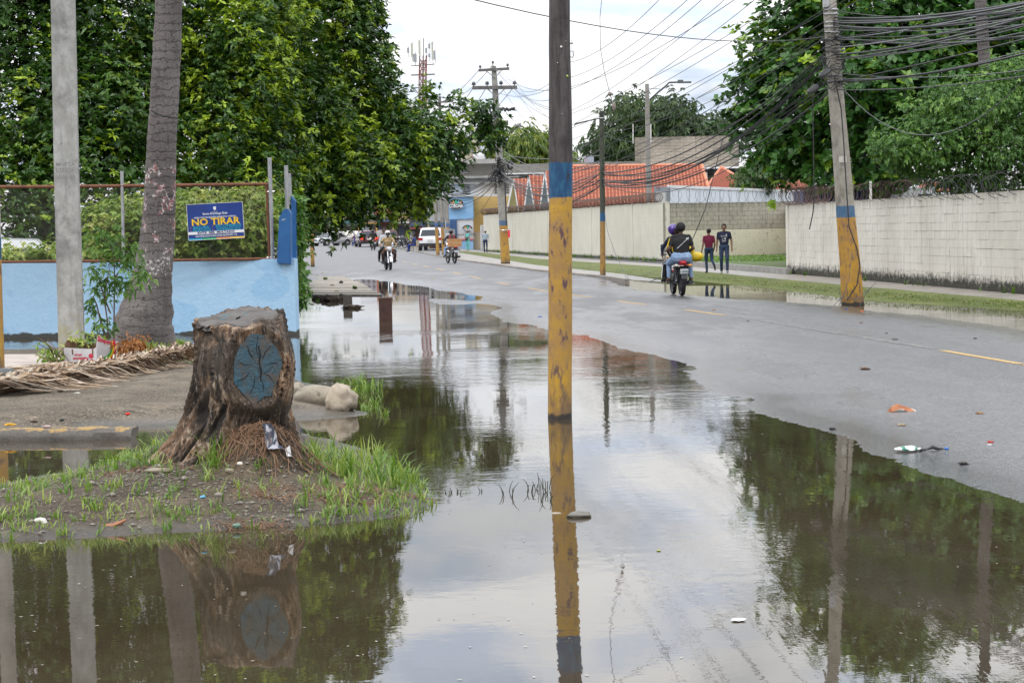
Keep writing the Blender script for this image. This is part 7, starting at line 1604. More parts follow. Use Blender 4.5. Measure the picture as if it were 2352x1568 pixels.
py_ = bld('pyramid_roof_house', 'small orange pyramid roof right of the long tiled roof', 1680, 560, 123); ap = Q(1657, 384, 124); e0, e1, e2 = Q(1622, 432, 123.0), Q(1743, 436, 122), Q(1690, 436, 121.2)
tile_roof(py_, [ap+Vector((-.02, 0, 0)), ap+Vector((.02, 0, 0)), Q(1738, 436, 122), e0], .2, .3)
mb = MB(); mb.tube([ap, Q(1738, 434, 122)], .09, 6); mb.tube([ap, e0], .09, 6); obj('hip_cap', mb, tile, py_, world=True, smooth=True); prect(py_, 'house_wall', 1630, 436, 1735, 520, 123.5, 4, wht)
r_ = bld('third_roof_house', 'orange roof under the big tree left of the leaning pole', 1815, 560, 127); tile_roof(r_, [Q(1803, 404, 128), Q(1850, 404, 128), Q(1868, 440, 125.5), Q(1752, 440, 125.5)], .22, .32); mb = MB(); mb.slab([Q(1858, 440, 124), Q(1878, 412, 124), Q(1884, 416, 124), Q(1872, 440, 124)][::-1], .3); obj('white_gable', mb, M['white'], r_, world=True); prect(r_, 'house_wall', 1760, 440, 1868, 520, 127, 4, wht)
r_ = bld('right_roof_house', 'small patch of orange roof behind the trees near the right edge', 2150, 560, 80); tile_roof(r_, [Q(2115, 420, 82), Q(2180, 417, 82), Q(2190, 440, 80), Q(2110, 440, 80)], .2, .3, 60)
for i, (lab, tl_, tr_, bl_, br_, Y) in enumerate((('leftmost narrow orange roof of the sawtooth row', (1179, 412), (1213, 411), (1191, 480), (1203, 480), 136), ('middle narrow orange roof of the sawtooth row', (1214, 404), (1250, 403), (1229, 480), (1239, 480), 135), ('right-hand narrow orange roof of the sawtooth row beside the main pole', (1252, 394), (1290, 392), (1264, 480), (1312, 480), 134))):
    r_ = bld('sawtooth_house', lab, (tl_[0]+tr_[0])/2, 560, Y); tile_roof(r_, [Q(*tl_, Y+2.2), Q(*tr_, Y+2.2), Q(*br_, Y), Q(*bl_, Y)], .26, .33, 80)
    gx = {0: [(1179, 413), (1164, 486), (1191, 486)], 1: [(1214, 405), (1203, 486), (1229, 486)], 2: [(1251, 394), (1239, 486), (1263, 486)]}[i]
    P3 = [Q(a, b_, Y-.3) for a, b_ in gx]; mb = MB(); mb.slab(P3, .3); obj('gable_wall', mb, facade('gable', [(.30, .27, .13), (.17, .21, .21), (.15, .18, .19)][i], [(.34, .30, .14), (.20, .24, .24), (.18, .22, .23)][i]), r_, world=True)
    for q in (1, 2): mb = MB(); mb.beam(P3[0]-Vector((0, .2, 0)), P3[q]-Vector((0, .2, 0)), .08, .10); obj('trim', mb, M['white'], r_, world=True)
# trailer, container, truck behind the walls
tl = thing('white_trailer', 'long white lorry trailer parked behind the recessed wall', 'trailer', Vector((7.6, 97, .1)))
tA, tB = Q(1533, 428.5, 97), Q(1868, 441, 120); mb = MB(); z0_ = 1.2
n_ = Vector((-(tB.y-tA.y), tB.x-tA.x, 0)).normalized(); off_ = Vector((.3, 2.4, 0))
mb.add([(tA.x, tA.y, z0_), (tB.x, tB.y, z0_), (tB.x+off_.x, tB.y+off_.y, z0_), (tA.x+off_.x, tA.y+off_.y, z0_), tuple(tA), tuple(tB), tuple(tB+off_), tuple(tA+off_)], [(0, 1, 5, 4), (1, 2, 6, 5), (2, 3, 7, 6), (3, 0, 4, 7), (4, 5, 6, 7), (0, 3, 2, 1)]); obj('box_body', mb, mat('trailer_white', (.66, .70, .76), (.58, .62, .68), rough=.35, scale=.8), tl, world=True)
mb = MB(); mb.beam(tA+Vector((0, -.03, 0)), tB+Vector((0, -.03, 0)), .08, .14); obj('top_rail', mb, M['white'], tl, world=True)
P4 = [Q(1502, 428, 97.6), Q(1533, 428.5, 96.95)]; mb = MB(); mb.slab([P4[0], Q(1502, 480, 97.6), Q(1533, 480, 96.95), P4[1]], .2); obj('rear_frame', mb, flat('rear_grey', (.20, .21, .23)), tl, world=True)
mb = MB(); mb.slab([Q(1506, 441, 97.5), Q(1506, 480, 97.5), Q(1527, 480, 97.0), Q(1527, 441, 97.0)], .2); o_ = obj('rear_door', mb, flat('rear_door', (.42, .43, .42)), tl, world=True); o_.location = (0, -.08, 0)
for x in (1508, 1512): mb = MB(); mb.box(tuple(Q(x, 431, 97.3)), (.06, .1, .04)); obj('marker_lamp', mb, flat('mk', (.3, .02, .02)), tl, world=True)
for k in range(1, 16):
    p = tA.lerp(tB, k/16); mb = MB(); mb.box((p.x, p.y-.02, (p.z+z0_)/2), (.03, .05, p.z-z0_)); obj('rib', mb, flat('ribw', (.55, .58, .63)), tl, world=True)
ct = thing('blue_container', 'dark blue shipping container behind the razor wire of the whitewashed wall', 'container', Q(1960, 520, 71)); cm = mat('container_blue', (.012, .03, .12), (.02, .045, .16), rough=.5, scale=1.5)
a, b_ = Q(1846, 437, 71), Q(2082, 430, 71); mb = MB(); mb.box(((a.x+b_.x)/2, 72.3, a.z/2+.1), (b_.x-a.x, 2.4, a.z-.2)); obj('body', mb, cm, ct, world=True)
for k in range(22): mb = MB(); x = a.x+(b_.x-a.x)*(k+.5)/22; mb.box((x, 71.06, a.z/2+.1), (.08, .10, a.z-.45)); obj('rib', mb, cm, ct, world=True)
mb = MB(); mb.box(((a.x+b_.x)/2, 71.04, a.z), (b_.x-a.x, .12, .12)); obj('top_rail', mb, mat('cr', (.05, .07, .12)), ct, world=True)
tk = thing('white_truck', 'roof of a white truck cab showing above the wall beside the blue container', 'truck', Q(2110, 520, 64)); a, b_ = Q(2070, 440, 64), Q(2150, 440, 64)
mb = MB(); prof = [(0, 2.0), (.0, 2.45), (.12, 2.66), (.35, 2.76), (1.0, 2.78), (1.0, 1.0), (0, 1.0)]; mb.add([(a.x+p[0]*1.1, 64, p[1]) for p in prof]+[(a.x+p[0]*1.1, 66, p[1]) for p in prof], [tuple(range(7))[::-1], tuple(range(7, 14))]+[(i, (i+1) % 7, 7+(i+1) % 7, 7+i) for i in range(7)]); obj('cab', mb, M['white'], tk, world=True)
mb = MB(); mb.box((a.x+.75, 63.98, 2.35), (.42, .03, .4)); obj('cab_window', mb, M['glass'], tk, world=True); mb = MB(); mb.box((a.x+2.0, 65.2, 2.2), (1.7, 1.9, .7)); obj('cargo_box', mb, mat('cargo_grey', (.24, .24, .25), (.4, .4, .4), rough=.6, scale=2), tk, world=True)
sp_t = thing('wall_post', 'short white post on the whitewashed wall beside the leaning pole', 'post', Q(2000, 470, 58.5)); mb = MB(); mb.box((0, 0, .34), (.06, .06, .68)); obj('shaft', mb, M['pvc'], sp_t)
# ------------------------------------------------------------------ people
SK = mat('skin_dark', (.085, .042, .026), rough=.55); SKM = mat('skin_brown', (.20, .105, .065), rough=.55)
HAIR = mat('hair_black', (.008, .007, .007), rough=.8, bump=.4, bscale=90); HAIRG = mat('hair_grey', (.35, .34, .33), rough=.8); HAIRB = mat('hair_brown', (.12, .045, .02), rough=.6)
def cloth(n, c, c2=None, **k): return mat('cloth_'+n, c, c2 or tuple(x*.72 for x in c), rough=.85, scale=7, bump=.3, bscale=25, **k)
def person(name, label, loc, rz, sc, J, mats, sleeve=.6, hair='short', hairm=None, group=None, head_yaw=0, slim=1.0, helmet=None, hip=1.0, voxel=.012, shoe_skin=False, extra=None, long_sleeve=False):
    "J: joint positions, y forward; one continuous remeshed body, materials by the part of the body they clothe"
    D = dict(pel=(0, 0, .95), ch=(0, .0, 1.30), nk=(0, .0, 1.49), hd=(0, .015, 1.63), sL=(-.185, 0, 1.425), sR=(.185, 0, 1.425), eL=(-.24, -.03, 1.15), eR=(.24, -.03, 1.15), wL=(-.25, .05, .90), wR=(.25, .05, .90),
             hL=(-.09, 0, .93), hR=(.09, 0, .93), kL=(-.10, .02, .50), kR=(.10, .02, .50), aL=(-.10, -.02, .09), aR=(.10, -.02, .09), tL=(-.11, .15, .035), tR=(.11, .15, .035)); D.update(J); J = {k: Vector(v) for k, v in D.items()}
    prim = []     # (a, b, ra, rb, tag)
    def cap(a, b_, ra, rb, t_): prim.append((Vector(a), Vector(b_), ra, rb, t_))
    P, C, up = J['pel'], J['ch'], (J['ch']-J['pel']).normalized(); s = slim; rgt = (J['sR']-J['sL']).normalized()
    for sg in (-1, 1): cap(C+rgt*sg*.085*s+up*.02, P+rgt*sg*.06*s+up*.12, .105*s, .10*s, 'top'); cap(C+up*.03, P+up*.12, .118*s, .108*s, 'top')
    cap(J['sL']*.8+J['sR']*.2, J['sL']*.2+J['sR']*.8, .075, .075, 'top'); cap(P+rgt*-.07*hip, P+rgt*.07*hip, .115*hip, .115*hip, 'bot'); cap(P+up*.10-rgt*.05, P+up*.10+rgt*.05, .10*s, .10*s, 'top' if not J.get('_') else 'top')
    cap(C+up*.13, J['nk'], .07, .052, 'top'); cap(J['nk'], J['hd']-(J['hd']-J['nk'])*.3, .05, .052, 'skin')
    H = J['hd']; hy = Matrix.Rotation(head_yaw, 3, 'Z'); hf = hy @ Vector((0, 1, 0)); hr = hy @ Vector((1, 0, 0))
    cap(H+Vector((0, 0, .025))-hf*.012, H+Vector((0, 0, .018))+hf*.012, .085, .082, 'skin'); cap(H-Vector((0, 0, .03))+hf*.02, H-Vector((0, 0, .07))+hf*.045, .062, .038, 'skin'); cap(H+hf*.09+Vector((0, 0, .005)), H+hf*.108-Vector((0, 0, .02)), .012, .017, 'skin')
    for sg in (-1, 1): cap(H+hr*sg*.085+Vector((0, 0, .01)), H+hr*sg*.09-Vector((0, 0, .025)), .016, .013, 'skin')
    for S_ in 'LR':
        sh_, e_, w_ = J['s'+S_], J['e'+S_], J['w'+S_]; m_ = sh_.lerp(e_, sleeve)
        cap(sh_, m_, .060*s, .052*s, 'top'); cap(m_, e_, .046 if not long_sleeve else .05, .040 if not long_sleeve else .046, 'top' if long_sleeve else 'skin'); cap(e_, w_, .042 if not long_sleeve else .046, .028 if not long_sleeve else .034, 'top' if long_sleeve else 'skin')
        hd_ = (w_-e_).normalized(); sd = rgt*(1 if S_ == 'R' else -1); pm = w_+hd_*.05; cap(w_, pm, .028, .034, 'skin'); fw = hd_.cross(sd).normalized()
        for q in range(4):
            b0 = pm+fw*(q-1.5)*.019+hd_*.015; ln_ = (.062, .075, .070, .052)[q]; k1 = b0+hd_*ln_*.55; cap(b0, k1, .010, .009, 'skin'); cap(k1, k1+(hd_*.8-sd*.5)*ln_*.5, .009, .0075, 'skin')
        cap(w_+hd_*.02+fw*.025, w_+hd_*.055+fw*.052-sd*.01, .012, .010, 'skin')
        h_, k_, a_, t_ = J['h'+S_], J['k'+S_], J['a'+S_], J['t'+S_]; cap(h_, k_, .095*hip, .068*(hip+1)/2, 'bot'); cap(k_, k_.lerp(a_, .35), .060, .060, 'bot'); cap(k_.lerp(a_, .35), a_+(k_-a_).normalized()*.05, .060, .052, 'bot')
        cap(a_, a_-(t_-a_)*.25-Vector((0, 0, .03)), .042, .038, 'shoe'); cap(a_-Vector((0, 0, .03)), t_, .044, .036, 'shoe')
    bm_ = MB()
    for a, b_, ra, rb, t_ in prim:
        d = b_-a; L_ = max(d.length, 1e-4); d = d/L_; pts, rr = [], []
        for i in range(4): f = -math.cos(i*PI/6) ; pts.append(a+d*ra*f); rr.append(max(ra*math.sin(i*PI/6), 1e-4))
        for i in range(4): f = math.sin(i*PI/6); pts.append(b_+d*rb*f); rr.append(max(rb*math.cos(i*PI/6), 1e-4))
        bm_.tube(pts, rr, 10)
    tmp = bpy.data.objects.new('tmp', mesh_of('tmp', bm_, M['white'])); COL.objects.link(tmp)
    r1_ = tmp.modifiers.new('r', 'REMESH'); r1_.mode = 'VOXEL'; r1_.voxel_size = voxel; s1_ = tmp.modifiers.new('s', 'SMOOTH'); s1_.factor = .5; s1_.iterations = 2
    dg = bpy.context.evaluated_depsgraph_get(); me = bpy.data.meshes.new_from_object(tmp.evaluated_get(dg)); bpy.data.objects.remove(tmp)
    n = len(me.vertices); co = np.empty(n*3); me.vertices.foreach_get('co', co); co = co.reshape(-1, 3); best = np.full(n, 1e9); tg_ = np.zeros(n, int); order = ['skin', 'top', 'bot', 'shoe']
    for a, b_, ra, rb, t_ in prim:
        a_, b2 = np.array(a), np.array(b_); e = b2-a_; tt = np.clip(((co-a_) @ e)/(e @ e+1e-12), 0, 1); dd = np.linalg.norm(co-a_-tt[:, None]*e, axis=1)-(ra+(rb-ra)*tt); mk = dd < best-.0005; best[mk] = dd[mk]; tg_[mk] = order.index(t_)
    me.materials.clear()
    for k in order: me.materials.append(mats.get(k, mats['skin']))
    npol = len(me.polygons); vi = np.empty(len(me.loops), int); me.loops.foreach_get('vertex_index', vi); ls = np.empty(npol, int); me.polygons.foreach_get('loop_start', ls); me.polygons.foreach_set('material_index', tg_[vi[ls]].astype(np.int32)); me.polygons.foreach_set('use_smooth', np.ones(npol, bool)); me.update()
    rt = thing(name, label, 'person', loc, rz, group, scale=sc); o = bpy.data.objects.new('body', me); COL.objects.link(o); o.parent = rt
    for sg in (-1, 1):
        mb = MB(); mb.ball(H+hr*sg*.032+hf*.086+Vector((0, 0, .022)), (.011, .008, .008), 8, 6); obj('eye', mb, HAIR, rt)
    mb = MB(); mb.box(H+hf*.093-Vector((0, 0, .048)), (.04, .008, .008), rz=head_yaw); obj('mouth', mb, flat('lip', (.10, .03, .025)), rt)
    if helmet:
        mb = MB(); mb.ball(H+Vector((0, 0, .03))-hf*.01, (.122, .14, .135), 18, 12); mb.f = [f for f in mb.f if not all((Vector(mb.v[i])-H).dot(hf) > .06 and Vector(mb.v[i]).z < H.z+.07 for i in f) and not all(Vector(mb.v[i]).z < H.z-.07 for i in f)]; mb.m = [0]*len(mb.f); obj('helmet', mb, helmet, rt, smooth='all')
        mb = MB(); mb.tube([H+hr*-.115+hf*.05+Vector((0, 0, .055)), H+hf*.145+Vector((0, 0, .065)), H+hr*.115+hf*.05+Vector((0, 0, .055))], .010, 6); obj('helmet_rim', mb, M['dark_plastic'], rt)
    elif hair:
        sc_ = {'short': (.094, .098, .10), 'afro': (.120, .125, .125), 'bun': (.096, .100, .10)}[hair]
        mb = MB(); mb.ball(H+Vector((0, 0, .042))-hf*.018, sc_, 16, 10); mb.f = [f for f in mb.f if not all((Vector(mb.v[i])-H).dot(hf) > .045 and Vector(mb.v[i]).z < H.z+.085 for i in f) and not all(Vector(mb.v[i]).z < H.z-.035 for i in f)]; mb.m = [0]*len(mb.f)
        mb.v = [tuple(Vector(v)+Vector((0, 0, 1))*.006*mnoise.noise(Vector(v)*40)) for v in mb.v]; obj('hair', mb, hairm or HAIR, rt, smooth='all')
    return rt
jean = cloth('jean', (.022, .042, .09), (.012, .024, .055)); ljean = cloth('light_jean', (.26, .36, .52), (.16, .24, .38)); blk = cloth('black', (.012, .012, .014)); navy = cloth('navy', (.012, .016, .045)); shoeb = cloth('shoe', (.02, .02, .022)); shoew = cloth('shoe_grey', (.30, .29, .27))
g1 = G(1664, 629, .1); g2 = G(1629, 627, .1)
pm_ = person('person', 'young man in a navy printed T-shirt and jeans walking towards the camera on the pavement', g1, PI-.10, .93, dict(hd=(0, .05, 1.62), aL=(-.10, .16, .10), tL=(-.12, .33, .075), kL=(-.10, .15, .52), kR=(.10, .04, .50), aR=(.10, -.12, .09), tR=(.10, .04, .035), wL=(-.27, .06, .88), wR=(.26, .0, .88), eL=(-.26, -.02, 1.16)),
            dict(skin=SKM, top=navy, bot=jean, shoe=shoew), slim=1.0, head_yaw=0)
def shirt_text(root, s_, x, y, z, size): mb = text_mb(s_, size, .002, .001); mb.xf(Matrix.Translation((x, y, z)) @ Matrix.Rotation(PI, 4, 'Z') @ Matrix.Rotation(PI/2, 4, 'X')); obj('shirt_print', mb, PW, root)
shirt_text(pm_, '14', -.015, .13, 1.225, .075); shirt_text(pm_, '24', -.005, .13, 1.155, .06); shirt_text(pm_, 'OPORTUNIDAD', 0, .125, 1.315, .032)
mb = MB()
for a, b_ in (((-.055, .13, 1.26), (-.055, .13, 1.13)), ((.06, .13, 1.26), (.06, .13, 1.13)), ((-.055, .13, 1.26), (.0, .13, 1.26)), ((.06, .13, 1.13), (.0, .13, 1.13))): mb.beam(a, b_, .008, .004)
mb.prism([(-.115, 1.365), (-.055, 1.365), (-.085, 1.40)], 0, .003) if False else None
mb.box((-.085, .122, 1.375), (.045, .004, .025)); obj('shirt_print', mb, PW, pm_, kind='stuff')
person('person', 'person in a maroon T-shirt and head scarf walking away on the pavement', g2, .18, .84, dict(aR=(.10, -.42, .30), tR=(.12, -.44, .14), kR=(.10, -.06, .50), kL=(-.09, .10, .52), aL=(-.08, .04, .09), tL=(-.08, .20, .035), wL=(-.29, .02, .86), wR=(.24, .14, .92)),
       dict(skin=SKM, top=cloth('maroon', (.16, .008, .04)), bot=jean, shoe=shoeb), hair='short', head_yaw=.4)
person('person', 'old man in a pale blue shirt and dark jeans walking by the barred gate', G(1115.5, 580, .1), PI+.1, .88, dict(aL=(-.09, .1, .09), tL=(-.1, .25, .04), kL=(-.1, .09, .5), wL=(-.27, .05, .9), eL=(-.27, -.02, 1.15)), dict(skin=SK, top=cloth('paleblue', (.38, .46, .56)), bot=jean, shoe=shoeb), long_sleeve=True, hair='short', hairm=HAIRG)
pw2 = person('person', 'woman in turquoise scrubs looking at her phone by the lower shop sign', G(1075, 575.8, .1), 2.2, .87, dict(wL=(-.10, .25, 1.15), eL=(-.24, .02, 1.12), wR=(.08, .24, 1.12), eR=(.24, .0, 1.13), hd=(0, .04, 1.61)), dict(skin=SKM, top=cloth('teal', (.13, .48, .46)), bot=cloth('teal2', (.15, .50, .46)), shoe=shoew), hair='bun', hairm=HAIRB, hip=1.12)
mb = MB(); mb.box((.0, .12, .98), (.30, .12, .20)); obj('handbag', mb, M['dark_plastic'], world=False, label='black handbag carried by the woman in scrubs', category='handbag'); hb = bpy.data.objects['handbag']; hb.location = pw2.location; hb.rotation_euler = pw2.rotation_euler; hb.scale = (.87,)*3
cm_ = G(814, 565.5, 0); person('person', 'man in a white T-shirt and blue shorts crossing the far end of the street', cm_, -1.3, 1.0, dict(aR=(.10, -.22, .12), tR=(.10, -.06, .06), kR=(.1, 0, .5), aL=(-.10, .20, .09), tL=(-.1, .36, .04), kL=(-.1, .16, .52), wL=(-.2, .25, 1.15)), dict(skin=SKM, top=cloth('white', (.6, .6, .6)), bot=cloth('blueshort', (.02, .06, .30)), shoe=shoeb), voxel=.02)
ps_ = G(953, 578, .15); person('person', 'person in blue sitting on a chair outside the shops', ps_, 1.2, 1.0, dict(pel=(0, 0, .5), ch=(0, .02, .86), nk=(0, .03, 1.05), hd=(0, .04, 1.19), sL=(-.185, .02, .98), sR=(.185, .02, .98), eL=(-.24, .1, .74), eR=(.24, .1, .74), wL=(-.15, .3, .62), wR=(.15, .3, .62), hL=(-.1, .02, .5), hR=(.1, .02, .5), kL=(-.13, .45, .48), kR=(.13, .45, .48), aL=(-.13, .5, .09), aR=(.13, .5, .09), tL=(-.13, .66, .03), tR=(.13, .66, .03)), dict(skin=SK, top=cloth('bluet', (.03, .06, .2)), bot=cloth('blueb', (.02, .04, .22)), shoe=shoeb), voxel=.02)
ch = thing('plastic_chair', 'beige plastic chair under the sitting person outside the shops', 'chair', ps_, 1.2)
mb = MB(); mb.box((0, .02, .39), (.44, .44, .04)); obj('seat', mb, bei, ch); mb = MB(); mb.box((0, -.22, .62), (.42, .03, .45)); obj('backrest', mb, bei, ch)
for x, y in ((-.2, -.2), (.2, -.2), (-.2, .22), (.2, .22)): mb = MB(); mb.box((x, y, .19), (.04, .04, .38)); obj('leg', mb, bei, ch)

# ------------------------------------------------------------------ motorcycles (y forward)
M['engine_dark'] = mat('dark_rim', (.09, .09, .095), rough=.35, metal=.7)
def wheel(root, y, r_=.30, w_=.09, spokes=18, x=0, nm='wheel', rimm=None):
    e = bpy.data.objects.new(nm, None); COL.objects.link(e); e.parent = root; e.location = (x, y, r_)
    mb = MB(); mb.lathe([(r_*.80, -w_*.35), (r_*.93, -w_*.5), (r_, -w_*.22), (r_, w_*.22), (r_*.93, w_*.5), (r_*.80, w_*.35), (r_*.80, -w_*.35)], 30, axis='X'); obj('tyre', mb, M['rubber'], e, smooth=True)
    mb = MB(); mb.lathe([(r_*.80, -w_*.33), (r_*.74, -w_*.25), (r_*.74, w_*.25), (r_*.80, w_*.33)], 30, axis='X')
    if spokes:
        for k in range(spokes): a = 2*PI*k/spokes; mb.tube([(0.02*(-1)**k, math.cos(a)*.04, math.sin(a)*.04), (0, math.cos(a+.2)*r_*.75, math.sin(a+.2)*r_*.75)], .0025, 3, caps=False)
        mb.lathe([(.0, -.05), (.05, -.045), (.05, .045), (0, .05)], 12, axis='X')
    else:
        mb.lathe([(0, w_*.30), (r_*.3, w_*.34), (r_*.72, w_*.2)], 24, axis='X'); mb.lathe([(0, -w_*.30), (r_*.3, -w_*.34), (r_*.72, -w_*.2)], 24, axis='X')
    obj('rim', mb, rimm or M['engine_dark'], e, smooth=True); return e
def moto(name, label, loc, rz, body, plate=None, sc=1.0, box=False):
    t_ = thing(name, label, 'motorcycle', loc, rz, scale=sc); wheel(t_, .63); wheel(t_, -.62, .30, .10)
    def T(nm, pts, r_, m_, par=None, n=7): mb = MB(); mb.tube(pts, r_, n); return obj(nm, mb, m_, par or t_, smooth=True)
    mb = MB(); mb.tube([(0, .36, .82), (0, .20, .62), (0, -.1, .36), (0, -.32, .38), (0, -.36, .70)], .022, 6); mb.tube([(0, .36, .84), (0, -.1, .74), (0, -.72, .76)], .022, 6); obj('frame', mb, M['black_metal'], t_)
    for sx in (-1, 1): T('fork', [(sx*.075, .63, .30), (sx*.075, .50, .62), (sx*.07, .40, .92)], [.024, .020, .016], M['chrome']); T('shock', [(sx*.12, -.58, .34), (sx*.12, -.46, .70)], .030, M['black_metal']); T('swingarm', [(sx*.10, -.1, .32), (sx*.11, -.62, .30)], .018, M['black_metal'])
    mb = MB()
    for sx in (-1, 1):
        for k in range(6): a = Vector((sx*.12, -.57, .37)).lerp(Vector((sx*.12, -.47, .66)), k/5); mb.lathe([(.030, -.012), (.042, 0), (.030, .012)], 8, c=tuple(a))
    obj('spring', mb, M['chrome'], t_, kind='stuff')
    mb = MB(); mb.ball((0, .16, .88), (.135, .24, .12), 16, 10); obj('tank', mb, body, t_, smooth='all'); mb = MB(); mb.ball((0, -.38, .81), (.125, .44, .062), 16, 8); obj('seat', mb, M['dark_plastic'], t_, smooth='all')
    mb = MB(); mb.box((0, .02, .42), (.22, .30, .22)); mb.tube([(0, .05, .5), (0, .16, .66)], .075, 10); mb.lathe([(.0, -.14), (.09, -.13), (.09, .13), (0, .14)], 14, c=(0, -.02, .38), axis='X'); obj('engine', mb, mat('engine', (.10, .10, .10), (.2, .2, .2), rough=.4, metal=.6, scale=20), t_)
    mb = MB(); mb.box((0, -.78, .80), (.17, .20, .09), rx=.2); obj('tail_fairing', mb, body, t_); mb = MB(); mb.ball((0, -.89, .80), (.065, .03, .032), 12, 8); obj('tail_light', mb, mat('tail_red', (.45, .01, .015), rough=.2, emis=None), t_, smooth=True)
    mb = MB(); mb.add([(x_, y_, z_) for x_, y_, z_ in ((-.06, -.70, .72), (.06, -.70, .72), (-.07, -.90, .66), (.07, -.90, .66), (-.07, -.99, .42), (.07, -.99, .42), (-.075, -.97, .34), (.075, -.97, .34))], [(0, 1, 3, 2), (2, 3, 5, 4), (4, 5, 7, 6)]); obj('rear_fender', mb, M['dark_plastic'], t_)
    mb = MB(); mb.box((0, -.985, .595), (.20, .012, .11), rx=.25); pl = obj('number_plate', mb, flat('plate_white', (.68, .70, .72)), t_)
    if plate: mb = text_mb(plate, .058, .001, .0012, 'CENTER', .9); mb.xf(Matrix.Translation((0, -.996, .590)) @ Matrix.Rotation(PI/2+.25*0, 4, 'X')); obj('lettering', mb, flat('plate_blue', (.02, .08, .10)), pl)
    for sx in (-1, 1):
        mb = MB(); mb.ball((sx*.17, -.86, .735), (.055, .032, .036), 10, 8); mb.tube([(sx*.06, -.84, .74), (sx*.15, -.86, .735)], .010, 5); obj('indicator', mb, flat('amber', (.55, .22, .05), .3) if sx > 0 else flat('clear', (.5, .45, .4), .3), t_, smooth=True)
        mb = MB(); mb.ball((sx*.15, .50, .90), (.04, .03, .03), 8, 6); obj('indicator', mb, flat('amber', (.55, .22, .05), .3), t_, smooth=True); T('footpeg', [(sx*.08, .0, .32), (sx*.26, .0, .31)], .016, M['rubber']); T('footpeg', [(sx*.08, -.38, .36), (sx*.25, -.40, .36)], .014, M['rubber'])
        T('mirror_stem', [(sx*.22, .34, 1.02), (sx*.28, .36, 1.16)], .008, M['black_metal']); mb = MB(); mb.ball((sx*.30, .36, 1.20), (.055, .012, .040), 10, 8); obj('mirror', mb, M['black_metal'], t_, smooth=True); T('grip', [(sx*.22, .26, 1.0), (sx*.37, .20, .99)], .019, M['rubber'])
    T('handlebar', [(-.36, .21, .99), (-.20, .33, 1.02), (0, .38, .96), (.20, .33, 1.02), (.36, .21, .99)], .012, M['chrome']); mb = MB(); mb.lathe([(0, .085), (.05, .08), (.085, .04), (.095, 0), (.07, -.06), (0, -.09)][::-1], 16, c=(0, .53, .90), axis='Y'); obj('headlight', mb, mat('lamp_glass', (.6, .62, .66), rough=.12, spec=.8), t_, smooth=True)
    mb = MB(); mb.lathe([(.093, -.01), (.105, 0), (.093, .02)], 18, c=(0, .56, .90), axis='Y'); obj('headlight_rim', mb, M['chrome'], t_, smooth=True)
    mb = MB(); V = []
    for i in range(9):
        a = .2+i*.26; V += [(-.055, .63+math.cos(a)*.335, .30+math.sin(a)*.335), (.055, .63+math.cos(a)*.335, .30+math.sin(a)*.335)]
    mb.add(V, [(2*i, 2*i+1, 2*i+3, 2*i+2) for i in range(8)]); obj('front_fender', mb, M['chrome'] if body is not RED else RED, t_)
    T('exhaust', [(.10, .14, .40), (.14, .12, .24), (.16, -.2, .24), (.17, -.45, .29), (.17, -.93, .34)], [.020, .020, .022, .045, .055], M['black_metal'], n=10); T('side_stand', [(-.08, -.05, .28), (-.14, -.25, .20)], .012, M['black_metal']); return t_
RED = mat('moto_red', (.30, .008, .015), rough=.25, coat=.5); BLK = mat('moto_black', (.012, .012, .014), rough=.25, coat=.5)
def seated(y0, z0=.86, lean=.10, reach=False, hy=0, wide=.20, kz=.58, foot=(.20, .02, .34), kn=.34):
    d = dict(pel=(0, y0, z0), ch=(0, y0+lean*.7, z0+.36), nk=(0, y0+lean, z0+.55), hd=(0, y0+lean+.03, z0+.69), sL=(-.185, y0+lean*.9, z0+.49), sR=(.185, y0+lean*.9, z0+.49), hL=(-.10, y0+.02, z0-.01), hR=(.10, y0+.02, z0-.01),
             kL=(-wide, y0+kn, z0-.14), kR=(wide, y0+kn, z0-.14), aL=(-foot[0], y0+kn+foot[1]-.14, foot[2]+.06), aR=(foot[0], y0+kn+foot[1]-.14, foot[2]+.06), tL=(-foot[0]-.02, y0+kn+foot[1]+.02, foot[2]), tR=(foot[0]+.02, y0+kn+foot[1]+.02, foot[2]))
    if reach: d.update(eL=(-.34, y0+lean+.12, z0+.26), eR=(.34, y0+lean+.12, z0+.26), wL=(-.34, .15, 1.02), wR=(.34, .15, 1.02))
    else: d.update(eL=(-.29, y0+lean-.04, z0+.22), eR=(.29, y0+lean-.04, z0+.22), wL=(-.19, y0+lean+.18, z0+.10), wR=(.19, y0+lean+.18, z0+.10))
    return d
gm_ = GR(1563, 679); rzm = .085
m1_ = moto('motorcycle', 'red tailed motorcycle carrying three people away from the camera', gm_+Vector((-.02, .55, 0)), rzm, RED, 'K 1827503')
mloc, mr = m1_.location, rzm
w1 = person('person', 'woman in a black T-shirt and light jeans on the back of the motorcycle', mloc, mr, 1.0, seated(-.60, .92, .03, kz=.6, wide=.26, foot=(.27, .08, .36), kn=.30), dict(skin=SK, top=blk, bot=ljean, shoe=SK), hair='afro', hip=1.42, slim=1.18)
mb = MB(); mb.beam((.17, -.70, 1.40), (-.12, -.71, 1.14), .03, .008); obj('bag_strap', mb, PW, w1); mb = MB(); mb.lathe([(.022, -.004), (.03, 0), (.022, .004)], 12, c=(.13, -.715, 1.36), axis='Y'); obj('strap_ring', mb, M['chrome'], w1)
w2 = person('person', 'person in striped black trousers squeezed in the middle of the motorcycle', mloc, mr, .97, seated(-.26, .90, .06, wide=.30, foot=(.34, .10, .36), kn=.34), dict(skin=SK, top=cloth('yellow_top', (.60, .42, .02)), bot=blk, shoe=shoeb), hair='short', hip=1.2)
mb = MB()
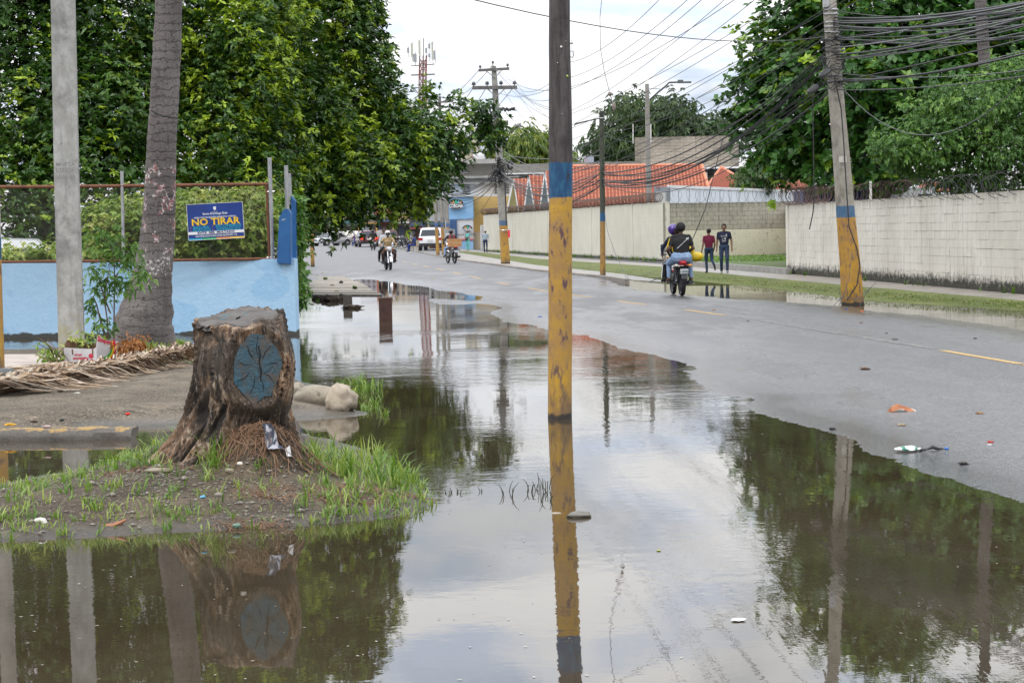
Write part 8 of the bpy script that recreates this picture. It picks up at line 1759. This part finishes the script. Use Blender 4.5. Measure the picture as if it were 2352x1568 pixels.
for sx in (-1, 1):
    for q in range(3):
        K, A_ = Vector((sx*.30, .08, .76)), Vector((sx*.34, .04, .45)); o_ = Vector((sx*.066, -.02-.022*q, 0)); mb.tube([Vector((sx*.17, -.24, .90))+o_, K+o_, A_+o_], .006, 4)
obj('trouser_stripe', mb, PW, w2, kind='stuff')
person('person', 'driver in a navy jacket and purple helmet at the front of the loaded motorcycle', mloc, mr, 1.0, dict(seated(.02, .88, .02, reach=True, wide=.27, foot=(.24, .06, .34), kn=.24), hd=(-.09, .06, 1.57)), dict(skin=SK, top=navy, bot=cloth('grey', (.30, .29, .29)), shoe=shoeb), long_sleeve=True, helmet=mat('purple_helmet', (.055, .016, .20), rough=.25, coat=.5), head_yaw=.1)
yb_ = thing('yellow_bag', 'bright yellow plastic bag hanging at the right of the loaded motorcycle', 'bag', mloc+Vector((.40, -.22, 0)), mr)
mb = MB(); mb.ball((.03, 0, .93), (.19, .12, .12), 16, 12); mb.ball((-.10, .0, 1.05), (.11, .09, .14), 12, 8); mb.ball((-.18, .0, 1.2), (.05, .05, .12), 10, 8); mb.v = [tuple(Vector(v)*(1+.0)+Vector((1, 1, 1))*.018*mnoise.noise(Vector(v)*14)) for v in mb.v]; obj('bag_body', mb, mat('yellow_plastic', (.72, .50, .01), (.55, .38, .01), rough=.3, scale=9, bump=.6, bscale=14), yb_, smooth='all')
# rider with a cardboard box, going away
g = GR(1043, 605); rzb = .30
m2_ = moto('motorcycle', 'black motorcycle with a cardboard box strapped on behind its rider', g+Vector((-.15, .55, 0)), rzb, BLK, 'K 054321'[:0] or None)
p_ = person('person', 'rider in a black vest and helmet seen from behind, box on his back', m2_.location, rzb, 1.0, seated(-.12, .86, .06, reach=True, wide=.27, foot=(.30, .0, .34)), dict(skin=SKM, top=cloth('vest', (.03, .03, .035), (.10, .06, .06)), bot=ljean, shoe=shoeb), helmet=BLK, long_sleeve=True)
cb_ = thing('cardboard_box', 'brown cardboard box on the back of the black motorcycle', 'box', m2_.location, rzb); mb = MB(); mb.box((0, -.66, 1.02), (.62, .42, .40)); obj('carton', mb, mat('carton', (.46, .24, .10), (.38, .19, .08), rough=.8, scale=5), cb_); mb = MB(); mb.box((0, -.874, 1.02), (.60, .006, .03), ry=.1); obj('tape', mb, flat('tape', (.55, .38, .22), .3), cb_)
for sx in (-1, 1): mb = MB(); mb.beam((sx*.10, -.24, 1.42), (sx*.13, -.25, 1.1), .05, .02); obj('vest_patch', mb, flat('vp', (.35, .04, .05)), p_)
# two men coming towards the camera
g = GR(890, 620.5); rz3 = PI+.20
m3_ = moto('motorcycle', 'small silver motorcycle with two men coming towards the camera', g+Vector((.0, .6, 0)), rz3, mat('moto_silver', (.35, .33, .30), rough=.3, coat=.4))
person('person', 'rider in a tan jacket and white helmet facing the camera', m3_.location, rz3, 1.0, seated(-.10, .84, .12, reach=True, wide=.27, foot=(.24, .0, .33)), dict(skin=SK, top=cloth('tan', (.40, .28, .14)), bot=cloth('brown', (.07, .035, .025)), shoe=shoeb), helmet=mat('white_helmet', (.62, .62, .62), rough=.25, coat=.4), long_sleeve=True)
person('person', 'passenger in a white shirt behind the rider in the tan jacket', m3_.location, rz3, 1.02, dict(seated(-.50, .92, .04, wide=.33, foot=(.34, .0, .37)), hd=(.08, -.42, 1.64)), dict(skin=SK, top=cloth('whites', (.58, .60, .66)), bot=blk, shoe=shoeb), hair='short', long_sleeve=True)
# red motorcycle farther off and parked ones
g = GR(857, 574); m4_ = moto('motorcycle', 'red motorcycle seen from behind near the maroon car', g, .25, RED); person('person', 'dark clothed rider of the far red motorcycle', m4_.location, .25, 1.0, seated(-.15, .86, .1, reach=True), dict(skin=SK, top=blk, bot=blk, shoe=shoeb), helmet=BLK, voxel=.02)
for x, y, rz_, lab in ((915, 570, 1.2, 'parked motorcycle half hidden behind the two men, nearer the kerb'), (928, 568, .9, 'parked motorcycle outside the black shopfront')):
    p = G(x, y, .1); c_ = dup(m2_, p, rz_, lab)

# ------------------------------------------------------------------ cars (y forward)
def car(name, label, loc, rz, paint, L_=4.5, W_=1.8, H_=1.65, kind='suv', sc=1.0, lit=False, plate=None):
    t_ = thing(name, label, 'car', loc, rz, scale=sc); h = L_/2; w_ = W_/2; gc = .22; belt = H_*.60
    if kind == 'suv': st = [(-h, .42, .80, 0), (-h+.04, .38, .95, 0), (-h+.10, .36, belt+.02, .0), (-h+.14, .36, belt, .02), (-h+.45, .34, belt, H_*.97), (-h+1.2, .30, belt, H_), (.15, .28, belt, H_-.02), (.75, .28, belt-.01, H_*.88), (1.25, .30, belt-.03, .02), (h-.55, .32, belt-.10, 0), (h-.12, .36, belt-.25, 0), (h, .40, .62, 0)]
    else: st = [(-h, .42, .78, 0), (-h+.06, .38, .92, 0), (-h+.60, .34, belt-.01, .0), (-h+.72, .34, belt, .02), (-h+1.45, .30, belt, H_*.985), (-h+2.0, .28, belt, H_), (.25, .28, belt, H_*.97), (.50, .28, belt, H_*.93), (1.15, .30, belt-.05, .02), (h-.55, .32, belt-.14, 0), (h-.12, .36, belt-.27, 0), (h, .40, .60, 0)]
    V, F = [], []
    for (y, zb, zt_, rf) in st:
        e = 1-.16*max(0, (abs(y)-h+.5)/.5)**2; ww = w_*e; rw = ww*.78; top = rf if rf > .1 else zt_+.01
        V += [(ww*.86, y, zb), (ww*.98, y, zb+.16), (ww, y, (zb+zt_)/2+.08), (ww*.95, y, zt_), (rw if rf > .1 else ww*.86, y, top-.02 if rf > .1 else zt_+.012), (rw*.82 if rf > .1 else ww*.5, y, top+.01), (0, y, top+.02)]
    n7 = 7; k = len(st); V += [(-a, b_, c_) for a, b_, c_ in V]
    for i in range(k-1):
        for j in range(6):
            a = i*n7+j; F.append((a, a+1, a+n7+1, a+n7)); a += k*n7; F.append((a, a+n7, a+n7+1, a+1))
    for i in (0, k-1):
        a = [i*n7+j for j in range(7)]; b_ = [k*n7+i*n7+j for j in range(7)]; F.append(tuple(a+b_[::-1]) if i else tuple((a+b_[::-1])[::-1]))
    F.append(tuple([i*n7 for i in range(k)]+[k*n7+i*n7 for i in range(k)][::-1])[::-1])
    mb = MB(); mb.add(V, F); me = mesh_of('body', mb, paint, smooth=True); o = obj('body', None, None, t_, me=me)
    def quad(nm, pts, m_, par=None, th=.02):
        mb = MB(); mb.slab([Vector(p) for p in pts], th); return obj(nm, mb, m_, par or t_)
    sid = [s_ for s_ in st if s_[3] > .1]; y0, y1 = sid[0][0], sid[-1][0]; rs, rf_ = [(s_[0], s_[2]) for s_ in st if s_[3] == .02]
    for sx in (-1, 1):
        ya, yb2 = rs[0]+.18, rf_[0]-.28; n_w = 3 if kind == 'suv' else 2; cuts = [ya+(yb2-ya)*i/n_w for i in range(n_w+1)]
        for i in range(n_w):
            a, b_ = cuts[i]+.04, cuts[i+1]-.04; ta = max(a, y0+.12 if i == 0 else a); tb = min(b_, y1-.10+.2 if i < n_w-1 else y1-.02)
            pts = [(sx*(w_*.955+.012), a, belt+.03), (sx*(w_*.955+.012), b_, belt+.03), (sx*(w_*.80+.012), max(tb, a+.1), H_*.90), (sx*(w_*.80+.012), max(ta, a), H_*.90)]; quad('side_window', pts if sx > 0 else pts[::-1], M['glass'])
        mb = MB(); mb.ball((sx*(w_+.08), yb2+.02, belt+.10), (.10, .06, .07), 10, 8); obj('wing_mirror', mb, paint, t_, smooth=True)
        for y in (-h+.85, h-.85):
            mb = MB(); mb.lathe([(.0, -.1), (.37, -.1), (.37, .105), (.0, .105)], 22, c=(sx*(w_-.10), y, .33), axis='X'); obj('wheel_arch', mb, M['dark_plastic'], t_); wheel(t_, y, .33, .20, 0, sx*(w_-.06), rimm=M['alloy'])
        mb = MB(); mb.box((sx*(w_*.76), -h+.03, .88 if kind == 'suv' else .78), (.34, .10, .20 if kind == 'suv' else .15)); obj('tail_light', mb, mat('tail_lamp', (.35, .01, .015), rough=.2, emis=((1, .05, .02), 2.2) if lit else None), t_); mb = MB(); mb.ball((sx*(w_*.70), h-.09, .68), (.20, .12, .09), 10, 8); obj('headlight', mb, flat('head_glass', (.55, .58, .62), .1), t_, smooth=True)
    q = st[3 if kind != 'suv' else 3]; rsec = [s_ for s_ in st if s_[3] > .1][0]; quad('rear_window', [(-w_*.78, q[0]-.03, belt+.03), (w_*.78, q[0]-.03, belt+.03), (w_*.66, rsec[0]-.10, H_*.90), (-w_*.66, rsec[0]-.10, H_*.90)], M['glass'])
    fs = [s_ for s_ in st if s_[3] > .1][-1]; quad('windscreen', [(w_*.80, rf_[0]+.02, rf_[1]+.03), (-w_*.80, rf_[0]+.02, rf_[1]+.03), (-w_*.68, fs[0]+.10, fs[3]-.04), (w_*.68, fs[0]+.10, fs[3]-.04)], M['glass'])
    for y, nm in ((-h-.01, 'rear_bumper'), (h-.0, 'front_bumper')): mb = MB(); mb.box((0, y, .46), (W_*.86, .12, .20)); obj(nm, mb, M['dark_plastic'] if kind == 'suv' else paint, t_)
    mb = MB(); mb.box((0, -h-.035, .80 if kind == 'suv' else .66), (.42, .03, .15)); obj('number_plate', mb, flat('plt', (.62, .63, .55)), t_); mb = MB(); mb.box((0, h-.01, .62), (.8, .05, .14)); obj('grille', mb, M['dark_plastic'], t_)
    for sx in (-1, 1):
        if kind == 'suv': mb = MB(); mb.tube([(sx*w_*.66, -1.5, H_), (sx*w_*.68, -1.3, H_+.06), (sx*w_*.68, .2, H_+.05), (sx*w_*.66, .4, H_-.03)], .02, 6); obj('roof_rail', mb, M['black_metal'], t_)
    return t_
cwh = mat('car_white', (.66, .67, .68), rough=.2, coat=.6); csv = mat('car_silver', (.50, .51, .53), rough=.25, metal=.3, coat=.6); cbg = mat('car_beige', (.48, .44, .36), rough=.3, coat=.4); cmr = mat('car_maroon', (.09, .012, .02), rough=.25, coat=.6)
g = G(990, 575.5, .05); car('parked_car', 'white SUV parked half on the pavement beside the three poles, seen from behind', g+Vector((.2, 2.2, 0)), -.10, cwh, 4.7, 1.95, 1.75, 'suv', 1.04)
g = G(757, 566, 0); car('parked_car', 'silver sedan facing the camera beyond the tree on the left', g+Vector((0, 2, 0)), PI-.75, csv, 4.4, 1.8, 1.45, 'sedan', 1.05)
g = G(800, 562, 0); car('parked_car', 'old cream saloon seen from behind at the far bend', g+Vector((0, 2, 0)), .35, cbg, 4.6, 1.8, 1.35, 'sedan', 1.1); 
g = G(838, 568.5, 0); car('parked_car', 'maroon car with its brake light lit driving away down the street', g+Vector((0, 2, 0)), .2, cmr, 4.5, 1.8, 1.6, 'suv', 1.0, lit=True)
g = G(880, 566, 0); car('parked_car', 'dark maroon pickup behind the two men on the motorcycle', g+Vector((0, 3, 0)), .3, cmr, 4.8, 1.8, 1.6, 'suv', 1.0)
g = G(822, 558, 0); car('parked_car', 'dark van with its side to the bend behind the crossing man', g+Vector((.6, 8, 0)), .5, mat('car_dark', (.05, .05, .055), rough=.3, coat=.5), 4.6, 1.85, 1.85, 'suv', 1.0)
g = Q(60, 600, 38.5); g.z = .3; car('parked_car', 'white car almost buried in vines behind the chain link fence', g+Vector((-.6, .3, -.05)), 1.75, cwh, 4.4, 1.8, 1.45, 'sedan')
# ------------------------------------------------------------------ fruit box, fallen fronds, twigs
ab = thing('fruit_box', 'white Rainbow Apples cardboard box, open and upside down print, by the concrete pole', 'box', G(178, 834, .13))
cin = mat('box_brown', (.20, .12, .07), (.11, .06, .035), rough=.9, scale=6); cout = mat('box_white', (.58, .56, .57), (.46, .44, .44), rough=.6, scale=5, bump=.15, bscale=20)
# corner is the vertical edge between the long front face and the end face turned to the right
Yb = ab.location.y; k_ = Yb/4600; cE = Q(223, 835, Yb-.12); cL = Q(146, 834, Yb+.02); cR = Q(273, 822, Yb+.14)
hb_ = .30; off0 = Vector((0, 0, 0))
for v_ in (cE, cL, cR): v_.z = .125
cB = cL+(cR-cE)
def panel(name, P0, P1, prof, m_out, th=.012, inward=None):
    "upright panel P0->P1 with the top outline given as (t, height)"
    d = (P1-P0); nrm = Vector((d.y, -d.x, 0)).normalized()
    if inward is not None and nrm.dot(inward) > 0: nrm = -nrm
    pts = [P0, P1]+[P0+d*t_+Vector((0, 0, h_)) for t_, h_ in reversed(prof)]
    mb = MB(); mb.slab(pts, th*.5); o = obj(name, mb, m_out, ab, world=True)
    pts2 = [p-nrm*th*.7 for p in pts]; mb = MB(); mb.slab(pts2, th*.5); obj('inner_lining', mb, cin, ab, world=True); return o, nrm, d
cen_b = (cE+cB)/2
o, nF, dF = panel('front_panel', cL, cE, [(0, .20), (.06, .205), (.12, .20), (.9, .185), (1, .21)], cout, inward=cen_b-cE)
o, nE, dE = panel('end_panel', cE, cR, [(0, .22), (.04, .30), (.12, .36), (.22, .33), (.40, .29), (.7, .27), (1, .26)], cout, inward=cen_b-cR)
panel('back_panel', cB, cR, [(0, .24), (1, .24)], cin, inward=cen_b-cB); panel('left_panel', cL, cB, [(0, .20), (.2, .30), (.8, .30), (1, .24)], cin, inward=cen_b-cL)
mb = MB(); mb.slab([cL+Vector((0, 0, .02)), cE+Vector((0, 0, .02)), cR+Vector((0, 0, .02)), cB+Vector((0, 0, .02))], .01); obj('bottom_panel', mb, cin, ab, world=True)
redp = flat('print_red', (.50, .02, .05)); grp = flat('print_grn', (.05, .32, .06)); yep = flat('print_yel', (.75, .55, .02))
def onp(P0, d, nrm, u_, z_, M3_rot, mb, name, m_):
    ex_ = d.normalized(); ez_ = nrm; ey_ = Vector((0, 0, 1)); fr = Matrix(((ex_.x, ey_.x, ez_.x, 0), (ex_.y, ey_.y, ez_.y, 0), (ex_.z, ey_.z, ez_.z, 0), (0, 0, 0, 1)))
    if ex_.cross(ey_).dot(ez_) < 0: fr = fr @ Matrix.Scale(-1, 4, (1, 0, 0))
    p = P0+d*u_+Vector((0, 0, z_))+nrm*.004; mb.xf(Matrix.Translation(p) @ fr @ Matrix.Rotation(M3_rot, 4, 'Z')); obj(name, mb, m_, ab, world=True)
onp(cL, dF, nF, .52, .065, PI, text_mb('Rainbow', .062, .001, .0012), 'lettering', redp); onp(cL, dF, nF, .45, .115, PI, text_mb('APPLES', .034, .001, .0006), 'lettering', redp)
mb = MB(); mb.ball((0, 0, 0), (.035, .03, .002), 12, 4); onp(cL, dF, nF, .83, .10, 0, mb, 'apple_print', redp)
def arcp(r0, r1, a0, a1, n=12):
    mb = MB(); V = []
    for i in range(n+1):
        a = a0+(a1-a0)*i/n; V += [(r0*math.cos(a), r0*math.sin(a), 0), (r1*math.cos(a), r1*math.sin(a), 0)]
    mb.add(V, [(2*i, 2*i+1, 2*i+3, 2*i+2) for i in range(n)]); return mb
for r0, r1, m_ in ((.105, .135, grp), (.135, .16, yep), (.16, .195, redp)): onp(cE, dE, nE, .32, .19, 0, arcp(r0, r1, -1.6, .55), 'rainbow_stripe', m_)
for r0, r1, m_ in ((.02, .035, grp), (.035, .05, yep), (.05, .065, redp)): onp(cL, dF, nF, .80, .0, 0, arcp(r0, r1, .1, 1.4), 'rainbow_stripe', m_)
onp(cE, dE, nE, .40, .265, PI-.25, text_mb('Rainbow', .075, .001, .002), 'lettering', redp); onp(cE, dE, nE, .22, .31, PI-.6, text_mb('APPLES', .04, .001, .001), 'lettering', redp)
for u_ in (.28, .88):
    mb = MB(); mb.box((0, 0, 0), (.018, .07, .002)); onp(cL, dF, nF, u_, .15, 0, mb, 'slot', cin)
# fallen dry fronds
fm = mat('dry_frond', (.36, .25, .155), (.21, .13, .075), rough=.7, scale=9, c3=(.52, .44, .35), s3=7, lo3=.52, hi3=.62); fd = mat('dry_frond_dark', (.14, .08, .045), (.08, .045, .025), rough=.8, scale=9, bump=.4, bscale=40)
def frond(label, spine, seed, n, ll, spread, hgt, w_=.017, th=.035):
    rd = random.Random(seed); sp_ = [Vector(p) for p in spine]; base = sp_[0].copy(); base.z = .12; rt = thing('dry_palm_frond', label, 'palm frond', base)
    mb = MB(); mb.tube(sp_, [th*(1-.85*i/(len(sp_)-1)) for i in range(len(sp_))], 7); obj('midrib', mb, fd, rt, world=True, smooth=True)
    seg = len(sp_)-1; groups = [MB(), MB(), MB()]
    for i in range(n):
        t_ = (i+rd.random())/n*.97; k = min(seg-1, int(t_*seg)); p = sp_[k].lerp(sp_[k+1], t_*seg-k); d = (sp_[k+1]-sp_[k]).normalized(); sd = Vector((-d.y, d.x, 0))
        sg = rd.choice((-1, 1)); L2 = ll*(1-.45*t_)*rd.uniform(.75, 1.15); dirv = (d*rd.uniform(.85, 1.0)+sd*sg*spread*rd.uniform(.3, 1)).normalized(); pts = []
        for q in range(6):
            f = q/5; z = hgt*math.sin(PI*min(1, f*1.1))*rd.uniform(.5, 1.1)-f*.05+(p.z-.12)*(1-f); e = p+dirv*L2*f+sd*sg*.03*math.sin(f*3); e.z = max(.135+.01*rd.random(), .14+z); pts.append(e)
        ww = w_*rd.uniform(.7, 1.3); V = []; tw = rd.gauss(0, .5)
        for q, e in enumerate(pts):
            a = ww*(.6, 1, 1, .9, .6, .1)[q]; u2 = (sd*math.cos(tw)+Vector((0, 0, 1))*math.sin(tw)); V += [e-u2*a, e+u2*a+Vector((0, 0, .004))]
        groups[rd.choice((0, 0, 1, 2))].add(V, [(2*q, 2*q+1, 2*q+3, 2*q+2) for q in range(5)])
    for g_, m_ in zip(groups, (fm, fd, flat('frond_pale', (.42, .35, .27), .7))): obj('leaflets', g_, m_, rt, world=True, kind='stuff')
    return rt
def gp3(l): return [G(x, y, .12)+Vector((0, 0, z)) for x, y, z in l]
frond('big dry palm frond lying across the dirt bank in front of the fruit box', gp3([(-140, 925, .03), (-20, 912, .04), (80, 898, .05), (180, 880, .06), (280, 862, .07), (360, 846, .08), (425, 828, .07)]), 3, 700, 1.45, .30, .19, w_=.0085)
frond('second dry palm frond behind, ending in a thick brown stalk at the left edge', gp3([(-160, 880, .07), (-10, 873, .08), (100, 864, .08), (190, 858, .07), (290, 852, .06), (370, 840, .06), (440, 826, .05)]), 4, 420, 1.25, .20, .09, w_=.008, th=.06)
frond('small dry frond tips beside the stump and the palm', gp3([(300, 836, .03), (350, 822, .05), (400, 812, .06), (450, 806, .05)]), 5, 110, .6, .18, .06, w_=.007)
fb = thing('dry_weed', 'orange brown dried weed between the fruit box and the palm', 'weed', G(290, 812, .14))
crown('dead_leaves', fb, [(302, 800, Yb, 22, 22, .2), (320, 792, Yb, 14, 14, .2), (292, 824, Yb-.2, 18, 6, .2)], 60, 7, 5, .05, .018, leaf_mat('dead_leaf', (.16, .06, .02), (.33, .14, .04), (.45, .22, .07)), 71, up=-.3, spread=.06, simple=True, inner=.6, droop=.8)
tw2 = thing('twig_pile', 'bare dark twigs sticking up left of the fruit box', 'twigs', G(150, 840, .13)); rd = random.Random(4)
for k in range(16):
    a = Q(rd.uniform(120, 170), rd.uniform(836, 850), Yb+rd.uniform(-.3, .2)); b_ = Q(rd.uniform(60, 175), rd.uniform(765, 835), Yb+rd.uniform(-.3, .3)); m_ = a.lerp(b_, .5)+Vector((rd.uniform(-.05, .05), 0, rd.uniform(0, .06))); mb = MB(); mb.tube([a, m_, b_], [.008, .006, .002], 4); obj('twig', mb, rtm if k % 2 else rootm, tw2, world=True)
wd2 = thing('low_weeds', 'small green weeds at the foot of the concrete pole', 'weeds', G(150, 835, .13)); crown('foliage', wd2, [(128, 820, Yb, 14, 14, .2), (185, 785, Yb+.3, 22, 8, .2), (112, 812, Yb, 12, 12, .2), (205, 780, Yb+.4, 26, 10, .2)], 34, 4, 5, .055, .024, M['leafv'], 73, up=.3, spread=.07, simple=True, inner=.6)
rg2 = random.Random(6)
gf = MB()
for k, (x, y) in enumerate(((699, 650), (706, 642), (700, 669), (727, 633), (747, 641), (763, 655), (784, 650), (772, 668), (815, 662), (741, 628))):
    crumb(f'{["small green fruit", "brown fallen leaf", "dark fallen fruit", "yellow fallen leaf"][k % 4]} on the left pavement, {["nearest the blue wall", "beside the wall foot", "low by the vines", "in the middle slabs", "near the middle joint", "near the front edge", "towards the kerb", "on the front slab", "at the front corner", "on the far slabs"][k]}', (x, y), (.07 if k % 4 == 0 else .06, .06, .05 if k % 2 == 0 else .012), [(.06, .10, .02), (.15, .07, .03), (.03, .025, .02), (.45, .28, .04)][k % 4], z=.05, name='fallen_fruit' if k % 2 == 0 else 'fallen_leaf', cat='fruit' if k % 2 == 0 else 'leaf', seed=80+k)
